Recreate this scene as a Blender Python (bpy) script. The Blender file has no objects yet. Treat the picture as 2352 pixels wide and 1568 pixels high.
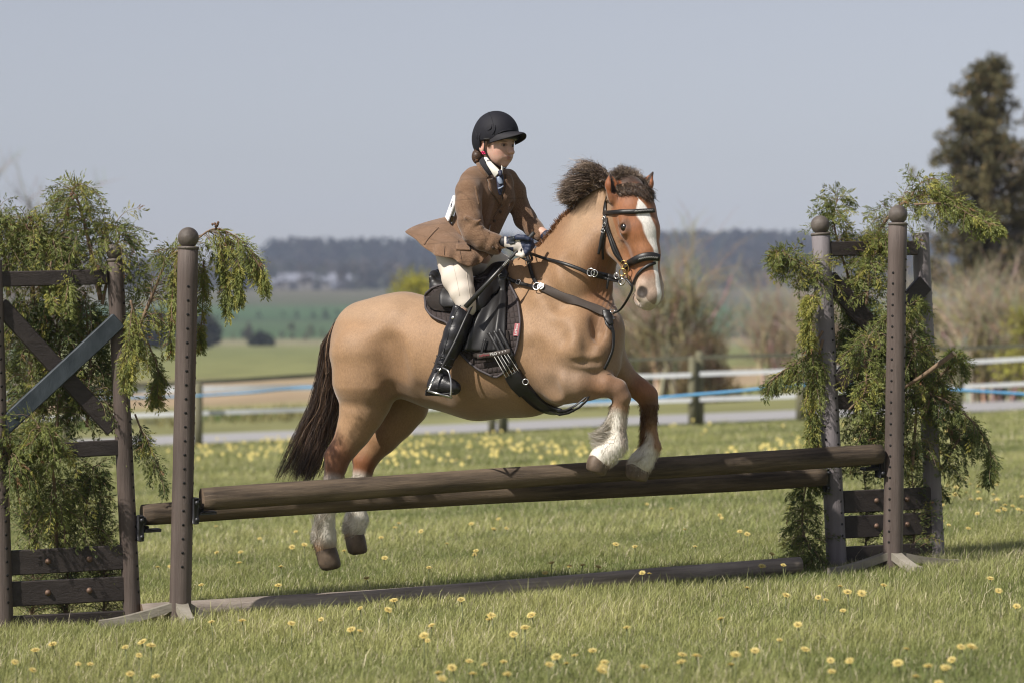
import bpy, math, random
import numpy as np
from mathutils import Vector, Matrix
from mathutils.bvhtree import BVHTree
R = math.radians
C = bpy.context.scene.collection
SC = bpy.context.scene
# ------------------------------------------------------------------ camera, sky, sun, exposure
F = 6533.0; CZ = 1.22; HOR = 760.0; CX = 1176.0     # focal length and horizon in picture units (2352 wide)
cam = bpy.data.cameras.new('camera'); camo = bpy.data.objects.new('camera', cam); C.objects.link(camo)
camo.location = (0, 0, CZ); camo.rotation_euler = (R(90), 0, 0)
cam.sensor_width = 36; cam.lens = 36 * F / 2352; cam.shift_y = -24 / 2352
cam.clip_start = 0.1; cam.clip_end = 8000
cam.dof.use_dof = True; cam.dof.focus_distance = 12.25; cam.dof.aperture_fstop = 3.2
SC.camera = camo
SUN_AZ = R(49); SUN_EL = R(46)                       # sun behind the camera's left shoulder
sdir = Vector((-math.sin(SUN_AZ) * math.cos(SUN_EL), -math.cos(SUN_AZ) * math.cos(SUN_EL), math.sin(SUN_EL)))
W_ = bpy.data.worlds.new('World'); SC.world = W_; W_.use_nodes = True
wn = W_.node_tree.nodes; wl = W_.node_tree.links
sky = wn.new('ShaderNodeTexSky'); sky.sky_type = 'NISHITA'; sky.sun_disc = False
sky.sun_elevation = SUN_EL; sky.sun_rotation = math.pi + SUN_AZ; sky.altitude = 300; sky.air_density = 1.0; sky.dust_density = 0.8; sky.ozone_density = 2.0
bg = wn['Background']; bg.inputs[1].default_value = 0.081
hs = wn.new('ShaderNodeHueSaturation'); hs.inputs['Saturation'].default_value = 0.42; hs.inputs['Value'].default_value = 1.0
tint = wn.new('ShaderNodeMix'); tint.data_type = 'RGBA'; tint.blend_type = 'MULTIPLY'; tint.inputs[0].default_value = 1; tint.inputs[7].default_value = (1.02, 0.975, 1.0, 1)
wl.new(sky.outputs[0], hs.inputs['Color']); wl.new(hs.outputs[0], tint.inputs[6]); wl.new(tint.outputs[2], bg.inputs[0])
sl = bpy.data.lights.new('sun', 'SUN'); sl.energy = 5.0; sl.angle = R(0.6); sl.color = (1.0, 0.94, 0.86)
so = bpy.data.objects.new('sun', sl); C.objects.link(so); so.rotation_euler = sdir.to_track_quat('Z', 'Y').to_euler(); so.location = (-20, -10, 30)
SC.view_settings.view_transform = 'Standard'; SC.view_settings.look = 'None'; SC.view_settings.gamma = 1; SC.view_settings.exposure = 0.24
SC.cycles.use_denoising = True; SC.cycles.max_bounces = 6; SC.cycles.transparent_max_bounces = 8; SC.cycles.volume_bounces = 0
SC.cycles.diffuse_bounces = 3; SC.cycles.glossy_bounces = 2; SC.cycles.filter_width = 1.1
rng = random.Random(7); nr = np.random.default_rng(11)

def P(px, py, d):
    return Vector(((px - CX) / F * d, d, CZ - (py - HOR) / F * d))
def proj(v):
    v = np.asarray(v); d = v[..., 1]
    return v[..., 0] / d * F + CX, HOR - (v[..., 2] - CZ) / d * F
def sstep(a, b, x):
    t = np.clip((x - a) / (b - a), 0, 1); return t * t * (3 - 2 * t)
# ground height -------------------------------------------------------------------
_gy = np.array([-50, 12, 16, 60, 130, 400, 450, 600, 800, 1000, 1300, 1500, 1900, 2600.])
_gzv = np.array([0.45, 0.06, 0.015, -0.68, -0.72, -0.75, 0.0, 3.5, 9.8, 15.3, 25.0, 32.0, 36.0, 20.0])
def gz(x, y):
    x = np.asarray(x, float); y = np.asarray(y, float)
    z = np.interp(y, _gy, _gzv)
    f = 1 - sstep(55, 220, y)
    z = z + 0.042 * np.clip(x, -30, 30) * f
    far = sstep(420, 900, y)
    z = z + far * (2.0 * np.sin(x * 0.008 + 0.6) + 1.2 * np.sin(x * 0.021 + y * 0.004)) * np.clip((y - 400) / 900, 0, 1)
    return z
# ------------------------------------------------------------------ object helpers
ORG = {}
def org(o): return ORG[o.name]
def tag(o, label=None, cat=None, group=None, kind=None):
    if label: o['label'] = label
    if cat: o['category'] = cat
    if group: o['group'] = group
    if kind: o['kind'] = kind
    return o
def thing(name, loc, label, cat, group=None):
    o = bpy.data.objects.new(name, None); C.objects.link(o); o.location = loc; o.empty_display_size = 0.1
    ORG[o.name] = Vector(loc); return tag(o, label, cat, group)
def meshdata(name, V, Fc, mats, mi=None, smooth=True):
    V = np.asarray(V, dtype=np.float32).reshape(-1, 3)
    me = bpy.data.meshes.new(name)
    if isinstance(Fc, np.ndarray):
        n, k = Fc.shape
        me.vertices.add(len(V)); me.vertices.foreach_set('co', V.ravel())
        me.loops.add(n * k); me.loops.foreach_set('vertex_index', Fc.astype(np.int32).ravel())
        me.polygons.add(n); me.polygons.foreach_set('loop_start', np.arange(0, n * k, k, dtype=np.int32))
        me.update(calc_edges=True)
    else:
        me.from_pydata([tuple(map(float, v)) for v in V], [], Fc); me.update()
    for m in (mats if isinstance(mats, (list, tuple)) else [mats]): me.materials.append(m)
    if mi is not None: me.polygons.foreach_set('material_index', np.asarray(mi, dtype=np.int32))
    me.polygons.foreach_set('use_smooth', np.full(len(me.polygons), bool(smooth)))
    me.update(); return me
def obj(name, V, Fc, mats, parent=None, mi=None, smooth=True, col=None, origin=None, loc=None):
    V = np.asarray(V, dtype=np.float64).reshape(-1, 3)
    if origin is None:
        origin = org(parent) if parent else Vector((float(V[:, 0].mean()), float(V[:, 1].mean()), float(V[:, 2].min())))
    origin = Vector(origin)
    me = meshdata(name, V - np.array(origin), Fc, mats, mi, smooth)
    if col is not None:
        a = me.color_attributes.new('Col', 'FLOAT_COLOR', 'POINT')
        c4 = np.ones((len(V), 4), dtype=np.float32); c4[:, :3] = np.asarray(col)[:, :3]; a.data.foreach_set('color', c4.ravel())
    o = bpy.data.objects.new(name, me); C.objects.link(o)
    ORG[o.name] = origin
    if parent: o.parent = parent; o.location = origin - org(parent)
    else: o.location = origin
    return o
class MB:
    def __init__(s): s.V = []; s.F = []; s.M = []; s.K = []; s.col = (1, 1, 1); s.m = 0
    def add(s, vs, fs, m=None, col=None):
        b = len(s.V); s.V += [tuple(v) for v in vs]; s.F += [tuple(i + b for i in f) for f in fs]
        s.M += [s.m if m is None else m] * len(fs); s.K += [col or s.col] * len(vs)
    def box(s, c, ax, ay, az, m=None, bev=0.0):       # centre + three half-axis vectors
        c = Vector(c); ax = Vector(ax); ay = Vector(ay); az = Vector(az)
        if bev <= 0:
            vs = [c + i * ax + j * ay + k * az for i in (-1, 1) for j in (-1, 1) for k in (-1, 1)]
            s.add(vs, [(0, 1, 3, 2), (4, 6, 7, 5), (0, 4, 5, 1), (2, 3, 7, 6), (0, 2, 6, 4), (1, 5, 7, 3)], m); return
        lx, ly, lz = ax.length, ay.length, az.length
        bx, by, bz = 1 - bev / lx, 1 - bev / ly, 1 - bev / lz
        vs = []; idx = {}
        for i in (-1, 1):
            for j in (-1, 1):
                for k in (-1, 1):
                    for q, (u, v, w) in enumerate(((1, by, bz), (bx, 1, bz), (bx, by, 1))):
                        idx[(i, j, k, q)] = len(vs); vs.append(c + i * u * ax + j * v * ay + k * w * az)
        fs = []
        for i in (-1, 1):
            fs.append([idx[(i, -1, -1, 0)], idx[(i, 1, -1, 0)], idx[(i, 1, 1, 0)], idx[(i, -1, 1, 0)]])
            fs.append([idx[(-1, i, -1, 1)], idx[(-1, i, 1, 1)], idx[(1, i, 1, 1)], idx[(1, i, -1, 1)]])
            fs.append([idx[(-1, -1, i, 2)], idx[(1, -1, i, 2)], idx[(1, 1, i, 2)], idx[(-1, 1, i, 2)]])
            for j in (-1, 1):
                fs.append([idx[(i, j, -1, 0)], idx[(i, j, 1, 0)], idx[(i, j, 1, 1)], idx[(i, j, -1, 1)]])
                fs.append([idx[(i, -1, j, 0)], idx[(i, 1, j, 0)], idx[(i, 1, j, 2)], idx[(i, -1, j, 2)]])
                fs.append([idx[(-1, i, j, 1)], idx[(1, i, j, 1)], idx[(1, i, j, 2)], idx[(-1, i, j, 2)]])
                for k in (-1, 1): fs.append([idx[(i, j, k, 0)], idx[(i, j, k, 1)], idx[(i, j, k, 2)]])
        s.add(vs, fs, m)
    def tube(s, pts, rad, n=8, caps=True, m=None, flat=1.0, up=None, col=None):
        pts = [Vector(p) for p in pts]; N = len(pts)
        if not hasattr(rad, '__len__'): rad = [rad] * N
        vs = []; fs = []; ref = None
        for i, p in enumerate(pts):
            t = (pts[min(i + 1, N - 1)] - pts[max(i - 1, 0)])
            t = t.normalized() if t.length > 1e-9 else Vector((0, 0, 1))
            if up is not None: u = Vector(up) - t * t.dot(Vector(up)); u.normalize()
            elif ref is None: u = t.orthogonal().normalized()
            else:
                u = ref - t * t.dot(ref); u = u.normalized() if u.length > 1e-6 else t.orthogonal().normalized()
            ref = u; w = t.cross(u)
            for k in range(n):
                a = 2 * math.pi * k / n
                vs.append(p + rad[i] * (math.cos(a) * w + flat * math.sin(a) * u))
        for i in range(N - 1):
            for k in range(n):
                k2 = (k + 1) % n; fs.append((i * n + k, i * n + k2, (i + 1) * n + k2, (i + 1) * n + k))
        if caps: fs.append(tuple(range(n))[::-1]); fs.append(tuple((N - 1) * n + k for k in range(n)))
        s.add(vs, fs, m, col)
    def lathe(s, base, axis, prof, n=24, m=None):      # prof: (height along axis, radius)
        base = Vector(base); t = Vector(axis).normalized(); u = t.orthogonal().normalized(); w = t.cross(u)
        vs = []; fs = []
        for h, r in prof:
            for k in range(n):
                a = 2 * math.pi * k / n; vs.append(base + t * h + r * (math.cos(a) * u + math.sin(a) * w))
        for i in range(len(prof) - 1):
            for k in range(n):
                k2 = (k + 1) % n; fs.append((i * n + k, i * n + k2, (i + 1) * n + k2, (i + 1) * n + k))
        fs.append(tuple(range(n))[::-1]); fs.append(tuple((len(prof) - 1) * n + k for k in range(n)))
        s.add(vs, fs, m)
    def torus(s, c, axis, R1, r1, n=18, k=6, m=None, sx=1.0, u=None, a0=0, a1=360):
        c = Vector(c); t = Vector(axis).normalized()
        u = (Vector(u) - t * t.dot(Vector(u))).normalized() if u is not None else t.orthogonal().normalized()
        w = t.cross(u)
        full = (a1 - a0) >= 360
        N = n + (0 if full else 1)
        pts = [c + R1 * (sx * math.cos(R(a0 + (a1 - a0) * i / n)) * u + math.sin(R(a0 + (a1 - a0) * i / n)) * w) for i in range(n + 1)]
        s.tube(pts, r1, k, caps=not full, m=m)
    def build(s, name, mats, parent=None, smooth=True, origin=None, usecol=False):
        return obj(name, s.V, s.F, mats, parent, s.M, smooth, s.K if usecol else None, origin)
def spl(pts, n):                                       # Catmull-Rom through points
    pts = [Vector(p) for p in pts]; out = []
    Q = [2 * pts[0] - pts[1]] + pts + [2 * pts[-1] - pts[-2]]
    m = len(pts) - 1
    for i in range(n + 1):
        t = i / n * m; j = min(int(t), m - 1); t -= j
        a, b, c, d = Q[j], Q[j + 1], Q[j + 2], Q[j + 3]
        out.append(0.5 * ((2 * b) + (c - a) * t + (2 * a - 5 * b + 4 * c - d) * t * t + (3 * b - a - 3 * c + d) * t * t * t))
    return out
# ------------------------------------------------------------------ materials
def mat(name, color, rough=0.6, metal=0.0, noise=None, bump=None, spec=0.5, sheen=0.0, vcol=False, trans=0.0, coat=0.0, coords='Object', stretch=None, sss=0.0):
    """noise=(scale, strength) varies the colour, bump=(scale, strength, distance)"""
    m = bpy.data.materials.new(name); m.use_nodes = True; N = m.node_tree.nodes; L = m.node_tree.links
    b = N['Principled BSDF']; b.inputs['Roughness'].default_value = rough; b.inputs['Metallic'].default_value = metal
    b.inputs['Specular IOR Level'].default_value = spec
    if sheen: b.inputs['Sheen Weight'].default_value = sheen; b.inputs['Sheen Roughness'].default_value = 0.4
    if coat: b.inputs['Coat Weight'].default_value = coat; b.inputs['Coat Roughness'].default_value = 0.15
    if sss: b.inputs['Subsurface Weight'].default_value = sss; b.inputs['Subsurface Radius'].default_value = (0.01, 0.004, 0.002); b.inputs['Subsurface Scale'].default_value = 0.6
    tc = N.new('ShaderNodeTexCoord'); vec = tc.outputs[coords]
    if stretch:
        mp = N.new('ShaderNodeMapping'); mp.inputs['Scale'].default_value = stretch; L.new(vec, mp.inputs[0]); vec = mp.outputs[0]
    if vcol:
        vc = N.new('ShaderNodeVertexColor'); vc.layer_name = 'Col'; src = vc.outputs[0]
    else:
        rg = N.new('ShaderNodeRGB'); rg.outputs[0].default_value = (*color, 1); src = rg.outputs[0]
    if noise:
        nz = N.new('ShaderNodeTexNoise'); nz.inputs['Scale'].default_value = noise[0]; nz.inputs['Detail'].default_value = 6; nz.inputs['Roughness'].default_value = 0.65
        L.new(vec, nz.inputs['Vector'])
        mr = N.new('ShaderNodeMapRange'); mr.inputs[1].default_value = 0.25; mr.inputs[2].default_value = 0.75
        mr.inputs[3].default_value = 1 - noise[1]; mr.inputs[4].default_value = 1 + noise[1]; L.new(nz.outputs[0], mr.inputs[0])
        mx = N.new('ShaderNodeMix'); mx.data_type = 'RGBA'; mx.blend_type = 'MULTIPLY'; mx.inputs[0].default_value = 1
        L.new(src, mx.inputs[6]); cb = N.new('ShaderNodeCombineColor')
        for k in range(3): L.new(mr.outputs[0], cb.inputs[k])
        L.new(cb.outputs[0], mx.inputs[7]); src = mx.outputs[2]
    L.new(src, b.inputs['Base Color'])
    if bump:
        nb = N.new('ShaderNodeTexNoise'); nb.inputs['Scale'].default_value = bump[0]; nb.inputs['Detail'].default_value = 5; L.new(vec, nb.inputs['Vector'])
        bp = N.new('ShaderNodeBump'); bp.inputs['Strength'].default_value = bump[1]; bp.inputs['Distance'].default_value = bump[2]
        L.new(nb.outputs[0], bp.inputs['Height']); L.new(bp.outputs[0], b.inputs['Normal'])
    if trans:
        tr = N.new('ShaderNodeBsdfTranslucent'); L.new(src, tr.inputs[0]); ms = N.new('ShaderNodeMixShader'); ms.inputs[0].default_value = trans
        L.new(b.outputs[0], ms.inputs[1]); L.new(tr.outputs[0], ms.inputs[2]); L.new(ms.outputs[0], N['Material Output'].inputs[0])
    return m
def ramp(N, L, src, stops):
    r = N.new('ShaderNodeValToRGB'); L.new(src, r.inputs[0]); e = r.color_ramp.elements
    e[0].position = stops[0][0]; e[0].color = (*stops[0][1], 1); e[1].position = stops[-1][0]; e[1].color = (*stops[-1][1], 1)
    for p, c in stops[1:-1]:
        x = e.new(p); x.color = (*c, 1)
    return r.outputs[0]
# ================================================================== THE SETTING
def ground_mat():
    m = bpy.data.materials.new('ground'); m.use_nodes = True; N = m.node_tree.nodes; L = m.node_tree.links
    b = N['Principled BSDF']; b.inputs['Roughness'].default_value = 0.95; b.inputs['Specular IOR Level'].default_value = 0.1
    g = N.new('ShaderNodeNewGeometry'); sp = N.new('ShaderNodeSeparateXYZ'); L.new(g.outputs['Position'], sp.inputs[0])
    nz = N.new('ShaderNodeTexNoise'); nz.inputs['Scale'].default_value = 0.03; nz.inputs['Detail'].default_value = 4; L.new(g.outputs['Position'], nz.inputs['Vector'])
    ad = N.new('ShaderNodeMath'); ad.operation = 'MULTIPLY_ADD'; ad.inputs[1].default_value = 5.0; L.new(nz.outputs[0], ad.inputs[0]); L.new(sp.outputs[1], ad.inputs[2])
    mr = N.new('ShaderNodeMapRange'); mr.inputs[1].default_value = 0; mr.inputs[2].default_value = 1000; L.new(ad.outputs[0], mr.inputs[0])
    near = ramp(N, L, mr.outputs[0], [(0.0, (0.14, 0.15, 0.06)), (0.054, (0.15, 0.16, 0.065)), (0.060, (0.19, 0.19, 0.085)), (0.085, (0.21, 0.21, 0.09)),
        (0.092, (0.33, 0.25, 0.16)), (0.128, (0.33, 0.25, 0.16)), (0.14, (0.20, 0.205, 0.085)), (0.25, (0.17, 0.185, 0.075)), (0.38, (0.19, 0.20, 0.085)), (0.41, (0.24, 0.22, 0.13)), (0.44, (0.20, 0.19, 0.11)),
        (0.46, (0.065, 0.11, 0.05)), (0.58, (0.075, 0.115, 0.055)), (0.60, (0.05, 0.075, 0.04)), (0.62, (0.06, 0.11, 0.05)), (0.70, (0.07, 0.12, 0.055)), (0.74, (0.09, 0.10, 0.06)), (0.95, (0.13, 0.12, 0.085)), (1.0, (0.08, 0.09, 0.055))])
    n2 = N.new('ShaderNodeTexNoise'); n2.inputs['Scale'].default_value = 0.35; n2.inputs['Detail'].default_value = 8; L.new(g.outputs['Position'], n2.inputs['Vector'])
    m2 = N.new('ShaderNodeMapRange'); m2.inputs[1].default_value = .3; m2.inputs[2].default_value = .7; m2.inputs[3].default_value = 0.72; m2.inputs[4].default_value = 1.28; L.new(n2.outputs[0], m2.inputs[0])
    vm = N.new('ShaderNodeVectorMath'); vm.operation = 'SCALE'; L.new(near, vm.inputs[0]); L.new(m2.outputs[0], vm.inputs['Scale'])
    L.new(vm.outputs[0], b.inputs['Base Color'])
    return m
ys = np.concatenate([np.linspace(-30, 6, 10), np.linspace(7, 60, 160), np.geomspace(62, 2500, 120)])
us = np.linspace(-1, 1, 121)
gx = np.array([u * (0.75 * max(y, 0) + 30) for y in ys for u in us]); gyy = np.repeat(ys, len(us))
gV = np.stack([gx, gyy, gz(gx, gyy)], 1); nu = len(us)
ii = np.arange((len(ys) - 1) * (nu - 1)); rr, cc = ii // (nu - 1), ii % (nu - 1); a0 = rr * nu + cc
gF = np.stack([a0, a0 + 1, a0 + nu + 1, a0 + nu], 1)
tag(obj('ground', gV, gF, ground_mat(), origin=(0, 0, 0)), kind='structure')

# gravel path beyond the fence, crossing the view
M_path = mat('gravel_path', (0.31, 0.305, 0.31), 0.9, noise=(3.0, 0.10), bump=(60, 0.4, 0.01))
def sheet(name, y0f, y1f, m, x0=-45, x1=45, dz=0.03, n=90):
    vs = []; fs = []
    for i in range(n + 1):
        x = x0 + (x1 - x0) * i / n
        for k in range(5):
            y = y0f(x) + (y1f(x) - y0f(x)) * k / 4; vs.append((x, y, float(gz(x, y)) + dz))
    for i in range(n):
        for k in range(4): a = i * 5 + k; fs.append((a, a + 5, a + 6, a + 1))
    return tag(obj(name, vs, fs, m, origin=(0, 50, 0)), kind='structure')
sheet('path', lambda x: 48.6 - 0.05 * x + 0.25 * math.sin(x * 1.3), lambda x: 58.0 - 0.03 * x + 0.4 * math.sin(x * 0.7), M_path)

# haze: closed box of thin blue-grey air
M_haze = bpy.data.materials.new('haze'); M_haze.use_nodes = True; hn = M_haze.node_tree.nodes; hn.clear()
ho = hn.new('ShaderNodeOutputMaterial'); hv = hn.new('ShaderNodeVolumePrincipled'); hv.inputs['Color'].default_value = (0.62, 0.72, 0.95, 1)
hv.inputs['Density'].default_value = 0.00030; hv.inputs['Anisotropy'].default_value = 0.0; M_haze.node_tree.links.new(hv.outputs[0], ho.inputs['Volume'])
hb = MB(); hb.box((0, 1230, 45), (1990, 0, 0), (0, 1290, 0), (0, 0, 67)); hz = hb.build('haze', M_haze, smooth=False, origin=(0, 1230, 45)); tag(hz, kind='stuff')

# ------------------------------------------------------------------ fences
M_fpost = mat('fence_wood', (0.17, 0.16, 0.10), 0.85, noise=(14, 0.35), bump=(40, 0.4, 0.01), stretch=(1, 1, 0.15))
M_rail = mat('rail_wood', (0.09, 0.09, 0.062), 0.85, noise=(8, 0.3), bump=(40, 0.4, 0.01), stretch=(0.15, 1, 1))
M_tape = mat('white_tape', (0.62, 0.64, 0.67), 0.6, noise=(3, 0.06))
M_blue = mat('blue_rope', (0.11, 0.32, 0.56), 0.6, noise=(30, 0.2))
def fence_posts(lst, group):
    for (px, top, bot, d, w, lab) in lst:
        b = P(px, bot, d); zt = P(px, top, d).z; b.z = float(gz(b.x, b.y)) - 0.05
        mb = MB(); h = zt - b.z
        mb.lathe(b, (0.004, 0, 1), [(0, w), (h * 0.5, w * 0.98), (h - 0.02, w * 0.95), (h, w * 0.8)], 12)
        o = mb.build('fence_post', M_fpost, origin=b); tag(o, lab, 'fence post', group)
FD = 47.0
fence_posts([(455, 878, 1028, 46, 0.075, 'round wooden fence post showing just right of the front left jump post'),
             (738, 868, 1010, FD, 0.06, 'wooden fence post half hidden behind the brown tail of the horse'),
             (150, 888, 1030, 46, 0.07, 'wooden fence post behind the greenery of the left jump wing'),
             (1130, 850, 992, FD, 0.065, 'thinner left post of the pair seen under the belly of the horse'),
             (1155, 846, 992, FD + .3, 0.09, 'thicker right post of the pair seen under the belly of the horse'),
             (1590, 818, 965, FD, 0.07, 'darker left post of the pair right of the front legs of the horse'),
             (1607, 806, 968, FD + .15, 0.075, 'lighter olive taller post of the pair right of the front legs of the horse'),
             (1840, 812, 962, FD, 0.09, 'olive fence post just left of the greenery on the right jump wing'),
             (2200, 800, 950, FD, 0.07, 'fence post behind the greenery right of the far right jump wing')], 'posts of the paddock fence')
def rail(name, pts, w, h, m, label, cat, sag=0.0):
    pp = [P(*p) for p in pts]; pp = spl(pp, 24) if len(pp) > 2 else [pp[0].lerp(pp[1], i / 24) for i in range(25)]
    mb = MB()
    for i in range(24):
        a, b = pp[i], pp[i + 1]; c = (a + b) / 2; ax = (b - a) / 2
        mb.box(c, ax * 1.0, Vector((0, w, 0)), Vector((0, 0, h * (1 + 0.12 * math.sin(i * 2.1)))), 0) if False else None
    vs = []; fs = []
    for i, p in enumerate(pp):
        hh = h * (1 + 0.06 * math.sin(i * 2.1))
        for (u, v) in ((-1, -1), (1, -1), (1, 1), (-1, 1)): vs.append(p + Vector((0, u * w, v * hh)))
    for i in range(len(pp) - 1):
        for k in range(4): k2 = (k + 1) % 4; fs.append((i * 4 + k, i * 4 + k2, i * 4 + 4 + k2, i * 4 + 4 + k))
    fs.append((3, 2, 1, 0)); q = 4 * (len(pp) - 1); fs.append((q, q + 1, q + 2, q + 3))
    return tag(obj(name, vs, fs, m, smooth=False), label, cat)
rail('fence_rail', [(-60, 894, 46.1), (300, 884, 46.1), (520, 874, 46.4), (738, 860, 47)], 0.03, 0.035, M_rail, 'dark wooden top rail of the fence left of the horse tail', 'rail')
rail('fence_rail', [(738, 868, 47), (1130, 848, 47), (1400, 828, 47), (1590, 822, 47)], 0.025, 0.028, M_rail, 'grey green top rail ending at the post pair right of the horse', 'rail')
rail('fence_rail', [(1607, 820, 47), (1840, 814, 47), (2100, 804, 47), (2450, 790, 47)], 0.03, 0.03, M_rail, 'wooden top rail running right from the olive post behind the right wing', 'rail')
rail('fence_tape', [(-60, 904, 46.2), (455, 893, 46.2), (738, 888, 47)], 0.006, 0.050, M_tape, 'upper white tape on the fence left of the horse', 'fence tape')
rail('fence_tape', [(-60, 966, 46.2), (455, 948, 46.2), (760, 938, 47)], 0.006, 0.034, M_tape, 'lower white tape on the fence left of the horse', 'fence tape')
rail('fence_tape', [(1000, 872, 46.9), (1450, 864, 46.9), (1588, 860, 46.9)], 0.006, 0.036, M_tape, 'upper white tape from the front legs to the post pair', 'fence tape')
rail('fence_tape', [(900, 940, 46.9), (1450, 922, 46.9), (1588, 918, 46.9)], 0.006, 0.034, M_tape, 'lower white tape from the front legs to the post pair', 'fence tape')
rail('fence_tape', [(1607, 858, 47.0), (1840, 850, 47.0), (2200, 832, 47), (2450, 818, 47)], 0.006, 0.036, M_tape, 'upper white tape right of the post pair reaching the picture edge', 'fence tape')
rail('fence_tape', [(1607, 916, 47.0), (1840, 908, 47.0), (2200, 888, 47), (2450, 876, 47)], 0.006, 0.034, M_tape, 'lower white tape right of the post pair reaching the picture edge', 'fence tape')
mb = MB(); mb.tube(spl([P(-60, 916, 40), P(340, 912, 40), P(560, 902, 40), P(738, 889, 40), P(1000, 918, 36), P(1340, 922, 33), P(1640, 902, 30), P(1880, 882, 28), P(2160, 893, 28), P(2500, 914, 28)], 90), 0.016, 6)
tag(mb.build('blue_rope', M_blue), 'thin light blue rope strung along in front of the fence', 'rope')

# ------------------------------------------------------------------ leafy and bare vegetation
def qleaf(P0, D, Wv, L_, w):                           # arrays -> diamond quads
    a = P0; b = P0 + D * (L_ * 0.5)[:, None] + Wv * (w * 0.5)[:, None]; c = P0 + D * L_[:, None]; d = P0 + D * (L_ * 0.5)[:, None] - Wv * (w * 0.5)[:, None]
    V = np.stack([a, b, c, d], 1).reshape(-1, 3); n = len(P0)
    return V, np.arange(n * 4).reshape(n, 4)
def unit(a): return a / (np.linalg.norm(a, axis=-1, keepdims=True) + 1e-9)
def vnoise(p, s, seed=0):                              # cheap smooth noise
    p = np.asarray(p) * s; r = np.zeros(len(p)); g = np.random.default_rng(seed)
    for k in range(6):
        d = g.normal(size=3) * (1 + 0.5 * k); r += np.sin(p @ d + g.uniform(0, 6.28)) / (1 + 0.4 * k)
    return r / 3.0
def leaf_cloud(centres, radii, n, size, cols, seed, aspect=0.5, hollow=0.35, up=0.3):
    """leaf faces scattered through a set of ellipsoid clumps"""
    g = np.random.default_rng(seed); centres = np.array(centres, float); radii = np.array(radii, float)
    if radii.ndim == 1: radii = np.repeat(radii[:, None], 3, 1)
    w = radii.prod(1) ** 0.66; k = g.choice(len(centres), n, p=w / w.sum())
    u = unit(g.normal(size=(n, 3))); rr = (hollow + (1 - hollow) * g.random(n)) ** 0.7
    p = centres[k] + u * rr[:, None] * radii[k]
    D = unit(u + 0.9 * g.normal(size=(n, 3)) + np.array([0, 0, up])); Wv = unit(np.cross(D, g.normal(size=(n, 3))))
    L_ = size * (0.6 + 0.8 * g.random(n)); V, Fc = qleaf(p, D, Wv, L_, L_ * aspect)
    cols = np.array(cols); cl = sstep(-0.8, 0.8, vnoise(centres[k], 1.1, seed) + 0.5 * g.normal(size=n))
    c = cols[0] * (1 - cl[:, None]) + cols[1] * cl[:, None]
    if len(cols) > 2: q = g.random(n) < 0.12; c[q] = cols[2]
    c = c * (0.8 + 0.4 * g.random((n, 1)))
    return V, Fc, np.repeat(c, 4, 0)
M_leaf = mat('leaf', (1, 1, 1), 0.65, vcol=True, trans=0.25, spec=0.25)
M_bark = mat('bark', (0.16, 0.13, 0.10), 0.9, noise=(20, 0.35), bump=(50, 0.5, 0.01))
M_twig = mat('pale_twig', (1, 1, 1), 0.85, vcol=True, spec=0.2)
def bare_branches(mb, base, h, spread, levels, seed, r0, col, kids=4, lean=(0, 0, 1)):
    g = random.Random(seed)
    def grow(p, d, L, r, lv):
        pts = [p]; q = p.copy(); dd = d.copy()
        for i in range(4):
            dd = (dd + Vector((g.uniform(-1, 1), g.uniform(-1, 1), g.uniform(-0.3, 0.8))) * 0.16).normalized(); q = q + dd * L / 4; pts.append(q.copy())
        mb.tube(pts, [r * (1 - 0.16 * i) for i in range(5)], 3 if lv > 1 else 6, False, col=tuple(c * g.uniform(0.75, 1.25) for c in col))
        if lv < levels:
            for k in range(kids if lv else kids + 1):
                t = g.randint(1, 4); ax = Vector((g.gauss(0, 1), g.gauss(0, 1), g.gauss(0, 0.5))).normalized()
                nd = (dd + ax * spread).normalized(); grow(pts[t], nd, L * g.uniform(0.55, 0.8), r * 0.5, lv + 1)
    grow(Vector(base), Vector(lean).normalized(), h, r0, 0)

# tall conifer at the right edge
def conifer(px, top, bot, d, wpx, label, seed, cols, n=26000):
    b = P(px, bot, d); b.z = float(gz(b.x, b.y)); H = P(px, top, d).z - b.z; Wd = wpx / F * d
    root = thing('conifer_tree', b, label, 'tree', None)
    g = random.Random(seed); mb = MB(); mb.tube([b, b + Vector((0.1, 0, H * .5)), b + Vector((0, 0, H * .98))], [0.22, 0.14, 0.02], 8)
    cen = []; rad = []
    nl = 26
    for i in range(nl):
        t = 0.12 + 0.88 * i / nl; r = Wd * (1 - t) ** 0.68 * g.uniform(0.62, 1.2) + 0.12
        for k in range(8 if t < .8 else 4):
            a = g.uniform(0, 6.28); L = r * g.uniform(0.7, 1.15); z = t * H
            tip = b + Vector((math.cos(a) * L, math.sin(a) * L, z + L * g.uniform(0.1, 0.5)))
            st = b + Vector((0, 0, z)); mb.tube([st, st.lerp(tip, .5) + Vector((0, 0, -0.08 * L)), tip], [0.035, 0.02, 0.008], 4, False)
            m = 4
            for q in range(m):
                u = (q + 0.8) / m; c = st.lerp(tip, u) + Vector((g.gauss(0, .12), g.gauss(0, .12), g.gauss(0, .08)))
                cen.append(c); rr = (0.09 + 0.11 * (1 - abs(u - .5))) * g.uniform(0.5, 1.2) * (H / 9); rad.append((rr, rr, rr * 0.75))
    mb.build('trunk', M_bark, root)
    V, Fc, c = leaf_cloud(cen, rad, n, 0.15 * H / 9, cols, seed, 0.30, 0.1)
    obj('crown', V, Fc, M_leaf, root, col=c, smooth=False)
conifer(2268, 128, 900, 62, 240, 'tall dark conifer rising into the sky behind the right jump wing', 3, [(0.070, 0.070, 0.036), (0.16, 0.14, 0.066), (0.24, 0.17, 0.08)], 44000)
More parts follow.
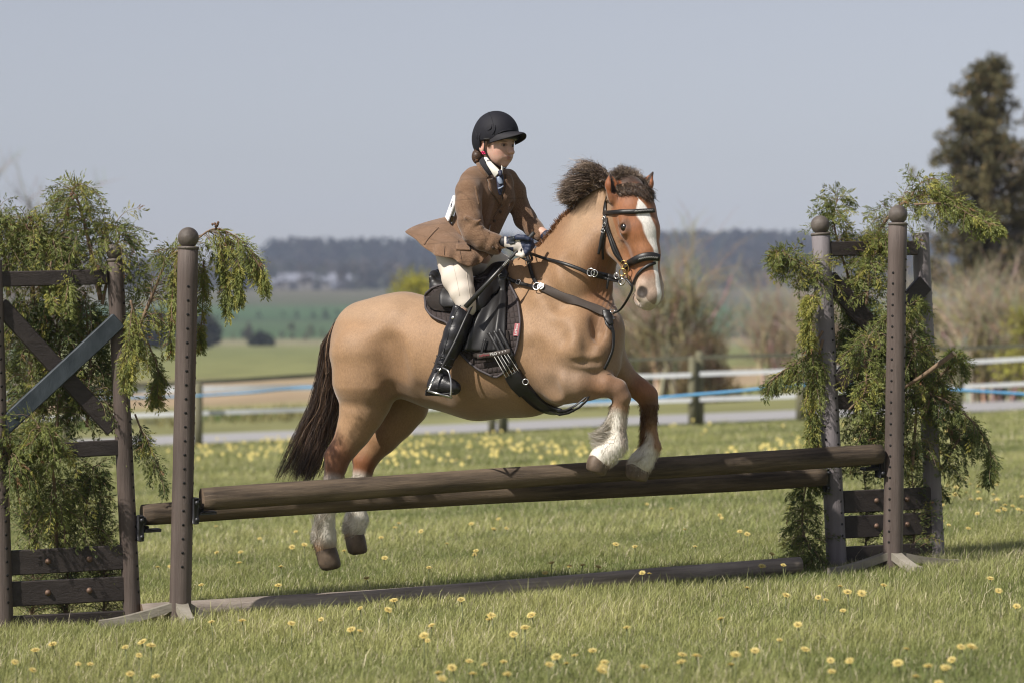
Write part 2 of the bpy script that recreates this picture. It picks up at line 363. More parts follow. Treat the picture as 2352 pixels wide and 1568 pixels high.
conifer(2410, 205, 900, 66, 190, 'second conifer cut by the right picture edge', 4, [(0.075, 0.065, 0.033), (0.18, 0.13, 0.06), (0.24, 0.16, 0.07)], 26000)

def bush(px, top, bot, d, wpx, label, seed, cols, n=6000, twig=None, size=0.09, name='bush', cat='bush', group=None, ntw=16):
    b = P(px, bot, d); b.z = float(gz(b.x, b.y)) - 0.02; H = P(px, top, d).z - b.z; Wd = wpx / F * d
    root = thing(name, b, label, cat, group); g = random.Random(seed); mb = MB()
    for k in range(int(ntw * (1.5 if twig else 1))):
        a = g.uniform(0, 6.28); ln = Vector((math.cos(a) * Wd / H * g.uniform(.1, .9), math.sin(a) * Wd / H * .6, 1))
        bare_branches(mb, b + Vector((g.uniform(-.5, .5) * Wd, g.uniform(-.3, .3) * Wd, 0)), H * g.uniform(.35, .6), 0.62, 3 if twig else 1, seed * 50 + k, 0.042 * H / 3, twig or (0.14, 0.11, 0.08), 3, ln)
    mb.build('stem', M_twig, root, usecol=True)
    if n:
        cen = []; rad = []
        for k in range(30):
            u = g.uniform(-1, 1); v = g.random() ** 0.8
            w = math.sqrt(max(0.05, 1 - u * u)); cen.append(b + Vector((u * Wd * 0.85, g.uniform(-.5, .5) * Wd, (0.12 + 0.72 * v * w) * H))); q = H * g.uniform(.09, .2); rad.append((q, q, q * .8))
        V, Fc, c = leaf_cloud(cen, rad, int(n * 1.8), size, cols, seed, 0.45, 0.1)
        obj('foliage', V, Fc, M_leaf, root, col=c, smooth=False)
TW = (0.40, 0.34, 0.24)
OL = [(0.10, 0.095, 0.04), (0.24, 0.20, 0.09), (0.30, 0.24, 0.07)]
bush(1470, 600, 900, 72, 75, 'budding bush directly behind the chest of the horse', 11, OL, 2600, TW)
bush(1550, 560, 900, 70, 95, 'tall pale twiggy shrub right of the muzzle of the horse', 12, OL, 2800, TW)
bush(1625, 750, 905, 68, 60, 'low brown budding bush above the fence post pair', 13, [(0.11, 0.085, 0.04), (0.20, 0.15, 0.07), (0.23, 0.13, 0.06)], 2200, (0.2, 0.15, 0.1))
bush(1780, 640, 850, 84, 75, 'pale bare shrub left of the right jump wing', 14, [(0.13, 0.11, 0.07), (0.25, 0.2, 0.12)], 900, (0.42, 0.35, 0.26), ntw=22)
bush(1900, 640, 890, 76, 70, 'pale bare shrub showing between the posts of the right wing', 15, [(0.13, 0.11, 0.07), (0.25, 0.2, 0.12)], 900, (0.42, 0.35, 0.26))
bush(2140, 640, 900, 60, 110, 'dry straw coloured shrub behind the outer post of the right wing', 16, [(0.15, 0.14, 0.06), (0.3, 0.26, 0.13), (0.35, 0.33, 0.08)], 2600, (0.46, 0.39, 0.28), ntw=24)
bush(2270, 620, 900, 58, 110, 'dry twiggy thicket below the tall conifer', 17, [(0.15, 0.14, 0.06), (0.3, 0.26, 0.13), (0.36, 0.34, 0.06)], 2600, (0.46, 0.39, 0.28), ntw=26)
bush(2400, 640, 900, 57, 100, 'yellow green tinged thicket at the right picture edge', 18, [(0.2, 0.18, 0.05), (0.34, 0.33, 0.08), (0.4, 0.4, 0.06)], 3400, (0.44, 0.37, 0.25), ntw=22)
bush(975, 590, 800, 130, 70, 'yellow green bush behind the saddle of the horse', 19, [(0.24, 0.25, 0.03), (0.40, 0.37, 0.05), (0.5, 0.45, 0.05)], 5000, None, 0.2)
bush(470, 718, 788, 330, 26, 'dark round bush in the field right of the front left jump post', 20, [(0.06, 0.07, 0.055), (0.10, 0.105, 0.08)], 3000, None, 0.7)
bush(360, 715, 790, 320, 40, 'dark tree clump behind the left jump wing', 21, [(0.06, 0.065, 0.055), (0.10, 0.10, 0.08)], 3500, None, 0.7)
bush(600, 765, 792, 380, 26, 'low dark hedge bush on the near edge of the green hill', 22, [(0.04, 0.055, 0.035), (0.08, 0.09, 0.055)], 1800, None, 0.6)
def bare_tree(px, top, bot, d, label, seed, col, spread=0.6, kids=4):
    b = P(px, bot, d); b.z = float(gz(b.x, b.y)); H = P(px, top, d).z - b.z
    root = thing('bare_tree', b, label, 'tree'); mb = MB(); bare_branches(mb, b, H * 0.5, spread, 5, seed, 0.30 * H / 8, col, kids, (0.02, 0, 1))
    mb.build('branches', M_twig, root, usecol=True)
bare_tree(50, 400, 900, 70, 'bare pale tree rising behind the left jump wing', 31, (0.36, 0.34, 0.30), 0.60, 4)
bare_tree(-70, 430, 900, 74, 'bare tree at the left picture edge', 32, (0.34, 0.32, 0.28), 0.6, 4)
bare_tree(1230, 540, 850, 150, 'thin bare tree showing faintly between rider and horse neck', 33, (0.36, 0.34, 0.30), 0.55, 3)
bare_tree(1520, 610, 880, 80, 'thin bare sapling behind the muzzle of the horse', 34, (0.36, 0.33, 0.28), 0.5, 3)

# verge tufts beyond the path, far hedges and wood: nobody could count them
g = np.random.default_rng(5)
n = 5000; cx = g.uniform(-32, 34, 60); cy = g.uniform(65, 70, 60); k = g.integers(0, 60, n); x = cx[k] + g.normal(0, .5, n); y = cy[k] + g.normal(0, .4, n)
p = np.stack([x, y, gz(x, y)], 1); D = unit(np.stack([g.normal(0, .4, n), g.normal(0, .4, n), np.ones(n)], 1)); Wv = unit(np.cross(D, g.normal(size=(n, 3))))
V, Fc = qleaf(p, D, Wv, g.uniform(.15, .5, n), np.full(n, .05)); kk = np.repeat(k, 4)
cc_ = np.where((kk % 5 == 0)[:, None], np.array([[0.10, 0.16, 0.04]]), np.array([[0.26, 0.24, 0.10]])) * (0.8 + 0.4 * g.random((len(V), 1)))
tag(obj('rough_grass', V, Fc, M_leaf, col=cc_, smooth=False, origin=(0, 60, 0)), 'rough tufted grass on the verge behind the path', 'grass', kind='stuff')
def wood(name, n, xr, yr, hr, cols, seed, label, cat, zoff=0, fx=None):
    g = np.random.default_rng(seed); x = g.uniform(*xr, n); y = g.uniform(*yr, n)
    if fx is not None: y = fx(x) + g.normal(0, (yr[1] - yr[0]) * .1, n)
    z = gz(x, y); h = g.uniform(*hr, n) ; allV = []; allF = []; allC = []
    per = 26
    for i in range(n):
        t = g.random(per) ** 0.8; a = g.uniform(0, 6.28, per); con = g.random() < 0.5
        rr = h[i] * (0.30 * (1 - t) + 0.05 if con else 0.34 * np.sqrt(np.clip(1 - (2 * t - 1) ** 2, 0.05, 1)))
        c = np.stack([x[i] + np.cos(a) * rr * .7, y[i] + np.sin(a) * rr * .7, z[i] + h[i] * (0.08 + .9 * t)], 1)
        D = unit(g.normal(size=(per, 3))); Wv = unit(np.cross(D, g.normal(size=(per, 3)))); s = h[i] * g.uniform(.2, .38, per) * (1.1 - 0.6 * t)
        V, Fq = qleaf(c - D * s[:, None] / 2, D, Wv, s, s * .8); allF.append(Fq + len(allV) * per * 4); allV.append(V)
        base = cols[g.integers(len(cols))]; allC.append(np.tile(np.array(base) * g.uniform(.8, 1.2), (per * 4, 1)))
    return tag(obj(name, np.concatenate(allV), np.concatenate(allF), M_leaf, col=np.concatenate(allC), smooth=False, origin=(0, yr[0], 0)), label, cat, kind='stuff')
DK = [(0.018, 0.028, 0.022), (0.03, 0.038, 0.028), (0.045, 0.04, 0.035)]
BR = [(0.07, 0.06, 0.05), (0.09, 0.075, 0.06), (0.05, 0.055, 0.04)]
wood('woodland', 2200, (-125, 420), (1400, 1500), (13, 20), DK, 41, 'dark conifer wood along the crest of the far ridge', 'woodland')
wood('woodland', 1700, (-420, 420), (930, 1380), (6, 11), BR, 42, 'brown leafless wood covering the slope below the ridge crest', 'woodland')
wood('hedgerow', 260, (-300, 330), (990, 1010), (5, 9), BR + DK, 43, 'dark band of trees at the top of the green hill fields', 'hedgerow')
wood('hedgerow', 300, (-260, 260), (600, 606), (1.2, 2.2), [(0.05, 0.06, 0.035)], 44, 'thin hedge line dividing the two green hill fields', 'hedgerow', fx=lambda x: 620 + 0.25 * x)
wood('hedgerow', 300, (-130, 150), (440, 448), (1.0, 3.2), [(0.06, 0.055, 0.04), (0.09, 0.085, 0.05)], 45, 'low hedge at the foot of the green hill', 'hedgerow')
# farm buildings on the far slope
M_roof = mat('pale_roof', (0.20, 0.21, 0.25), 0.6, noise=(1, .1)); M_wallf = mat('farm_wall', (0.20, 0.19, 0.18), 0.9, noise=(1, .1)); M_dk = mat('dark_opening', (0.03, 0.03, 0.035), 0.8)
def barn(px, py, d, w, dp, h, rh, label):
    b = P(px, py, d); root = thing('farm_building', b, label, 'building')
    mb = MB(); mb.box(b + Vector((0, 0, h / 2)), (w / 2, 0, 0), (0, dp / 2, 0), (0, 0, h / 2)); mb.build('wall', M_wallf, root, smooth=False)
    mb = MB(); x0, x1 = -w / 2 - .3, w / 2 + .3
    vs = [b + Vector(v) for v in ((x0, -dp / 2 - .4, h), (x1, -dp / 2 - .4, h), (x1, 0, h + rh), (x0, 0, h + rh), (x0, dp / 2 + .4, h), (x1, dp / 2 + .4, h))]
    mb.add(vs, [(0, 1, 2, 3), (3, 2, 5, 4), (0, 3, 4), (1, 5, 2), (0, 4, 5, 1)]); mb.build('roof', M_roof, root, smooth=False)
    for k in (-0.3, 0.0, 0.3):
        mb = MB(); mb.box(b + Vector((k * w, -dp / 2 - .02, h * .4)), (w * .06, 0, 0), (0, .05, 0), (0, 0, h * .35)); mb.build('door', M_dk, root, smooth=False)
barn(730, 668, 985, 27, 11, 3.2, 2.8, 'long pale roofed farm shed on the far slope')
barn(782, 690, 975, 6, 6, 4.2, 2.2, 'small whitish farmhouse in front of the long shed')
barn(655, 672, 990, 14, 9, 3.0, 2.2, 'low grey farm shed left of the long shed')
# ================================================================== THE JUMP
def wood_mat(name, c1, c2, scale=(1, 1, 1), rough=0.7, bands=9.0, scr=0.5, spots=0.0, coat=0.0):
    """painted / weathered timber: streaks along local Z (or given stretch), scuffs showing paler wood"""
    m = bpy.data.materials.new(name); m.use_nodes = True; N = m.node_tree.nodes; L = m.node_tree.links; b = N['Principled BSDF']
    b.inputs['Roughness'].default_value = rough; b.inputs['Specular IOR Level'].default_value = 0.35
    tc = N.new('ShaderNodeTexCoord'); mp = N.new('ShaderNodeMapping'); mp.inputs['Scale'].default_value = scale; L.new(tc.outputs['UV' if False else 'Object'], mp.inputs[0])
    n1 = N.new('ShaderNodeTexNoise'); n1.inputs['Scale'].default_value = bands; n1.inputs['Detail'].default_value = 8; n1.inputs['Roughness'].default_value = .7; L.new(mp.outputs[0], n1.inputs['Vector'])
    col = ramp(N, L, n1.outputs[0], [(0.3, c1), (0.5, tuple((a + b_) / 2 for a, b_ in zip(c1, c2))), (0.72, c2)])
    n2 = N.new('ShaderNodeTexNoise'); n2.inputs['Scale'].default_value = bands * 4; n2.inputs['Detail'].default_value = 10; n2.inputs['Roughness'].default_value = .8; L.new(mp.outputs[0], n2.inputs['Vector'])
    mr = N.new('ShaderNodeMapRange'); mr.inputs[1].default_value = 0.62; mr.inputs[2].default_value = 0.75; mr.inputs[3].default_value = 0; mr.inputs[4].default_value = scr; L.new(n2.outputs[0], mr.inputs[0])
    mx = N.new('ShaderNodeMix'); mx.data_type = 'RGBA'; L.new(mr.outputs[0], mx.inputs[0]); L.new(col, mx.inputs[6]); mx.inputs[7].default_value = (*[min(1, c * 1.9 + .05) for c in c2], 1)
    src = mx.outputs[2]
    n4 = N.new('ShaderNodeTexNoise'); n4.inputs['Scale'].default_value = 2.2; n4.inputs['Detail'].default_value = 3; L.new(tc.outputs['Object'], n4.inputs['Vector'])
    m4 = N.new('ShaderNodeMapRange'); m4.inputs[1].default_value = .3; m4.inputs[2].default_value = .7; m4.inputs[3].default_value = .72; m4.inputs[4].default_value = 1.22; L.new(n4.outputs[0], m4.inputs[0])
    vm = N.new('ShaderNodeVectorMath'); vm.operation = 'SCALE'; L.new(src, vm.inputs[0]); L.new(m4.outputs[0], vm.inputs['Scale']); src = vm.outputs[0]
    L.new(src, b.inputs['Base Color'])
    bp = N.new('ShaderNodeBump'); bp.inputs['Strength'].default_value = .8; bp.inputs['Distance'].default_value = .006; L.new(n2.outputs[0], bp.inputs['Height']); L.new(bp.outputs[0], b.inputs['Normal'])
    return m
M_post = wood_mat('post_paint', (0.075, 0.055, 0.047), (0.165, 0.132, 0.115), (1, 1, 0.06), 0.5, 22, .55)
M_postg = wood_mat('grey_post_paint', (0.16, 0.14, 0.145), (0.25, 0.225, 0.235), (1, 1, 0.06), 0.5, 20, .6)
M_board = wood_mat('board_paint', (0.024, 0.018, 0.017), (0.055, 0.044, 0.040), (0.08, 1, 1), 0.45, 22, .25)
M_bluebd = wood_mat('blue_grey_board', (0.018, 0.026, 0.033), (0.075, 0.09, 0.105), (0.2, 1, .2), 0.45, 18, .6)
M_log = wood_mat('log_wood', (0.016, 0.011, 0.008), (0.20, 0.148, 0.100), (0.085, 1, 1), 0.8, 22, .8)
M_log2 = wood_mat('ground_log', (0.13, 0.105, 0.085), (0.42, 0.36, 0.31), (0.07, 1, 1), 0.8, 24, .5)
M_hole = mat('hole', (0.008, 0.007, 0.006), 0.9); M_foot = wood_mat('foot_wood', (0.20, 0.18, 0.14), (0.34, 0.31, 0.26), (.3, 1, 1), .8, 20, .4)
M_plas = mat('black_plastic', (0.025, 0.025, 0.028), 0.4, noise=(30, .2)); M_steel = mat('steel', (0.55, 0.54, 0.52), 0.28, 1.0); M_ball = wood_mat('ball_wood', (0.055, 0.045, 0.038), (0.17, 0.145, 0.125), (1, 1, 1), .42, 8, .7)
PD = Vector((0.934, 0.345, 0.039)).normalized()       # direction the jump runs, left to right
def post(parent, bot, top, r0, r1, m, ball=True, holes=(), name='post', z_extra=0.1):
    B = P(*bot); T = P(*top); ax = (T - B).normalized(); L = (T - B).length
    mb = MB(); prof = [(-z_extra, r0)] + [(L * i / 12, (r0 + (r1 - r0) * i / 12) * (1 + 0.006 * math.sin(i * 2.3))) for i in range(13)]
    prof.append((L + 0.004, r1 * 0.93)); mb.lathe(B, ax, prof, 32)
    ux = (PD - ax * PD.dot(ax)).normalized(); uf = ax.cross(ux)
    if uf.y > 0: uf = -uf
    for (ang, f0, f1, n) in holes:                    # ang: 0 faces camera, positive to the right
        for i in range(n):
            f = f0 + (f1 - f0) * i / (n - 1); r = r0 + (r1 - r0) * f
            dr = (uf * math.cos(R(ang)) + ux * math.sin(R(ang))); c = B + ax * L * f + dr * (r - 0.0012)
            mb.lathe(c, dr, [(0, 0.0058), (0.0022, 0.0058)], 10, m=1)
    o = mb.build(name, [m, M_hole], parent)
    if ball:
        mb = MB(); rb = r1 * 1.03
        mb.lathe(T, ax, [(-.002, r1 * 1.06), (0.006, r1 * 1.08), (0.010, r1 * 1.0)] , 28)
        mb.lathe(T + ax * (0.008 + rb * .88), ax, [(-rb * math.cos(math.pi * i / 18), max(.001, rb * math.sin(math.pi * i / 18))) for i in range(19)], 28)
        mb.build('ball_finial', M_ball, o)
    return o
def cup(parent, c, side):
    c = Vector(c); mb = MB(); X = PD * side; Y = Vector((-PD.y, PD.x, 0)).normalized(); Z = Vector((0, 0, 1))
    mb.box(c, X * .012, Y * .028, Z * .055, bev=.004); mb.box(c + X * .02 - Z * .005, X * .014, Y * .02, Z * .014, bev=.003)
    mb.box(c + X * .052 - Z * .012, X * .034, Y * .03, Z * .007, bev=.003); mb.box(c + X * .012 + Z * .03, X * .006, Y * .034, Z * .018, bev=.003)
    mb.lathe(c - Y * .03 + Z * .035, -Y, [(0, .009), (.012, .009)], 10); mb.lathe(c - Y * .03 - Z * .035, -Y, [(0, .009), (.012, .009)], 10)
    mb.build('pole_cup', M_plas, parent)
def feet(parent, c, arms):
    for (dx, dy, L) in arms:
        d = Vector((dx, dy, 0)).normalized(); mb = MB(); s = Vector((-d.y, d.x, 0)); vs = []; fs = []
        for i in range(9):
            t = i / 8; q = c + d * (0.035 + L * t); zz = float(gz(q.x, q.y)) + 0.018 + 0.055 * (1 - t) ** 1.5; q.z = zz; w = 0.026 - 0.006 * t
            for (u, v) in ((-1, -1), (1, -1), (1, 1), (-1, 1)): vs.append(q + s * u * w + Vector((0, 0, v * 0.017)))
        for i in range(8):
            for k in range(4): k2 = (k + 1) % 4; fs.append((i * 4 + k, i * 4 + k2, i * 4 + 4 + k2, i * 4 + 4 + k))
        fs += [(3, 2, 1, 0), (32, 33, 34, 35)]; mb.add(vs, fs); mb.build('foot', M_foot, parent, smooth=False)
PERP = Vector((PD.y, -PD.x, 0)).normalized()          # towards the camera side of the jump
b = P(413, 1437, 11.85); st = thing('jump_stand', b, 'brown round upright with wooden ball top at the front left of the jump', 'jump stand')
post(st, (413, 1437, 11.85), (432, 572, 11.85), .0455, .0425, M_post, True, [(-8, .16, .9, 21), (78, .1, .9, 21)])
feet(st, b, [(-1, -.25, .30), (PERP.x, PERP.y, .14), (-PERP.x, -PERP.y, .3), (PD.x, PD.y, .1)])
cup(st, P(448, 1172, 11.84), 1)
b = P(2050, 1302, 13.0); st2 = thing('jump_stand', b, 'brown round upright with wooden ball top at the front right of the jump', 'jump stand')
post(st2, (2050, 1306, 13.0), (2062, 517, 13.0), .0455, .0425, M_post, True, [(-52, .08, .86, 26), (42, .3, .9, 20)])
feet(st2, b, [(-.95, -.3, .28), (PERP.x, PERP.y, .22), (-PERP.x, -PERP.y, .3), (.95, .3, .3)])
cup(st2, P(2020, 1068, 12.99), -1)

def board(parent, a, b, h, t, m, name='board', bolts=(), off=0.0):
    a = P(*a) + PERP * off; b = P(*b) + PERP * off; ax = (b - a) / 2; u = ax.normalized(); n = PERP; w = n.cross(u).normalized()
    mb = MB(); mb.box((a + b) / 2, ax, n * t, w * h, bev=0.004)
    o = mb.build(name, m, parent, smooth=False)
    for f in bolts:
        c = a.lerp(b, f) + n * t; mb = MB(); mb.lathe(c, n, [(0, .013), (.003, .013), (.006, .009), (.010, .007)], 12); mb.build('bolt', M_rust, o)
M_rust = mat('rusty_bolt', (0.16, 0.10, 0.07), 0.6, 0.4, noise=(90, .4))
# left wing: posts lean outward at the top
lw = thing('jump_wing', P(160, 1452, 11.95), 'dark brown jump wing with crossed boards and conifer cuttings at the left', 'jump wing', None)
post(lw, (305, 1443, 12.05), (264, 600, 12.05), .038, .035, M_post, True, [(45, .1, .92, 24)], name='wing_post')
post(lw, (12, 1468, 11.85), (-14, 600, 11.85), .036, .033, M_post, False, [(18, .1, .92, 24)], name='wing_post')
board(lw, (-10, 642, 11.86), (246, 636, 12.03), .032, .018, M_board, 'top_rail')
board(lw, (0, 700, 11.85), (262, 985, 12.03), .036, .014, M_board, 'cross_board', off=-.012)
board(lw, (0, 985, 11.86), (270, 735, 12.03), .037, .014, M_bluebd, 'cross_board', off=.020)
board(lw, (5, 1040, 11.86), (278, 1026, 12.04), .033, .016, M_board, 'mid_rail')
for y, h in ((1284, .052), (1356, .052), (1428, .04)): board(lw, (18, y + 8, 11.86), (290, y - 6, 12.04), h, .014, M_board, 'bottom_board', (.33, .68) if y < 1400 else ())
cup(lw, P(322, 1212, 12.03), 1)
# right wing
rw = thing('jump_wing', P(2030, 1300, 13.4), 'brown jump wing with conifer cuttings behind the front right upright', 'jump wing')
post(rw, (1922, 1305, 13.3), (1885, 540, 13.3), .048, .043, M_postg, True, [(20, .1, .82, 22), (-55, .35, .66, 9)], name='wing_post')
post(rw, (2150, 1292, 13.55), (2114, 537, 13.55), .043, .041, M_postg, False, [(62, .1, .85, 24)], name='wing_post')
board(rw, (1905, 572, 13.3), (2105, 570, 13.5), .034, .018, M_board, 'top_rail')
board(rw, (1905, 640, 13.3), (2125, 890, 13.52), .045, .014, M_board, 'cross_board', off=-.012)
board(rw, (2120, 650, 13.52), (1915, 885, 13.3), .045, .014, M_board, 'cross_board', off=.018)
board(rw, (1920, 923, 13.3), (2135, 918, 13.5), .033, .016, M_board, 'mid_rail')
for y, h in ((1148, .052), (1206, .052), (1271, .042)): board(rw, (1935, y + 4, 13.32), (2142, y - 6, 13.53), h, .014, M_board, 'bottom_board', (.36, .70) if y < 1260 else ())
cup(rw, P(1895, 1102, 13.26), -1)
# poles
def log(name, a, b, r0, r1, m, label, cat, seed=1, group=None):
    a = P(*a); b = P(*b); u = (b - a); L = u.length; u.normalize(); s = u.orthogonal().normalized(); w = u.cross(s); vs = []; fs = []; n = 26; N = 60; g = random.Random(seed)
    ph = [g.uniform(0, 6.28) for _ in range(6)]
    for i in range(N + 1):
        t = i / N; r = (r0 + (r1 - r0) * t) * (0.975 + 0.02 * math.sin(t * 9 + ph[0]) + 0.012 * math.sin(t * 23 + ph[1])); c = a + u * L * t + s * .006 * math.sin(t * 5 + ph[2]) + w * .006 * math.sin(t * 4 + ph[3])
        if i in (0, N): r *= .97
        for k in range(n):
            an = 6.28318 * k / n; q = r * (1 + .02 * math.sin(2 * an + ph[4] + t * 2) + .012 * math.sin(5 * an + ph[5])); vs.append(Vector((L * t, q * math.cos(an), q * math.sin(an))) + Vector((0, .006 * math.sin(t * 5 + ph[2]), .006 * math.sin(t * 4 + ph[3]))))
    for i in range(N):
        for k in range(n): k2 = (k + 1) % n; fs.append((i * n + k, i * n + k2, (i + 1) * n + k2, (i + 1) * n + k))
    fs.append(tuple(range(n))[::-1]); fs.append(tuple(N * n + k for k in range(n)))
    o = obj(name, vs, fs, [m, M_logend], origin=(0, 0, 0)); me = o.data
    for p_ in me.polygons[-2:]: p_.material_index = 1; p_.use_smooth = False
    o.matrix_world = Matrix.Translation(a) @ Matrix((u, -w if False else s, w)).transposed().to_4x4() if False else Matrix.Translation(a) @ Matrix((u, s, u.cross(s))).transposed().to_4x4()
    return tag(o, label, cat, group)
M_logend = mat('log_end', (0.16, 0.11, 0.07), .85, noise=(40, .4), bump=(60, .6, .004))
log('jump_pole', (462, 1146, 11.87), (2022, 1040, 12.98), .0500, .0480, M_log, 'upper front round wooden pole the horse is jumping over', 'jump pole', 1)
log('jump_pole', (326, 1184, 12.08), (1893, 1090, 13.24), .0465, .044, M_log, 'lower rear round wooden pole just behind the front one', 'jump pole', 2)
log('ground_pole', (325, 1408, 12.02), (1838, 1300, 13.0), .043, .038, M_log2, 'weathered round pole lying in the grass under the jump', 'ground pole', 3)
# ================================================================== implicit body modelling
class Field:
    def __init__(s, xs, ys, zs):
        s.ax = [np.asarray(a, dtype=np.float32) for a in (xs, ys, zs)]; s.D = np.full([len(a) for a in s.ax], 9.0, dtype=np.float32)
    def _sub(s, lo, hi):
        sl = []
        for k in range(3):
            i0 = max(0, int(np.searchsorted(s.ax[k], lo[k])) - 1); i1 = min(len(s.ax[k]), int(np.searchsorted(s.ax[k], hi[k])) + 1)
            if i1 <= i0: return None
            sl.append(slice(i0, i1))
        return tuple(sl)
    def _pts(s, sl):
        return np.stack(np.meshgrid(s.ax[0][sl[0]], s.ax[1][sl[1]], s.ax[2][sl[2]], indexing='ij'), -1)
    def cone(s, a, b, ra, rb, k=0.02, sq=None, op='u'):
        """round cone; sq=(axis, ratio) squashes the cross-section along a lateral axis"""
        a = np.array(a, float); b = np.array(b, float); m = max(ra, rb) * 1.15 + k + 0.02
        sl = s._sub(np.minimum(a, b) - m, np.maximum(a, b) + m)
        if sl is None: return
        p = s._pts(sl) - a.astype(np.float32); ba = b - a; fac = 1.0
        if sq is not None:
            n = np.array(sq[0], float); n = n / np.linalg.norm(n); f = 1 / sq[1] - 1
            p = p + (f * (p @ n))[..., None] * n; ba = ba + f * (ba @ n) * n; fac = min(1.0, sq[1] * 1.15)
        L2 = max(float(ba @ ba), 1e-10); t = np.clip((p @ ba) / L2, 0, 1)
        d = (np.linalg.norm(p - t[..., None] * ba, axis=-1) - (ra + (rb - ra) * t)) * fac
        s._comb(sl, d, k, op)
    def ell(s, c, r, ax=None, k=0.02, op='u'):
        c = np.array(c, float); m = max(r) + k + 0.02; sl = s._sub(c - m, c + m)
        if sl is None: return
        p = s._pts(sl) - c.astype(np.float32)
        if ax is not None: p = p @ np.array(ax, float).T     # rows of ax are the local axes
        q = p / np.array(r); l = np.linalg.norm(q, axis=-1); g = np.linalg.norm(q / np.array(r), axis=-1) + 1e-6
        d = l * (l - 1) / g
        s._comb(sl, d, k, op)
    def _comb(s, sl, d, k, op):
        D = s.D[sl]; d = d.astype(np.float32)
        if op == 'u':
            h = np.maximum(k - np.abs(D - d), 0) / k; s.D[sl] = np.minimum(D, d) - h * h * k * .25
        else:
            h = np.maximum(k - np.abs(D + d), 0) / k; s.D[sl] = np.maximum(D, -d) + h * h * k * .25
    def chain(s, pts, k=0.02, sq=None):               # pts: (pos, r) or (pos, r, ratio)
        for i in range(len(pts) - 1):
            s.cone(pts[i][0], pts[i + 1][0], pts[i][1], pts[i + 1][1], k, sq)
    def mesh(s):
        D = s.D; ax = s.ax; I = D < 0
        nx, ny, nz = D.shape; c = I[:-1, :-1, :-1].astype(np.int8)
        cnt = np.zeros((nx - 1, ny - 1, nz - 1), np.int8)
        for i in (0, 1):
            for j in (0, 1):
                for k in (0, 1): cnt += I[i:nx - 1 + i, j:ny - 1 + j, k:nz - 1 + k]
        act = (cnt > 0) & (cnt < 8); ix, iy, iz = np.nonzero(act); n = len(ix)
        idx = np.full(act.shape, -1, np.int32); idx[ix, iy, iz] = np.arange(n)
        acc = np.zeros((n, 3)); num = np.zeros(n)
        cor = [(i, j, k) for i in (0, 1) for j in (0, 1) for k in (0, 1)]
        for u in cor:
            for v in cor:
                df = [v[q] - u[q] for q in range(3)]
                if sum(df) != 1 or min(df) < 0: continue
                d0 = D[ix + u[0], iy + u[1], iz + u[2]]; d1 = D[ix + v[0], iy + v[1], iz + v[2]]
                mm = (d0 < 0) != (d1 < 0); t = np.where(mm, d0 / np.where(mm, d0 - d1, 1), 0)
                P0 = np.stack([ax[0][ix + u[0]], ax[1][iy + u[1]], ax[2][iz + u[2]]], 1); P1 = np.stack([ax[0][ix + v[0]], ax[1][iy + v[1]], ax[2][iz + v[2]]], 1)
                acc += np.where(mm[:, None], P0 + t[:, None] * (P1 - P0), 0); num += mm
        V = acc / num[:, None]; Fs = []
        for a in range(3):
            b, c2 = (a + 1) % 3, (a + 2) % 3
            s0 = [slice(None)] * 3; s1 = [slice(None)] * 3; s0[a] = slice(0, -1); s1[a] = slice(1, None)
            X = I[tuple(s0)] != I[tuple(s1)]; X[tuple(slice(1, -1) if q != a else slice(None) for q in range(3))] &= True
            e = np.argwhere(X); e = e[(e[:, b] > 0) & (e[:, c2] > 0) & (e[:, b] < D.shape[b] - 1) & (e[:, c2] < D.shape[c2] - 1)]
            def cell(db, dc):
                q = e.copy(); q[:, b] -= db; q[:, c2] -= dc; return idx[q[:, 0], q[:, 1], q[:, 2]]
            quad = np.stack([cell(1, 1), cell(0, 1), cell(0, 0), cell(1, 0)], 1)
            ins = I[e[:, 0], e[:, 1], e[:, 2]]; quad[~ins] = quad[~ins][:, ::-1]; Fs.append(quad)
        Fq = np.concatenate(Fs); Fq = Fq[(Fq >= 0).all(1)]
        return V, Fq
def relax(V, Fq, it=2, lam=0.5, w=None):
    n = len(V); e = np.concatenate([Fq[:, [0, 1]], Fq[:, [1, 2]], Fq[:, [2, 3]], Fq[:, [3, 0]]]); e = np.concatenate([e, e[:, ::-1]])
    deg = np.bincount(e[:, 0], minlength=n)[:, None].clip(1)
    for i in range(it * 2):
        m = np.stack([np.bincount(e[:, 0], weights=V[e[:, 1], k], minlength=n) for k in range(3)], 1) / deg
        l = lam if i % 2 == 0 else -lam * 1.04
        st = l * (m - V); V = V + (st if w is None else st * w[:, None])
    return V
def vnormals(V, Fq):
    a = np.cross(V[Fq[:, 2]] - V[Fq[:, 0]], V[Fq[:, 3]] - V[Fq[:, 1]]); n = np.zeros_like(V)
    for k in range(4):
        for q in range(3): n[:, q] += np.bincount(Fq[:, k], weights=a[:, q], minlength=len(V))
    return unit(n)
def axis_pts(lo, hi, coarse, fine=()):
    """coordinates with finer steps inside the given intervals"""
    x = lo; out = [x]
    while x < hi:
        st = coarse
        for (a, b, f) in fine:
            if a <= x <= b: st = min(st, f)
        x += st; out.append(x)
    return np.array(out)
def paint(cols, V, c, r, soft, color, s=1.0, n=None, nmin=None):
    """blend a coat colour into the vertices within an ellipsoid/sphere around c"""
    d = np.linalg.norm((V - np.array(c)) / (np.array(r) if hasattr(r, '__len__') else r), axis=1)
    w = (1 - sstep(1 - soft, 1 + soft, d)) * s
    cols[:] = cols * (1 - w[:, None]) + np.array(color) * w[:, None]
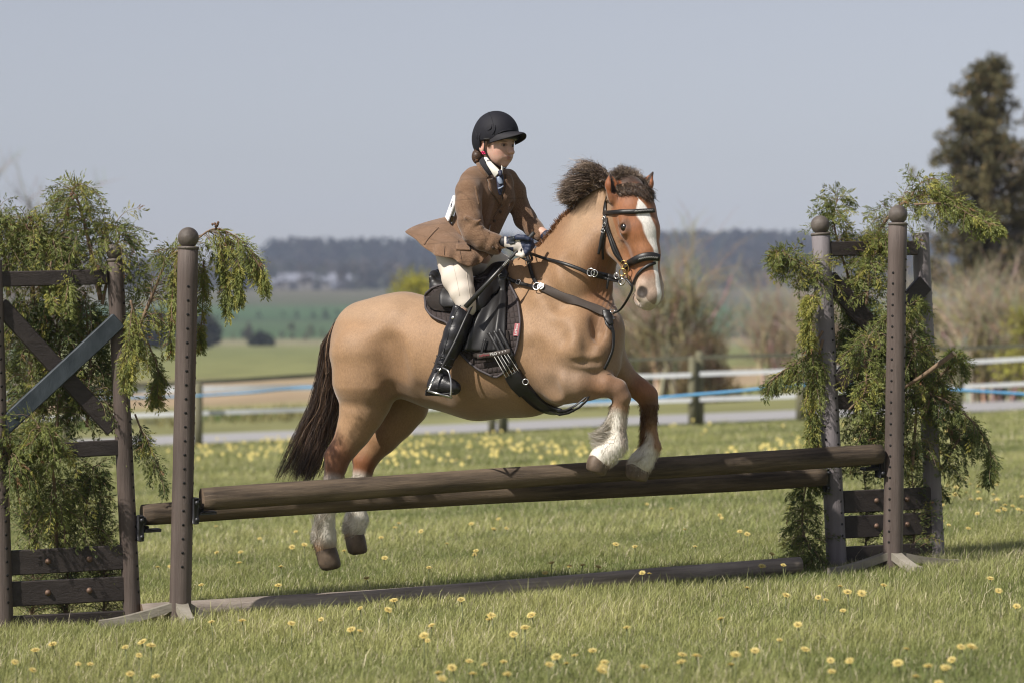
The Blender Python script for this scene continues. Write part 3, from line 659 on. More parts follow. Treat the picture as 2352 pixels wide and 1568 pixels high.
# ================================================================== THE HORSE
TH = R(25); HF = Vector((math.cos(TH), -math.sin(TH), 0)); HL = Vector((-math.sin(TH), -math.cos(TH), 0))   # forward, near side
def dc(px): return 12.75 - 0.55 * (px - 800) / 630
def S(px, py, rp, dd=0.0, d=None):                    # sphere from picture position, radius and depth offset
    d = (dc(px) if d is None else d) + dd
    return (P(px, py, d), rp * d / F)
# head frame
PHI = R(39); HFW = Vector((math.sin(PHI), -math.cos(PHI), 0)); HW = Vector((math.cos(PHI), math.sin(PHI), 0))
_p = 0.30; HU = (HFW * _p + Vector((0, 0, -1)) * math.sqrt(1 - _p * _p)).normalized(); HV = (HFW * math.sqrt(1 - _p * _p) + Vector((0, 0, _p))).normalized()
HO = P(1438, 428, 12.13)
def H(u, v, w=0.0): return HO + HU * u + HV * v + HW * w
def build_horse_field():
    x0, x1 = P(690, 0, 12.8).x, P(1560, 0, 12.1).x
    hx0, hx1 = P(1365, 0, 12.1).x, P(1540, 0, 12.1).x
    zf0, zf1 = P(0, 715, 12.1).z, P(0, 375, 12.1).z
    xs = axis_pts(x0, x1, .0095, [(hx0, hx1, .005)]); ys_ = axis_pts(11.75, 13.25, .0095, [(11.85, 12.32, .0055)]); zs = axis_pts(P(0, 1325, 12.5).z, zf1, .0095, [(zf0, zf1, .005), (P(0, 1320, 12.5).z, P(0, 830, 12.4).z, .007)])
    f = Field(xs, ys_, zs); sqL = lambda r: (HL, r)
    # trunk
    f.chain([S(862, 798, 104), S(925, 792, 110), S(1010, 812, 120), S(1100, 826, 132), S(1200, 816, 134), S(1275, 795, 122)], .06, sqL(.95))
    f.cone(*[q for pr in zip(S(840, 760, 62), S(930, 735, 55)) for q in pr], .06, sqL(1.1))
    f.cone(S(1275, 795, 122)[0], S(1335, 770, 97)[0], S(1275, 795, 122)[1], S(1335, 770, 97)[1], .06, sqL(.85))
    f.cone(*[q for pr in zip(S(1075, 745, 58), S(1180, 672, 62)) for q in pr], .05, sqL(.6))
    f.cone(*[q for pr in zip(S(1180, 668, 62), S(1245, 650, 75)) for q in pr], .05, sqL(.6))
    # buttock, near and far thigh masses
    for dd, sx in ((-.13, 0), (.14, 12)):
        f.cone(*[q for pr in zip(S(838 + sx, 815, 80, dd), S(842 + sx, 880, 72, dd)) for q in pr], .05)
    # neck
    f.chain([S(1285, 705, 112), S(1306, 645, 96)], .05, sqL(.62))
    f.chain([S(1306, 645, 96), S(1338, 580, 80), S(1374, 515, 62), S(1396, 478, 54)], .04, sqL(.58))
    f.chain([S(1268, 585, 22), S(1306, 528, 22), S(1350, 483, 20), S(1392, 455, 18)], .03, sqL(.7))    # crest
    f.chain([S(1372, 622, 28), S(1364, 660, 34), S(1362, 700, 38), S(1372, 740, 46)], .035, sqL(.7))                      # windpipe
    f.cone(*[q for pr in zip(S(1300, 655, 60, -.07), S(1378, 545, 34, -.06)) for q in pr], .06)         # neck muscle
    # chest and shoulders
    f.cone(*[q for pr in zip(S(1355, 770, 78, -.06), S(1365, 830, 62, -.06)) for q in pr], .045)
    f.cone(*[q for pr in zip(S(1362, 772, 74, .08), S(1385, 825, 55, .10)) for q in pr], .045)
    f.cone(*[q for pr in zip(S(1262, 700, 50, -.10), S(1335, 800, 70, -.14)) for q in pr], .05)         # near shoulder blade
    f.cone(*[q for pr in zip(S(1290, 860, 64, -.13), S(1262, 815, 60, -.12)) for q in pr], .05)         # triceps
    f.cone(*[q for pr in zip(S(1300, 820, 62, .13), S(1380, 830, 50, .16)) for q in pr], .05)
    # near foreleg
    D1 = 12.12
    f.chain([S(1306, 876, 47, d=D1 + .01), S(1330, 878, 41, d=D1), S(1360, 882, 32, d=D1), S(1392, 884, 25, d=D1 - .02), S(1415, 893, 23, d=D1 - .02)], .02)
    f.cone(*[q for pr in zip(S(1288, 893, 33, d=D1 + .03), S(1345, 890, 24, d=D1)) for q in pr], .03)
    f.cone(P(1298, 834, D1 - .105), P(1372, 832, D1 - .075), .012, .010, .022, None, 's')
    f.cone(*[q for pr in zip(S(1418, 893, 23, d=D1 - .02), S(1428, 912, 20, d=D1 - .02)) for q in pr], .018)
    f.chain([S(1428, 912, 20, d=D1 - .02), S(1424, 935, 18, d=D1 - .01), S(1421, 975, 17, d=D1), S(1420, 1005, 18, d=D1), S(1418, 1020, 22, d=D1)], .015)
    f.chain([S(1409, 935, 9, d=D1 + .01), S(1405, 990, 10, d=D1 + .01), S(1400, 1012, 13, d=D1 + .01)], .012)                     # tendon
    f.chain([S(1418, 1020, 22, d=D1), S(1402, 1036, 23, d=D1), S(1385, 1046, 25, d=D1 + .01), S(1376, 1053, 24, d=D1 + .01)], .015)
    # far foreleg
    D2 = 12.36
    f.chain([S(1385, 835, 48, d=D2 + .04), S(1420, 858, 34, d=D2), S(1450, 880, 24, d=D2), S(1472, 895, 23, d=D2 - .02), S(1486, 908, 24, d=D2 - .02)], .025)
    f.chain([S(1486, 908, 24, d=D2 - .02), S(1492, 930, 19, d=D2 - .02), S(1494, 962, 15, d=D2 - .01), S(1496, 1000, 14, d=D2), S(1497, 1026, 20, d=D2)], .015)
    f.chain([S(1482, 935, 10, d=D2), S(1484, 990, 10, d=D2 + .01)], .012)
    f.chain([S(1497, 1024, 20, d=D2), S(1484, 1044, 22, d=D2), S(1473, 1060, 26, d=D2), S(1466, 1070, 26, d=D2)], .015)
    # near hind leg
    D3 = 12.58; 
    f.chain([S(838, 880, 72, -.13), S(840, 925, 50, d=D3 + .02), S(828, 955, 44, d=D3), S(812, 992, 35, d=D3), S(794, 1025, 30, d=D3)], .04)
    f.cone(*[q for pr in zip(S(862, 850, 50, -.14), S(862, 902, 30, -.13)) for q in pr], .04)           # stifle
    f.chain([S(794, 1025, 27, d=D3), S(778, 1048, 26, d=D3), S(771, 1072, 24, d=D3), S(765, 1100, 20, d=D3), S(757, 1150, 17, d=D3), S(748, 1200, 19, d=D3), S(746, 1222, 24, d=D3)], .02)
    f.cone(*[q for pr in zip(S(785, 1000, 10, d=D3), S(756, 1046, 13, d=D3)) for q in pr], .02)          # point of hock, tendon
    f.chain([S(746, 1222, 23, d=D3), S(747, 1240, 24, d=D3), S(746, 1252, 25, d=D3)], .015)
    f.cone(*[q for pr in zip(S(733, 1215, 13, d=D3), S(732, 1236, 13, d=D3)) for q in pr], .015)
    # far hind leg
    D4 = 12.86
    f.chain([S(915, 880, 66, d=D4), S(932, 930, 48, d=D4), S(905, 968, 42, d=D4), S(878, 1005, 33, d=D4), S(852, 1038, 27, d=D4)], .04)
    f.chain([S(852, 1038, 26, d=D4), S(838, 1060, 25, d=D4), S(833, 1085, 21, d=D4), S(828, 1120, 17, d=D4), S(820, 1160, 18, d=D4), S(819, 1190, 27, d=D4)], .02)
    f.cone(*[q for pr in zip(S(845, 1015, 9, d=D4), S(824, 1055, 13, d=D4)) for q in pr], .02)
    f.chain([S(819, 1190, 25, d=D4), S(815, 1212, 23, d=D4), S(812, 1222, 22, d=D4)], .015)
    # fold between belly and thigh
    f.cone(*[q for pr in zip(S(882, 872, 26, -.12), S(948, 868, 34, -.06)) for q in pr], .04)
    # muscle hollows: flank, behind the elbow, shoulder edge
    f.ell(P(905, 860, dc(905) - .275), (.05, .05, .13), k=.06, op='s')
    f.ell(P(1235, 900, dc(1235) - .30), (.07, .05, .05), k=.05, op='s')
    f.ell(P(1372, 735, dc(1372) - .17), (.03, .04, .10), k=.05, op='s')
    for (a, b_, dd, r_, k_) in (((886, 790), (906, 905), -.265, .028, .075), ((900, 900), (950, 925), -.20, .022, .05), ((1222, 800), (1262, 900), -.285, .028, .060), ((1345, 700), (1352, 800), -.245, .016, .065),
            ((1225, 700), (1290, 775), -.265, .018, .06), ((1300, 600), (1345, 690), -.185, .018, .06), ((1240, 620), (1285, 700), -.20, .02, .07), ((950, 905), (1010, 925), -.24, .02, .06), ((700, 930), (700, 990), -.9, .001, .05)):
        f.cone(P(a[0], a[1], dc(a[0]) + dd), P(b_[0], b_[1], dc(b_[0]) + dd), r_, r_, k_, None, 's')
    for (a, b_, dd, r_, k_) in (((912, 728), (880, 790), -.15, .030, .05), ((1300, 780), (1275, 850), -.205, .030, .05), ((850, 860), (838, 940), -.19, .028, .05), ((1378, 800), (1384, 850), -.13, .028, .04)):
        f.cone(P(a[0], a[1], dc(a[0]) + dd), P(b_[0], b_[1], dc(b_[0]) + dd), r_, r_ * .8, k_)
    # ---- head
    f.cone(H(.03, .0), H(.12, .015), .078, .090, .03, (HW, .95)); f.cone(H(.12, .015), H(.21, .022), .090, .088, .03, (HW, .97)); f.cone(H(.21, .022), H(.31, .030), .086, .063, .03, (HW, .88))
    f.cone(H(.31, .030), H(.43, .014), .062, .052, .03, (HW, .95)); f.cone(H(.43, .014), H(.487, .008), .056, .058, .02, (HW, 1.0))
    f.cone(H(.02, -.03), H(.14, -.03), .070, .085, .03, (HW, .85))
    for sg in (-1, 1):
        f.cone(H(.16, -.075, sg * .04), H(.24, -.085, sg * .036), .066, .060, .03, (HW, .62)); f.cone(H(.24, -.088, sg * .03), H(.40, -.045, sg * .02), .040, .029, .03)
        f.cone(H(.150, .030, sg * .076), H(.212, .028, sg * .084), .022, .024, .018)                      # brow
        f.cone(H(.455, .022, sg * .034), H(.485, -.003, sg * .043), .029, .025, .012)                     # nostril rim
        f.ell(H(.484, .026, sg * .070), (.027, .018, .019), [HU, HV, HW], .006, 's')
        f.ell(H(.198, .034, sg * .106), (.024, .016, .015), [HU, HV, HW], .006, 's')                      # eye socket
        f.cone(H(.182, .036, sg * .098), H(.186, .012, sg * .100), .006, .005, .006); f.ell(H(.34, -.020, sg * .076), (.07, .020, .016), [HU, HV, HW], .04, 's')
    f.cone(H(.487, -.002), H(.510, -.018), .050, .040, .015, (HW, .95)); f.cone(H(.500, -.048), H(.475, -.062), .029, .028, .012, (HW, 1.1))   # lips, chin
    for sg in (-1, 1): f.ell(H(.500, -.034, sg * .045), (.030, .0045, .024), [HU, HV, HW], .005, 's')     # mouth line
    # ears
    for base, tip, fr, r in ((P(1408, 447, 12.06), P(1400, 397, 12.06), Vector((.55, -.83, .05)), .0295), (P(1476, 447, 12.23), P(1500, 394, 12.24), Vector((-.25, -.95, .1)), .027)):
        ax = (tip - base); L = ax.length; u = ax.normalized(); fr = (fr - u * fr.dot(u)).normalized(); sd = u.cross(fr)
        f.cone(base - u * .02, base + u * L * .45, r * .85, r, .02, (fr, .75)); f.cone(base + u * L * .42, tip - u * .004, r * .97, .005, .01, (fr, .75))
        f.cone(base + u * L * .15 + fr * .019, tip + fr * .012, r * .58, .004, .006, (fr, .9), 's')
    return f
_f = build_horse_field(); HVt, HFc = _f.mesh(); del _f
HVt = relax(HVt, HFc, 2); 
_px, _py = proj(HVt); _w = (1 - sstep(1300, 1380, _px)) * (1 - sstep(880, 930, _py))
HN = vnormals(HVt, HFc); HVt = HVt + HN * (.0028 * vnoise(HVt, 9, 3) * _w)[:, None]
# skin folds on the lower neck and throat
_fw = sstep(1355, 1385, _px) * (1 - sstep(1412, 1420, _px)) * sstep(590, 640, _py) * (1 - sstep(740, 790, _py))
HVt = HVt + HN * (.0013 * np.sin((_px * .9 + _py * .35) * .60 + 3.2 * vnoise(HVt, 12, 5)) * _fw)[:, None]
HN = vnormals(HVt, HFc)
horse_bvh = BVHTree.FromPolygons([tuple(v) for v in HVt.tolist()], [tuple(q) for q in HFc.tolist()])
# ---- coat colours, with shade on belly, flank, elbow and chest painted in
DUN = np.array((.325, .196, .104)); col = np.tile(DUN, (len(HVt), 1)); PXY = np.stack(proj(HVt), 1)
CH = (.30, .105, .035); CHD = (.17, .060, .025); WH = (.74, .70, .62); DK_ = (.045, .026, .018); GR = (.26, .18, .125)
nz1 = vnoise(HVt, 5, 8)
def pp(px, py, rx, ry, color, s=1.0, soft=.35, d=None, dr=.35, ns=.12):
    d = dc(px) if d is None else d
    q = np.sqrt(((PXY[:, 0] - px) / rx) ** 2 + ((PXY[:, 1] - py) / ry) ** 2 + ((HVt[:, 1] - d) / dr) ** 2) + ns * nz1
    w = (1 - sstep(1 - soft, 1 + soft, q)) * s; col[:] = col * (1 - w[:, None]) + np.array(color) * w[:, None]
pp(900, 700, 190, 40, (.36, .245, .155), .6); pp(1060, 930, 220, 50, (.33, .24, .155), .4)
pp(1000, 760, 120, 60, (.30, .175, .09), .5, .6); pp(898, 850, 36, 90, (.19, .105, .05), .6, .7); pp(1120, 900, 300, 60, (.23, .14, .08), .45, .7); pp(1240, 860, 40, 90, (.22, .13, .07), .5, .7)  # warm dark tones paint shade into flank, belly and elbow hollow
pp(1265, 570, 70, 110, (.27, .145, .068), .7, .6); pp(1385, 640, 45, 140, (.22, .092, .038), .85, .7); pp(1330, 780, 60, 60, (.25, .15, .08), .5, .7); pp(1350, 500, 60, 60, (.37, .25, .15), .5, .6); pp(1400, 790, 45, 110, (.20, .115, .06), .6, .6)  # chest patch darkened as painted shade; neck patches are coat colour
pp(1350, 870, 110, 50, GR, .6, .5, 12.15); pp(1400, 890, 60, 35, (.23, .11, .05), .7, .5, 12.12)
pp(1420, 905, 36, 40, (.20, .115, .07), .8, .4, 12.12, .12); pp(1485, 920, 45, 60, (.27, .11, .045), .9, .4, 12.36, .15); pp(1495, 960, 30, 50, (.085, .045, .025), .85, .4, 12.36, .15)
pp(1415, 990, 38, 55, WH, 1, .22, 12.12, .14, .1); pp(1400, 1035, 45, 30, WH, 1, .25, 12.12, .14, .1); pp(1432, 985, 9, 50, GR, .6, .5, 12.1, .1)
pp(1496, 1010, 30, 40, (.42, .24, .13), .8, .5, 12.36, .14); pp(1475, 1050, 36, 38, WH, 1, .25, 12.36, .14); pp(1486, 1016, 16, 26, WH, .75, .4, 12.36, .14)
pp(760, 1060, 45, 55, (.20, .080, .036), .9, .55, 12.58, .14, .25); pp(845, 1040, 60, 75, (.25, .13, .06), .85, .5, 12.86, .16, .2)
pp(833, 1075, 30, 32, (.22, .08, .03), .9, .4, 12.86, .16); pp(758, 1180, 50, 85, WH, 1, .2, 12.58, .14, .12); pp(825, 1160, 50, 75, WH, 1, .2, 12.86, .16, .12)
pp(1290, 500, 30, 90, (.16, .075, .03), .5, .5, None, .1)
# head colours in the head frame
hq = HVt - np.array(HO); hu = hq @ np.array(HU); hv = hq @ np.array(HV); hw = hq @ np.array(HW)
hm = sstep(-.06, -.02, hu - 0.3 * (hv < -.03)) * sstep(-.13, -.08, hv) * (np.abs(hw) < .13) * (HVt[:, 2] > P(0, 715, 12.1).z) * (np.linalg.norm(hq - np.array(HU) * .27, axis=1) < .38)
def hp(w, color): w = (np.clip(w, 0, 1) * (hm > .01))[:, None]; col[:] = col * (1 - w) + np.array(color) * w
fur = vnoise(HVt, 30, 4)
hp(hm * .95, (.285, .115, .045)); hp(sstep(-.02, -.08, -hv * 0 + hv) * 0, CH)
hp(.6 * (1 - sstep(.04, .1, hu)), CHD); hp(.55 * sstep(.0, .06, hv) * (1 - sstep(.2, .3, hu)), (.25, .085, .03))
hp(.7 * sstep(.02, .10, -hv) * (1 - sstep(.33, .40, hu)), (.42, .25, .13))
hp(.6 * (1 - sstep(.016, .040, np.hypot(hu - .198, (np.abs(hw) - .092)) + 4 * np.maximum(0, np.abs(hv - .03) - .03))) , (.09, .05, .03))
_mz = sstep(.38, .455, hu + .010 * fur); hp(.8 * _mz, (.42, .33, .26)); hp(.6 * sstep(.475, .52, hu) * sstep(-.02, .05, hv + .01 * fur), (.30, .22, .18))
bw = .028 * sstep(.075, .17, hu) - .016 * sstep(.22, .36, hu) + .004 * fur; bw = np.maximum(bw, .0012); bc = -.038 + .040 * sstep(.1, .36, hu)
hp((1 - sstep(bw * .8, bw * 1.15, np.abs(hw - bc))) * (hv > .03 - .02) * sstep(.060, .080, hu + .006 * fur), (.82, .78, .72))
hp(.9 * sstep(.49, .52, hu + .006 * fur) * (np.abs(hw) < .07) * (hv < .03), (.60, .50, .42)); hp(.6 * (1 - sstep(.02, .04, np.hypot(hu - .44, hw + .075))), (.55, .40, .30))
hp(.9 * (1 - sstep(.021, .031, np.sqrt((hu - .484) ** 2 + (hv - .024) ** 2 + (np.abs(hw) - .058) ** 2))), (.014, .010, .009))  # nostrils painted near black to deepen the shade inside
hp(.9 * (1 - sstep(.000, .030, hu + .006 * fur)) * (hv > -.03) * (np.abs(hw) < .06), (.055, .036, .027)); col[:] = col * (1 + .17 * hm * fur)[:, None]
# ears: dark inside and rim, chestnut outside
for base, tip, fr in ((P(1408, 447, 12.06), P(1400, 397, 12.06), Vector((.55, -.83, .05))), (P(1476, 447, 12.23), P(1500, 394, 12.24), Vector((-.25, -.95, .1)))):
    u = (tip - base); L = u.length; u = np.array(u.normalized()); q = HVt - np.array(base); t = q @ u; rad = np.linalg.norm(q - t[:, None] * u, axis=1)
    w = sstep(.0, .02, t) * (rad < .045) * (t < L + .03); col[:] = np.where(w[:, None] > .3, np.array((.26, .085, .028)), col)
    ins = w * ((HN @ np.array(fr)) > .1) * (rad < .016 * (1.15 - t / L * .7)) ; col[:] = np.where(ins[:, None] > .3, np.array((.035, .018, .012)), col)
    tp = w * sstep(L * .75, L, t); col[:] = col * (1 - tp[:, None] * .8) + np.array((.04, .02, .015)) * tp[:, None] * .8
col *= (1 + .06 * vnoise(HVt, 26, 9) + .05 * vnoise(HVt * np.array([1, 1, .4]), 60, 7) + .08 * vnoise(HVt, 5, 2))[:, None]
def coat_mat():
    m = bpy.data.materials.new('coat'); m.use_nodes = True; N = m.node_tree.nodes; L = m.node_tree.links; b = N['Principled BSDF']
    b.inputs['Roughness'].default_value = .60; b.inputs['Specular IOR Level'].default_value = .42; b.inputs['Sheen Weight'].default_value = .3; b.inputs['Sheen Roughness'].default_value = .4
    vc = N.new('ShaderNodeVertexColor'); vc.layer_name = 'Col'; tc = N.new('ShaderNodeTexCoord')
    mp = N.new('ShaderNodeMapping'); mp.inputs['Scale'].default_value = (1, 1, .45); mp.inputs['Rotation'].default_value = (0, .5, 0); L.new(tc.outputs['Object'], mp.inputs[0])
    n1 = N.new('ShaderNodeTexNoise'); n1.inputs['Scale'].default_value = 170; n1.inputs['Detail'].default_value = 5; n1.inputs['Roughness'].default_value = .75; L.new(mp.outputs[0], n1.inputs['Vector'])
    mr = N.new('ShaderNodeMapRange'); mr.inputs[1].default_value = .3; mr.inputs[2].default_value = .7; mr.inputs[3].default_value = .78; mr.inputs[4].default_value = 1.2; L.new(n1.outputs[0], mr.inputs[0])
    vm = N.new('ShaderNodeVectorMath'); vm.operation = 'SCALE'; L.new(vc.outputs[0], vm.inputs[0]); L.new(mr.outputs[0], vm.inputs['Scale']); L.new(vm.outputs[0], b.inputs['Base Color'])
    bp = N.new('ShaderNodeBump'); bp.inputs['Strength'].default_value = .45; bp.inputs['Distance'].default_value = .003; L.new(n1.outputs[0], bp.inputs['Height']); L.new(bp.outputs[0], b.inputs['Normal'])
    return m
M_coat = coat_mat()
horse = thing('horse', P(1100, 1330, 12.5), 'dun and chestnut pony with white blaze and white feathered legs jumping over the poles', 'horse')
hbody = obj('body', HVt, HFc, M_coat, horse, col=np.clip(col, .005, .95))
# eyes
M_eye = mat('horse_eye', (.012, .007, .005), .06, coat=.6, spec=.6)
for sg in (-1, 1):
    mb = MB(); c = H(.199, .031, sg * .083); mb.lathe(c, HW * sg, [(-.021 * math.cos(math.pi * i / 12), .021 * math.sin(math.pi * i / 12) + .0002) for i in range(13)], 20); mb.build('eye', M_eye, horse)
M_hoof = mat('hoof', (.12, .085, .058), .6, noise=(26, .5), bump=(60, .4, .002))
def hoof(cor, toe, d, rc, back):
    """cor/toe: picture positions of the coronet centre and toe; a rounded cone whose sole faces back"""
    a = P(cor[0], cor[1], d); t = P(toe[0], toe[1], d); u = (t - a); L = u.length; u.normalize()
    bk = Vector(back); bk = (bk - u * bk.dot(u)).normalized(); sd = u.cross(bk); vs = []; fs = []; n = 32
    prof = [(-.012, .90, 0), (.0, 1.0, 0), (.008, 1.03, 0), (L * .35, 1.06, -.02), (L * .6, 1.06, -.04), (L * .82, 1.0, -.09), (L * .93, .86, -.16), (L * .985, .62, -.22), (L, .15, -.28)]
    for (h, r, sh) in prof:
        for k in range(n):
            an = 6.28318 * k / n; ca = math.cos(an); fl = .80 if ca > 0 else 1.04
            vs.append(a + u * h + rc * r * (bk * ca * fl + sd * math.sin(an)) + bk * rc * sh)
    N_ = len(prof)
    for i in range(N_ - 1):
        for k in range(n): k2 = (k + 1) % n; fs.append((i * n + k, i * n + k2, (i + 1) * n + k2, (i + 1) * n + k))
    fs.append(tuple((N_ - 1) * n + k for k in range(n)))
    obj('hoof', vs, fs, M_hoof, horse)
hoof((746, 1262), (756, 1309), 12.58, 26 / F * 12.58, (-.9, -.3, -.3))
hoof((812, 1230), (818, 1273), 12.86, 24 / F * 12.86, (-.9, -.3, -.3))
hoof((1372, 1054), (1362, 1085), 12.13, 26 / F * 12.12, (-1, .1, .2))
hoof((1462, 1070), (1456, 1102), 12.36, 27 / F * 12.36, (-1, .1, .2))

# ---- hair as fine ribbons
def hairs(name, roots, paths, cols, mat_, parent, w=.0016, seg=9, seed=0, wav=.006, wf=3.0, jit=.25, thin=.35):
    """paths(i,t)->points; roots (n,3) start, returns ribbon mesh"""
    g = np.random.default_rng(seed); n = len(roots); T = np.linspace(0, 1, seg)
    pts = paths                                       # (n, seg, 3)
    ph = g.uniform(0, 6.28, (n, 3)); fr = wf * (0.7 + .6 * g.random((n, 1))); am = wav * (0.4 + 1.2 * g.random((n, 1)))
    off = np.stack([np.sin(T[None] * 6.28 * fr + ph[:, [k]]) * am * np.minimum(1, T[None] * 3) for k in range(3)], -1); pts = pts + off
    tan = unit(np.gradient(pts, axis=1)); sd = unit(np.cross(tan, unit(g.normal(size=(n, 1, 3)) + np.array([0, .6, 0]))))
    ww = (w * (0.6 + .8 * g.random((n, 1))) * (1 - (1 - thin) * T[None]))[..., None]
    A = pts + sd * ww; B = pts - sd * ww; V = np.stack([A, B], 2).reshape(-1, 3); q = []
    base = np.arange(n)[:, None] * seg * 2 + np.arange(seg - 1)[None] * 2; Fq = np.stack([base, base + 1, base + 3, base + 2], -1).reshape(-1, 4)
    cc = np.repeat(cols, seg * 2, 0).reshape(n, seg, 2, 3)
    return obj(name, V, Fq, mat_, parent, col=cc.reshape(-1, 3), smooth=True)
M_hair = mat('hair', (1, 1, 1), .38, vcol=True, spec=.45)
M_fea = mat('feather_hair', (1, 1, 1), .8, vcol=True, spec=.15, trans=.45)
def bez(P0, P1, P2, P3, seg):
    t = np.linspace(0, 1, seg)[None, :, None]; a, b, c, d = [x[:, None, :] for x in (P0, P1, P2, P3)]
    return (1 - t) ** 3 * a + 3 * t * (1 - t) ** 2 * b + 3 * t * t * (1 - t) * c + t ** 3 * d
def W2(px, py, d): px = np.asarray(px, float); return np.stack([(px - CX) / F * d, d + 0 * px, CZ - (np.asarray(py, float) - HOR) / F * d], -1)
def lerp_pts(tab, t):
    tab = np.array(tab, float); s = np.linspace(0, 1, len(tab)); return np.stack([np.interp(t, s, tab[:, k]) for k in range(tab.shape[1])], -1)
g = np.random.default_rng(77)
def haircol(n, a, b, g, hi=None, ph=.1):
    t = g.random((n, 1)); c = np.array(a) * (1 - t) + np.array(b) * t
    if hi is not None: m = g.random(n) < ph; c[m] = np.array(hi)
    return c * (.8 + .4 * g.random((n, 1)))
_cx = np.arange(1228, 1412, 4.0); _cy = []; _cd = []
for _x in _cx:
    for _y in np.arange(400, 640, 1.5):
        _h = horse_bvh.ray_cast(Vector((0, 0, CZ)), (P(_x, _y, 12) - Vector((0, 0, CZ))).normalized())
        if _h[0] is not None: _cy.append(_y); _cd.append(_h[0].y); break
    else: _cy.append(_cy[-1] if _cy else 570); _cd.append(_cd[-1] if _cd else 12.3)
def crest(x): return np.interp(x, _cx, _cy), np.interp(x, _cx, _cd)
# mane: blown up and back from the crest, gathered in locks
n = 6500; nc = 150; tc0 = g.random(nc); kc = 1 - .62 * g.random(nc) ** 1.3; dcl = g.normal(0, .045, nc); ci = g.integers(0, nc, n)
t = np.clip(tc0[ci] + g.normal(0, .035, n), 0, 1); rt = lerp_pts([(1338, 474), (1360, 460), (1378, 450), (1392, 444), (1408, 440)], t); _m = g.random(n) < .22; rt[_m, 0] -= 24; _q = rt[:, 0] < 1392; rt[_q, 1] = crest(rt[_q, 0])[0] + 4
tb = lerp_pts([(1292, 478), (1278, 452), (1276, 426), (1292, 404), (1326, 372), (1362, 376), (1388, 392)], np.clip(tc0[ci] * .9 + .05 + g.normal(0, .03, n), 0, 1))
k = np.clip(kc[ci] * (1 - .35 * g.random(n) ** 2), .2, 1.05)
d0 = dc(rt[:, 0]) + g.normal(0, .02, n) - .01; d3 = d0 + dcl[ci] + g.normal(0, .008, n)
ex = rt[:, 0] + (tb[:, 0] - rt[:, 0]) * k + g.normal(0, 3.0, n); ey = rt[:, 1] + (tb[:, 1] - rt[:, 1]) * k + g.normal(0, 3.0, n)
R0 = W2(rt[:, 0], rt[:, 1], d0); R3 = W2(ex, ey, d3)
m1 = W2(rt[:, 0] - 6 + .10 * (ex - rt[:, 0]), rt[:, 1] + (ey - rt[:, 1]) * .45 - 14 * k, d0 + .01); m2 = W2(rt[:, 0] + (ex - rt[:, 0]) * .66, ey - 10 * k, d3)
lc = g.random((nc, 1)); cm = haircol(n, (.055, .040, .031), (.20, .145, .11), g, (.36, .28, .21), .16) * (.55 + 1.0 * lc[ci])
hairs('mane', R0, bez(R0, m1, m2, R3, 16), cm, M_hair, horse, .0012, 16, 1, .0017, 4.0)
q = g.choice(n, 900); R4 = R3[q] + (R3[q] - R0[q]) * g.uniform(.04, .30, (900, 1)) + g.normal(0, .006, (900, 3))
hairs('mane', R0[q], bez(R0[q], m1[q], m2[q], R4, 18), cm[q] * 1.5 + .02, M_hair, horse, .0008, 18, 6, .0042, 4.5)
# roached bristles along the lower crest
n = 1500; t = g.random(n); rt = np.stack([1236 + 90 * t, 0 * t], 1); rt[:, 1] = crest(rt[:, 0])[0]; d0 = crest(rt[:, 0])[1] + g.normal(0, .008, n); R0 = W2(rt[:, 0] + 3, rt[:, 1] + 6, d0); R3 = W2(rt[:, 0] - 3 + g.normal(0, 3, n), rt[:, 1] - 4 + g.normal(0, 2.5, n), d0 + g.normal(0, .01, n))
hairs('mane', R0, bez(R0, R0 * .7 + R3 * .3, R0 * .3 + R3 * .7, R3, 4), haircol(n, (.10, .045, .02), (.26, .13, .06), g), M_hair, horse, .0014, 4, 2, .001)
# forelock between the ears, blown up and over the forehead
n = 2600; t = g.random(n); rt = lerp_pts([(1414, 436), (1440, 430), (1470, 436)], t); R0 = W2(rt[:, 0], rt[:, 1] + g.normal(0, 3, n), 12.12 + .09 * t + g.normal(0, .015, n))
tb = lerp_pts([(1402, 398), (1425, 384), (1452, 390), (1470, 405), (1488, 430)], np.clip(t + g.normal(0, .12, n), 0, 1)); k = 1 - .5 * g.random(n) ** 1.5
ex = rt[:, 0] + (tb[:, 0] - rt[:, 0]) * k + g.normal(0, 5, n); ey = rt[:, 1] + (tb[:, 1] - rt[:, 1]) * k + g.normal(0, 5, n); R3 = W2(ex, ey, R0[:, 1] - .02 + g.normal(0, .03, n))
m1 = R0 + (R3 - R0) * .3 + np.array([-.008, 0, .02]); m2 = R0 + (R3 - R0) * .8 + np.array([.006, 0, .018])
hairs('forelock', R0, bez(R0, m1, m2, R3, 12), haircol(n, (.06, .042, .032), (.24, .175, .13), g, (.38, .30, .22), .16), M_hair, horse, .0012, 12, 3, .005, 4.0)
def surf_d(xs, ys, dflt):
    out = []
    for a, b in zip(xs, ys):
        h = horse_bvh.ray_cast(Vector((0, 0, CZ)), (P(a, b, 12) - Vector((0, 0, CZ))).normalized()); out.append(h[0].y if h[0] is not None and abs(h[0].y - 12.1) < .25 else dflt)
    return np.array(out)
n = 3000; t = np.where(g.random(n) < .4, .62 + .38 * g.random(n), g.random(n)); rt = lerp_pts([(1414, 436), (1440, 430), (1466, 432), (1486, 440)], t); rt[:, 1] += g.uniform(-10, 8, n); R0 = W2(rt[:, 0], rt[:, 1], surf_d(rt[:, 0], rt[:, 1], 12.1) + .002)
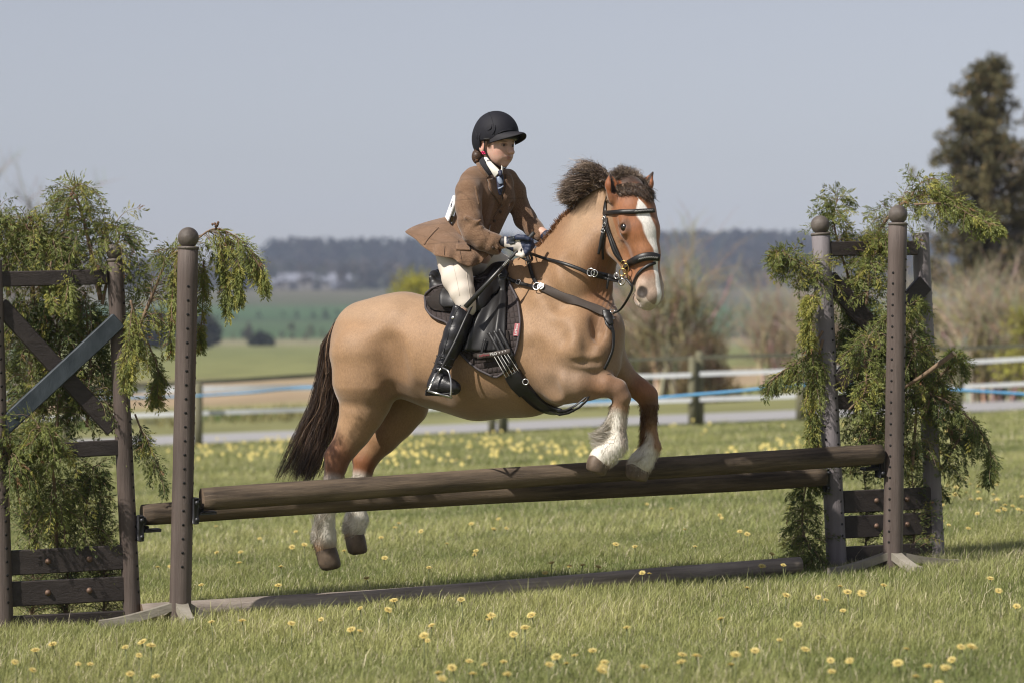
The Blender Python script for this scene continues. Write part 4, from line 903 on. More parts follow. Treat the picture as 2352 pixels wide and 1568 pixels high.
ex = rt[:, 0] + 6 + 8 * t + g.normal(0, 5, n); ey = rt[:, 1] + 8 + 14 * t * t * g.random(n) + g.normal(0, 3, n); R3 = W2(ex, ey, surf_d(ex, ey, 12.12) - .004 - .008 * g.random(n)); m1 = R0 + np.array([0.003, -.012, .003]); m2 = R3 + np.array([-.003, -.008, .006])
hairs('forelock', R0, bez(R0, m1, m2, R3, 9), haircol(n, (.035, .022, .016), (.12, .08, .055), g, (.26, .18, .12), .08), M_hair, horse, .0013, 9, 4, .003, 3.0)
# tail
nl_ = 120; ci = g.integers(0, nl_, 5600); n = 5600; t = g.random(n); sl0 = g.normal(0, 1, nl_).clip(-2.1, 2.1); side = sl0[ci] + g.normal(0, .22, n); lnl = 1 - .5 * g.random(nl_) ** 1.5; ln = lnl[ci] * (1 - .12 * g.random(n))
sp = np.array([(812, 722, 0), (782, 742, 16), (764, 790, 26), (755, 860, 24), (745, 930, 28), (720, 1000, 36), (690, 1072, 40), (665, 1120, 44)], float)
seg = 18; T = np.linspace(0, 1, seg)[None] * ln[:, None] * .97 + .03 * t[:, None]; T = T * (1 - .25 * t[:, None]) + .22 * t[:, None] * (1 if True else 0); T = np.clip(T, 0, 1)
s = np.linspace(0, 1, len(sp)); cx_ = np.interp(T, s, sp[:, 0]); cy_ = np.interp(T, s, sp[:, 1]); wd = np.interp(T, s, sp[:, 2])
dd = 12.80 + .05 * T + g.normal(0, .030, (n, 1)) * np.clip(T * 3, .3, 1); lph = g.uniform(0, 6.28, nl_)[ci][:, None]; pxx = cx_ + wd * side[:, None] * (.34 + .15 * T) + 14 * T + (3 + 9 * T) * np.sin(T * 8 + lph) - 10 * (side[:, None] < -1.5) * T; pyy = cy_ + 3 * g.normal(0, 1, (n, 1)) + 5 * T * np.cos(lph * 3)
pts = np.stack([(pxx - CX) / F * dd, dd, CZ - (pyy - HOR) / F * dd], -1)
tc_ = haircol(n, (.022, .014, .010), (.10, .062, .042), g, (.20, .13, .08), .10)
tc_ = tc_ * (.6 + .9 * g.random(nl_)[ci])[:, None]; hairs('tail', pts[:, 0], pts, tc_, M_hair, horse, .0014, seg, 5, .0045, 4.0)
# feathers on the legs
def feather(cen, spread, tips, n, d, c1, c2, seed, wv=.0015):
    n = int(n * 1.8)
    g = np.random.default_rng(seed); t = g.random(n); r0 = lerp_pts(cen, t); e = lerp_pts(tips, np.clip(t + g.normal(0, .08, n), 0, 1)); k = (.35 + .65 * g.random(n))[:, None]
    dd = d + g.normal(0, .018, n); R0 = W2(r0[:, 0] + g.normal(0, spread, n), r0[:, 1], dd); E = r0 + (e - r0) * k + g.normal(0, 2.5, (n, 2)); R3 = W2(E[:, 0], E[:, 1], dd + g.normal(0, .012, n))
    m1 = R0 + (R3 - R0) * .35 + np.array([0, 0, -.006]); m2 = R0 + (R3 - R0) * .8 + np.array([0, 0, -.010])
    hairs('leg_feather', R0, bez(R0, m1, m2, R3, 8), haircol(n, c1, c2, g), M_fea, horse, .0008, 8, seed, wv, 1.5)
wa, wb = (.50, .44, .35), (.82, .79, .73)
# short hair on the lower legs, in the colour of the coat beneath
lowm = np.where((HVt[:, 2] < P(0, 925, 12.4).z) & ((PXY[:, 1] > 1090) | (PXY[:, 0] > 1380)))[0]; qf = g.choice(lowm, 9000); dn = unit(np.array([-.25, 0, -1.]) + HN[qf] * .35 + g.normal(0, .15, (9000, 3)))
Lf = g.uniform(.008, .020, (9000, 1)); hairs('leg_hair', HVt[qf], bez(HVt[qf], HVt[qf] + dn * Lf * .3 + HN[qf] * .002, HVt[qf] + dn * Lf * .7 + HN[qf] * .0025, HVt[qf] + dn * Lf + HN[qf] * .001, 4), col[qf] * g.uniform(.9, 1.12, (9000, 1)), M_fea, horse, .0006, 4, 9, .0004)
feather([(1408, 940), (1402, 975), (1402, 1005), (1408, 1030)], 4, [(1398, 960), (1372, 985), (1347, 996), (1358, 1030)], 1500, 12.14, wa, wb, 21)
feather([(1478, 930), (1480, 975), (1484, 1010)], 3, [(1472, 950), (1468, 1000), (1462, 1040)], 500, 12.37, (.06, .035, .02), (.3, .17, .09), 22)
feather([(1478, 1045), (1470, 1055), (1478, 1066)], 6, [(1450, 1056), (1446, 1072), (1468, 1090)], 350, 12.34, wa, wb, 23)
feather([(745, 1165), (738, 1190), (735, 1215), (748, 1235)], 8, [(726, 1200), (714, 1225), (712, 1246), (735, 1262)], 1500, 12.57, wa, wb, 24)
feather([(815, 1165), (808, 1190), (808, 1205), (820, 1218)], 8, [(800, 1192), (786, 1205), (784, 1222), (802, 1236)], 1200, 12.85, wa, wb, 25)
feather([(826, 1085), (818, 1100), (822, 1120)], 6, [(800, 1098), (798, 1120), (805, 1140)], 500, 12.85, wa, wb, 26)
# ================================================================== SADDLERY
M_lea = mat('black_leather', (.013, .012, .012), .45, noise=(60, .3), bump=(220, .25, .001), spec=.5)
M_leag = mat('girth_leather', (.014, .013, .014), .30, noise=(30, .3), bump=(160, .3, .001), spec=.55)
M_suede = mat('brown_suede', (.030, .024, .021), .8, noise=(60, .25), bump=(200, .3, .001), spec=.2)
M_padm = None
def pad_mat():
    m = mat('quilted_cotton', (.048, .038, .036), .85, noise=(150, .2), spec=.2); N = m.node_tree.nodes; L = m.node_tree.links; b = N['Principled BSDF']
    tc = N.new('ShaderNodeTexCoord'); mp = N.new('ShaderNodeMapping'); mp.inputs['Rotation'].default_value = (0, R(8), 0); mp.inputs['Scale'].default_value = (1, 0, 1); L.new(tc.outputs['Object'], mp.inputs[0])
    sp = N.new('ShaderNodeSeparateXYZ'); L.new(mp.outputs[0], sp.inputs[0]); out = []
    for k, sc in ((0, 150), (2, 128)):
        mu = N.new('ShaderNodeMath'); mu.operation = 'MULTIPLY'; mu.inputs[1].default_value = sc; L.new(sp.outputs[k], mu.inputs[0])
        si = N.new('ShaderNodeMath'); si.operation = 'SINE'; L.new(mu.outputs[0], si.inputs[0]); ab = N.new('ShaderNodeMath'); ab.operation = 'ABSOLUTE'; L.new(si.outputs[0], ab.inputs[0])
        pw = N.new('ShaderNodeMath'); pw.operation = 'POWER'; pw.inputs[1].default_value = .4; L.new(ab.outputs[0], pw.inputs[0]); out.append(pw.outputs[0])
    mn = N.new('ShaderNodeMath'); mn.operation = 'MULTIPLY'; L.new(out[0], mn.inputs[0]); L.new(out[1], mn.inputs[1])
    bp = N.new('ShaderNodeBump'); bp.inputs['Strength'].default_value = 1; bp.inputs['Distance'].default_value = .006; L.new(mn.outputs[0], bp.inputs['Height']); L.new(bp.outputs[0], b.inputs['Normal'])
    return m
M_padm = pad_mat(); M_trim = mat('pad_trim', (.062, .052, .056), .7, noise=(100, .15)); M_elas = mat('elastic_web', (.060, .046, .038), .75, noise=(200, .15), bump=(400, .3, .0006))
M_red = mat('red_label', (.25, .008, .02), .5); M_white = mat('white_thread', (.62, .61, .58), .6); M_brass = mat('brass', (.45, .32, .12), .3, 1.0); M_sil = mat('silver', (.75, .74, .72), .2, .9)
CAM = Vector((0, 0, CZ))
def ray(bvh, px, py):
    d = (P(px, py, 12) - CAM).normalized(); h = bvh.ray_cast(CAM, d)
    return (h[0], h[1]) if h[0] is not None else None
def on_surface(bvh, pts, off=0.004, n=40):
    """picture path -> smoothed 3D path lying on the mesh, with normals"""
    q = spl([(a, b, 0) for a, b in pts], n); res = []
    for v in q: res.append(ray(bvh, v.x, v.y))
    good = [i for i, r in enumerate(res) if r]; out = []
    for i, v in enumerate(q):
        if res[i]: h, nn = res[i]; dd = h.y
        else:
            j = min(good, key=lambda k: abs(k - i)); dd = res[j][0].y + .01; nn = res[j][1]
        out.append((P(v.x, v.y, dd), Vector(nn)))
    pos = [a for a, _ in out]; nor = [b for _, b in out]
    for _ in range(3):
        ds = [p.y for p in pos]; pos = [P(q[i].x, q[i].y, min(ds[i], (ds[max(i - 1, 0)] + ds[i] + ds[min(i + 1, n)]) / 3)) for i in range(n + 1)]
        nor = [(nor[max(i - 1, 0)] + nor[i] * 1.5 + nor[min(i + 1, n)]).normalized() for i in range(n + 1)]
    pos = [p + nn * off for p, nn in zip(pos, nor)]
    return pos, nor
def ribbon(mb, pos, nor, w, t, m=None):
    """flat strap with thickness; w may be a list (half widths in metres)"""
    N = len(pos); ws = w if hasattr(w, '__len__') else [w] * N; vs = []; fs = []
    for i in range(N):
        tg = (pos[min(i + 1, N - 1)] - pos[max(i - 1, 0)]).normalized(); nn = (nor[i] - tg * tg.dot(nor[i])).normalized(); s = tg.cross(nn)
        for (u, v) in ((-1, -.6), (-.85, 1), (.85, 1), (1, -.6)): vs.append(pos[i] + s * ws[i] * u + nn * t * v)
    for i in range(N - 1):
        for k in range(4): k2 = (k + 1) % 4; fs.append((i * 4 + k, i * 4 + k2, i * 4 + 4 + k2, i * 4 + 4 + k))
    fs += [(3, 2, 1, 0), tuple(4 * (N - 1) + k for k in range(4))]; mb.add(vs, fs, m)
def px2m(w, d=12.2): return w * d / F
def strap(name, pts, wpx, m, parent, off=.004, t=.0016, bvh=None, n=40):
    pos, nor = on_surface(bvh or horse_bvh, pts, off, n); mb = MB()
    w = [px2m(x) / 2 for x in np.interp(np.linspace(0, 1, n + 1), np.linspace(0, 1, len(wpx)), wpx)] if hasattr(wpx, '__len__') else px2m(wpx) / 2
    ribbon(mb, pos, nor, w, t); return mb.build(name, m, parent), pos, nor
def drape(rows, bvh, off, thick, name, m, parent, nu=26, nv=40, bulge=None, edge=0.0):
    """sheet lying on the body: rows = [(y, xleft, xright)...] in picture units"""
    rows = np.array(rows, float); yy = np.linspace(rows[0, 0], rows[-1, 0], nv + 1); xl = np.interp(yy, rows[:, 0], rows[:, 1]); xr = np.interp(yy, rows[:, 0], rows[:, 2])
    if rows.shape[1] > 3: ysh = np.interp(yy, rows[:, 0], rows[:, 3])
    else: ysh = np.zeros(nv + 1)
    D = np.full((nv + 1, nu + 1), np.nan); XX = np.zeros_like(D); YY = np.zeros_like(D); NN = np.zeros((nv + 1, nu + 1, 3)); NN[..., 1] = -1
    for j in range(nv + 1):
        for i in range(nu + 1):
            u = i / nu; XX[j, i] = xl[j] + (xr[j] - xl[j]) * u; YY[j, i] = yy[j] + ysh[j] * (1 - u); r = ray(bvh, XX[j, i], YY[j, i])
            if r: D[j, i] = r[0].y; NN[j, i] = r[1]
    for _ in range(60):
        bad = np.isnan(D)
        if not bad.any(): break
        pd = np.pad(D, 1, constant_values=np.nan); nb = np.stack([pd[:-2, 1:-1], pd[2:, 1:-1], pd[1:-1, :-2], pd[1:-1, 2:]]); mm = np.nanmean(nb, 0) if True else 0
        D = np.where(bad & ~np.isnan(mm), mm + .004, D)
    D0 = D.copy()
    for _ in range(4):
        pd = np.pad(D, 1, mode='edge'); D = np.minimum(D0, (pd[:-2, 1:-1] + pd[2:, 1:-1] + pd[1:-1, :-2] + pd[1:-1, 2:] + 2 * D) / 6)
        pn = np.pad(NN, ((1, 1), (1, 1), (0, 0)), mode='edge'); NN = unit(pn[:-2, 1:-1] + pn[2:, 1:-1] + pn[1:-1, :-2] + pn[1:-1, 2:] + 2 * NN)
    PT = np.stack([(XX - CX) / F * D, D, CZ - (YY - HOR) / F * D], -1); ext = np.full(D.shape, float(off))
    if bulge is not None:
        for j in range(nv + 1):
            for i in range(nu + 1): ext[j, i] += bulge(i / nu, j / nv, XX[j, i], YY[j, i])
    top = PT + NN * (ext + thick)[..., None]; botm = PT + NN * (np.minimum(ext, off) * .5)[..., None] * 1.0; W1 = nu + 1; n1 = (nv + 1) * W1
    V = np.concatenate([top.reshape(-1, 3), botm.reshape(-1, 3)]); fs = []
    for j in range(nv):
        for i in range(nu):
            a = j * W1 + i; fs.append((a, a + W1, a + W1 + 1, a + 1)); b_ = a + n1; fs.append((b_, b_ + 1, b_ + W1 + 1, b_ + W1))
    bd = [(j * W1, (j + 1) * W1) for j in range(nv)] + [(nv * W1 + i, nv * W1 + i + 1) for i in range(nu)] + [((j + 1) * W1 + nu, j * W1 + nu) for j in range(nv)] + [(i + 1, i) for i in range(nu)]
    for a, b_ in bd: fs.append((a, a + n1, b_ + n1, b_))
    o = obj(name, V, fs, m, parent)
    rim = [top[j, 0] for j in range(nv + 1)] + [top[nv, i] for i in range(1, nu + 1)] + [top[j, nu] for j in range(nv - 1, -1, -1)]
    return o, rim, V, fs
def ring(parent, px, py, d, rpx, tpx, m, name='ring', axis=None, sx=1.0, u=None):
    mb = MB(); mb.torus(P(px, py, d), axis or Vector((-.2, -1, 0)), px2m(rpx), px2m(tpx), 22, 8, sx=sx, u=u); return mb.build(name, m, parent)
def buckle(mb, c, u, n, w, l, r, m=1):                # rectangular buckle frame
    s = u.cross(n).normalized(); pts = [c + u * l * a + s * w * b_ for a, b_ in ((-1, -.7), (-.7, -1), (.7, -1), (1, -.7), (1, .7), (.7, 1), (-.7, 1), (-1, .7), (-1, -.7))]
    mb.tube(pts, r, 6, True, m)
# ---- saddle core (tree, seat, cantle) as one rounded body
sf = Field(np.arange(P(985, 0, 12.5).x, P(1215, 0, 12.5).x, .006), np.arange(12.05, 12.85, .006), np.arange(P(0, 760, 12.5).z, P(0, 580, 12.5).z, .006))
def SS(px, py, rp, lat=0.0): p, r = S(px, py, rp); return (p + HL * lat, r)
for lt in (-.06, 0, .06):
    sf.chain([SS(1024, 655 if lt == 0 else 660, 16, lt * 1.6), SS(1040, 672, 22, lt * 1.5), SS(1080, 678, 26, lt), SS(1118, 662, 26, lt * .8), SS(1150, 628, 20, lt * .6), SS(1172, 618, 15, lt * .5)], .03)
sf.chain([SS(1014, 640, 9, .10), SS(1008, 632, 8, .05), SS(1008, 628, 8, 0), SS(1010, 632, 8, -.05), SS(1014, 640, 9, -.10)], .02)
sf.cone(*[q for pr in zip(SS(1012, 640, 10, .05), SS(1036, 665, 18, .07)) for q in pr], .02); sf.cone(*[q for pr in zip(SS(1012, 640, 10, -.05), SS(1036, 665, 18, -.07)) for q in pr], .02)
for sg in (1, -1):
    sf.chain([SS(1018, 688, 16, sg * .09), SS(1045, 700, 20, sg * .12), SS(1085, 705, 20, sg * .14)], .02)
    sf.chain([SS(1160, 622, 15, sg * .04), SS(1140, 655, 20, sg * .11), SS(1132, 700, 20, sg * .18)], .025)
SV, SF_ = sf.mesh(); SV = relax(SV, SF_, 1)
saddle = thing('saddle', P(1090, 690, 12.5), 'black leather saddle on the back of the jumping pony', 'saddle')
obj('seat', SV, SF_, M_lea, saddle)
comb_bvh = BVHTree.FromPolygons([tuple(v) for v in HVt.tolist()] + [tuple(v) for v in SV.tolist()], [tuple(q) for q in HFc.tolist()] + [tuple(int(k) + len(HVt) for k in q) for q in SF_.tolist()])
# ---- saddle pad under it
pad = thing('saddle_pad', P(1100, 860, 12.3), 'dark quilted saddle pad showing around the saddle flaps', 'saddle pad')
prow = [(634, 1158, 1168), (650, 1080, 1173), (662, 1000, 1179), (676, 984, 1186), (692, 978, 1191), (715, 980, 1195), (728, 990, 1196), (738, 1006, 1197), (746, 1030, 1197), (770, 1040, 1195), (800, 1048, 1188), (812, 1062, 1184), (830, 1080, 1177), (846, 1102, 1166), (856, 1124, 1156), (862, 1138, 1146)]
po, rim, pV, pF = drape(prow, comb_bvh, .006, .012, 'quilted_panel', M_padm, pad, 40, 60)
pv2 = np.array(pV); 
mb = MB(); mb.tube([Vector(p) for p in rim], .0055, 6); mb.build('binding', M_trim, pad)
comb2 = BVHTree.FromPolygons([tuple(v) for v in HVt.tolist()] + [tuple(v) for v in SV.tolist()] + [tuple(map(float, v)) for v in pv2], [tuple(q) for q in HFc.tolist()] + [tuple(int(k) + len(HVt) for k in q) for q in SF_.tolist()] + [tuple(int(k) + len(HVt) + len(SV) for k in q) for q in pF])
# rear suede skirt of the pad, label
o_, _, _, _ = drape([(664, 1014, 1040), (676, 996, 1046), (690, 984, 1050), (702, 986, 1052), (712, 1000, 1052), (718, 1020, 1050)], comb2, .003, .006, 'rear_skirt', M_suede, saddle, 12, 16)
drape([(670, 1018, 1048), (684, 1014, 1050), (700, 1018, 1052), (706, 1026, 1050)], comb2, .012, .014, 'rear_panel', M_lea, saddle, 10, 12)
# flaps
def fb(u, v, x, y): 
    r1 = math.exp(-((x - (1152 - 80 * max(0, (y - 650) / 160) ** .9)) / 9) ** 2) * .018; r2 = math.exp(-((x - (1160 - 22 * (y - 650) / 160)) / 6) ** 2) * .008
    return r1 + r2 + .004 * math.sin(x * .12 + y * .02)
drape([(612, 1142, 1168), (640, 1118, 1166), (680, 1098, 1165), (740, 1080, 1163), (780, 1068, 1162), (800, 1058, 1160), (806, 1066, 1150)], comb2, .008, .008, 'flap', M_lea, saddle, 34, 44, fb)
drape([(760, 1098, 1168), (790, 1090, 1172), (812, 1084, 1170), (822, 1090, 1160)], comb2, .004, .004, 'under_flap', M_suede, saddle, 14, 12)
# cloth tag on the pad
def label(parent, pts4, d_off, m, name, txt=None, tm=None):
    pass
c = ray(comb2, 1187, 758); 
mb = MB(); nn = c[1]; upv = Vector((.05, 0, 1)); upv = (upv - nn * nn.dot(upv)).normalized(); sd = upv.cross(nn)
mb.box(c[0] + nn * .003, upv * px2m(15), sd * px2m(6), nn * .002); lab = mb.build('fabric_tag', M_red, pad, smooth=False)
def text_on(parent, body, c, u, v, size, m, name='lettering', ext=.0006):
    cu = bpy.data.curves.new('t', 'FONT'); cu.body = body; cu.size = size; cu.extrude = ext; cu.align_x = 'CENTER'; cu.align_y = 'CENTER'; to = bpy.data.objects.new('t', cu); C.objects.link(to)
    dg = bpy.context.evaluated_depsgraph_get(); me = bpy.data.meshes.new_from_object(to.evaluated_get(dg)); bpy.data.objects.remove(to)
    w = u.cross(v); V = [c + u * q.co.x + v * q.co.y + w * q.co.z for q in me.vertices]; fs = [tuple(p.vertices) for p in me.polygons]; bpy.data.meshes.remove(me)
    return obj(name, V, fs, m, parent, smooth=False)
vq = nn.cross(upv).normalized(); text_on(lab, 'LeMieux', c[0] + nn * .0058, upv, vq, .015, M_white)
# ---- girth
girth = thing('girth', P(1240, 950, 12.3), 'black girth strapped under the belly of the pony', 'girth')
for k in range(3): strap('billet', [(1128 + k * 11, 768 - k * 4), (1150 + k * 11, 808 - k * 3), (1166 + k * 12, 850 - k * 4)], 8.5, M_lea, girth, .026, .002, comb2, 20)
for k in range(5): strap('elastic_stripe', [(1138 + k * 6.5, 812 - k * 2), (1166 + k * 7, 862 - k * 3.5)], 1.6, M_white, girth, .031, .0012, comb2, 10)
strap('keeper_strap', [(1104, 818), (1140, 813), (1176, 806)], 12, M_elas, girth, .031, .002, comb2, 16)
c = ray(comb2, 1135, 813); c2 = ray(comb2, 1150, 811); uu = (c2[0] - c[0]).normalized(); vv2 = c[1].cross(uu).normalized()
if vv2.z < 0: vv2 = -vv2
text_on(girth, 'PRO', c[0] + c[1] * .036 + uu * .012, uu, vv2, .017, M_white); text_on(girth, 'LeMieux', c[0] + c[1] * .036 - uu * .030, uu, vv2, .014, M_red)
strap('strap_end', [(1122, 780), (1116, 800), (1114, 812)], 7, M_lea, girth, .030, .002, comb2, 8)
strap('girth_body', [(1180, 852), (1196, 880), (1218, 905), (1246, 928), (1278, 938), (1316, 934)], [33, 36, 34, 30, 24, 16], M_leag, girth, .012, .010)
gs, _, _ = strap('girth_guard', [(1176, 856), (1190, 876), (1206, 896)], [36, 40, 34], M_lea, girth, .024, .004)
ring(girth, 1207, 876, 12.06, 6.5, 1.2, M_sil, 'd_ring')
mb = MB(); mb.tube([P(x, y, d) for x, y, d in ((1262, 944, 12.15), (1284, 952, 12.08), (1305, 948, 12.04), (1330, 935, 12.02), (1348, 918, 12.02), (1352, 910, 12.03), (1344, 912, 12.03), (1322, 930, 12.03), (1300, 941, 12.05), (1280, 944, 12.1))], px2m(3.0), 6, flat=.4); mb.build('loop_strap', M_lea, girth)
# ---- breastplate
bp_ = thing('breastplate', P(1395, 722, 12.1), 'dark breastplate across the shoulder and chest of the pony', 'breastplate')
strap('saddle_strap', [(1146, 634), (1175, 645), (1205, 655), (1236, 664)], 9, M_lea, bp_, .014, .002, comb2, 24)
strap('neck_strap', [(1212, 584), (1218, 604), (1226, 632), (1236, 656)], [9, 10, 10, 9], M_lea, bp_, .012, .0022, None, 24)
strap('chest_band', [(1248, 663), (1290, 680), (1335, 698), (1372, 712), (1398, 724)], [20, 21, 22, 22, 20], M_elas, bp_, .008, .0022, None, 40)
c = ray(horse_bvh, 1244, 662); mb = MB(); mb.lathe(c[0] + c[1] * .012, c[1], [(0, px2m(9)), (.004, px2m(9)), (.006, px2m(7.5)), (.005, px2m(6.5))], 24); mb.build('disc', M_sil, bp_)
mb = MB(); mb.torus(c[0] + c[1] * .016 + Vector((-.016, 0, .0)), c[1], px2m(9), .0022, 22, 6); mb.build('ring', M_sil, bp_)
for (x, y) in ((1147, 634),):
    c = ray(comb2, x, y); mb = MB(); mb.torus(c[0] + c[1] * .02, c[1], px2m(6), .002, 16, 6); mb.build('ring', M_sil, bp_)
mb = MB()
for (x, y, x2, y2) in ((1196, 651, 1204, 654), (1218, 606, 1220, 612)):
    c = ray(comb2, x, y); c2 = ray(comb2, x2, y2); buckle(mb, c[0] + c[1] * .019, (c2[0] - c[0]).normalized(), c[1], px2m(5.5), px2m(5.5), .0015, 0)
    mb.build('buckle', M_sil, bp_); mb = MB()
strap('chest_plate', [(1391, 716), (1396, 730), (1402, 748)], [18, 22, 12], M_lea, bp_, .012, .003, None, 12)
strap('lower_strap', [(1402, 745), (1406, 770), (1404, 800), (1396, 824), (1386, 846)], [9, 8, 8, 8, 7], M_lea, bp_, .009, .002, None, 30)
strap('side_strap', [(1390, 728), (1394, 745), (1402, 758)], 6, M_lea, bp_, .010, .002, None, 12)
c = ray(horse_bvh, 1404, 722)
if c:
    mb = MB(); mb.torus(c[0] + c[1] * .016, c[1], px2m(6.5), .0018, 16, 6); mb.torus(c[0] + c[1] * .016 + Vector((-.004, 0, -.024)), c[1], px2m(6.5), .0018, 16, 6, sx=.8); mb.build('ring', M_sil, bp_)
cc_ = c[0].y - .02 if c else 12.0
mb = MB(); mb.tube(spl([P(1408, 720, cc_), P(1424, 712, cc_ - .01), P(1440, 690, 12.0), P(1452, 664, 11.98), P(1448, 652, 11.98), P(1438, 640, 12.0)], 24), px2m(3.2), 6, flat=.5); mb.build('martingale_strap', M_lea, bp_)
# ---- bridle
br = thing('bridle', P(1440, 640, 12.05), 'black leather bridle with padded noseband and silver bit rings', 'bridle')
strap('browband', [(1389, 490), (1415, 488), (1448, 487), (1478, 486), (1500, 485)], [9, 10, 11, 11, 10], M_lea, br, .007, .0035, None, 40)
mb = MB(); pz, nz_ = on_surface(horse_bvh, [(1458, 487), (1476, 486), (1496, 485)], .0115, 24)
for i in range(24): s_ = Vector((0, 0, .0035)); mb.tube([pz[i] + s_ * (1 if i % 2 else -1), pz[i + 1] + s_ * (-1 if i % 2 else 1)], .0006, 4)
mb.build('stitching', M_white, br)
strap('headpiece', [(1396, 452), (1392, 470), (1390, 492)], [6, 8, 11], M_lea, br, .006, .002, None, 16)
strap('cheekpiece', [(1391, 492), (1394, 518), (1402, 545), (1413, 578), (1422, 592), (1431, 602)], [10, 9, 8, 9, 8, 7], M_lea, br, .008, .0025, None, 40)
strap('cheekpiece', [(1396, 496), (1400, 520), (1409, 548), (1420, 580), (1432, 604)], [5, 5, 6, 6, 5], M_lea, br, .012, .002, None, 40)
strap('throat_lash', [(1391, 505), (1390, 522), (1383, 548), (1378, 566), (1373, 584)], [8, 9, 9, 8, 6], M_lea, br, .009, .002, None, 26)
strap('throat_lash', [(1390, 520), (1388, 545), (1384, 570), (1384, 596)], [6, 7, 6, 5], M_lea, br, .006, .002, None, 26)
mb = MB()
for (x, y, x2, y2) in ((1392, 504, 1393, 510), (1393, 518, 1394, 524), (1389, 531, 1387, 537)):
    c = ray(horse_bvh, x, y); c2 = ray(horse_bvh, x2, y2); buckle(mb, c[0] + c[1] * .013, (c2[0] - c[0]).normalized(), c[1], px2m(5), px2m(4), .0014, 0)
    mb.build('buckle', M_sil, br); mb = MB()
strap('noseband', [(1436, 616), (1446, 606), (1460, 598), (1478, 591), (1496, 589), (1511, 592)], [12, 15, 18, 19, 19, 17], M_lea, br, .008, .006, None, 44)
mb = MB(); pz, nz_ = on_surface(horse_bvh, [(1470, 595), (1488, 591), (1506, 592)], .0155, 22)
for i in range(22): s_ = Vector((0, 0, .0038)); mb.tube([pz[i] + s_ * (1 if i % 2 else -1), pz[i + 1] + s_ * (-1 if i % 2 else 1)], .0006, 4)
mb.build('stitching', M_white, br)
strap('flash_strap', [(1504, 604), (1490, 610), (1474, 622), (1464, 636), (1456, 654)], 7, M_lea, br, .007, .002, None, 30)
c = ray(horse_bvh, 1434, 618) or ray(horse_bvh, 1440, 612); db = c[0].y - .03
mb = MB(); AX = Vector((-.45, -.9, 0))
mb.torus(P(1433, 607, db + .01), AX, px2m(8), .0024, 20, 6); mb.torus(P(1437, 618, db), AX, px2m(12), .0026, 24, 6, sx=.6, u=(1, 0, 0)); mb.torus(P(1430, 626, db - .005), AX, px2m(8.5), .0026, 20, 6); mb.torus(P(1428, 648, db - .01), AX, px2m(7.5), .0022, 20, 6); mb.torus(P(1438, 636, db), AX, px2m(8), .0024, 20, 6, sx=.7)
mb.build('bit', M_brass, br)
mb = MB(); mb.torus(P(1416, 634, db - .01), AX, px2m(6), .0022, 20, 6); mb.build('bit_ring', M_sil, br); mb = MB(); mb.torus(P(1428, 647, db - .016), AX, px2m(7), .002, 20, 6); mb.tube([P(1420, 638, db - .01), P(1440, 645, db - .01), P(1450, 652, db)], .0028, 6); mb.build('bit_ring', M_sil, br)
def fstrap(parent, name, pts, wpx, tk, m, up=(0, 0, 1), n=36):
    q = spl([P(*p) for p in pts], n); mb = MB(); ribbon(mb, q, [Vector((0, -1, .15)).normalized()] * len(q), [px2m(x) / 2 for x in np.interp(np.linspace(0, 1, n + 1), np.linspace(0, 1, len(wpx)), wpx)], tk); return mb.build(name, m, parent)
def ndep(x, y, o=.03):
    r = ray(horse_bvh, x, y); return (r[0].y if r else 12.2) - o
fstrap(br, 'rein', [(1196, 574, 12.16), (1245, 592, ndep(1245, 592)), (1290, 604, ndep(1290, 604)), (1330, 618, ndep(1330, 618)), (1362, 632, ndep(1362, 632, .035)), (1395, 640, ndep(1395, 640, .04)), (1426, 648, db - .01)], [7, 7, 8, 9, 9, 9, 7], .0022, M_lea)
fstrap(br, 'rein', [(1352, 624, ndep(1352, 624, .045)), (1376, 628, ndep(1376, 628, .05)), (1400, 634, ndep(1400, 634, .05)), (1424, 640, db - .02)], [9, 9, 10, 8], .003, M_lea)
fstrap(br, 'rein', [(1398, 640, ndep(1398, 640, .06)), (1396, 650, ndep(1396, 650, .06)), (1394, 664, ndep(1394, 660, .06))], [6, 6, 5], .002, M_lea, n=8)
fstrap(br, 'rein', [(1205, 570, 12.20), (1222, 565, 12.32), (1240, 556, 12.42), (1250, 548, 12.46)], [6, 6, 6, 6], .002, M_lea, n=16)
fstrap(br, 'rein', [(1196, 590, 12.17), (1215, 600, 12.16), (1222, 594, 12.2), (1214, 576, 12.2)], [6, 6, 6, 5], .002, M_lea, n=16)
dr_ = ndep(1357, 624, .055); mb = MB(); mb.torus(P(1357, 626, dr_), AX, px2m(9), .0022, 20, 6); mb.torus(P(1365, 628, dr_ - .005), AX, px2m(8), .0018, 20, 6); mb.build('rein_ring', M_sil, br)
# ================================================================== THE RIDER
TPH = R(45); TF = Vector((math.sin(TPH), -math.cos(TPH), 0)); TWv = Vector((math.cos(TPH), math.sin(TPH), 0))    # chest faces TF, TWv to her far side
def Q(px, py, d, r): return (P(px, py, d), px2m(r, d))
def flat(pr): return [q for p in zip(*pr) for q in p]
FPH = R(46); FFw = Vector((math.sin(FPH), -math.cos(FPH), 0)); FW = Vector((math.cos(FPH), math.sin(FPH), 0)); tilt = .10
FU = (Vector((0, 0, 1)) * math.sqrt(1 - tilt ** 2) + FFw * tilt).normalized(); FN = (FFw * math.sqrt(1 - tilt ** 2) - Vector((0, 0, tilt))).normalized()
FO = P(1141, 331, 12.455)                              # centre of the skull at eye height
def Hd(n, u, w=0.0): return FO + FN * n + FU * u + FW * w
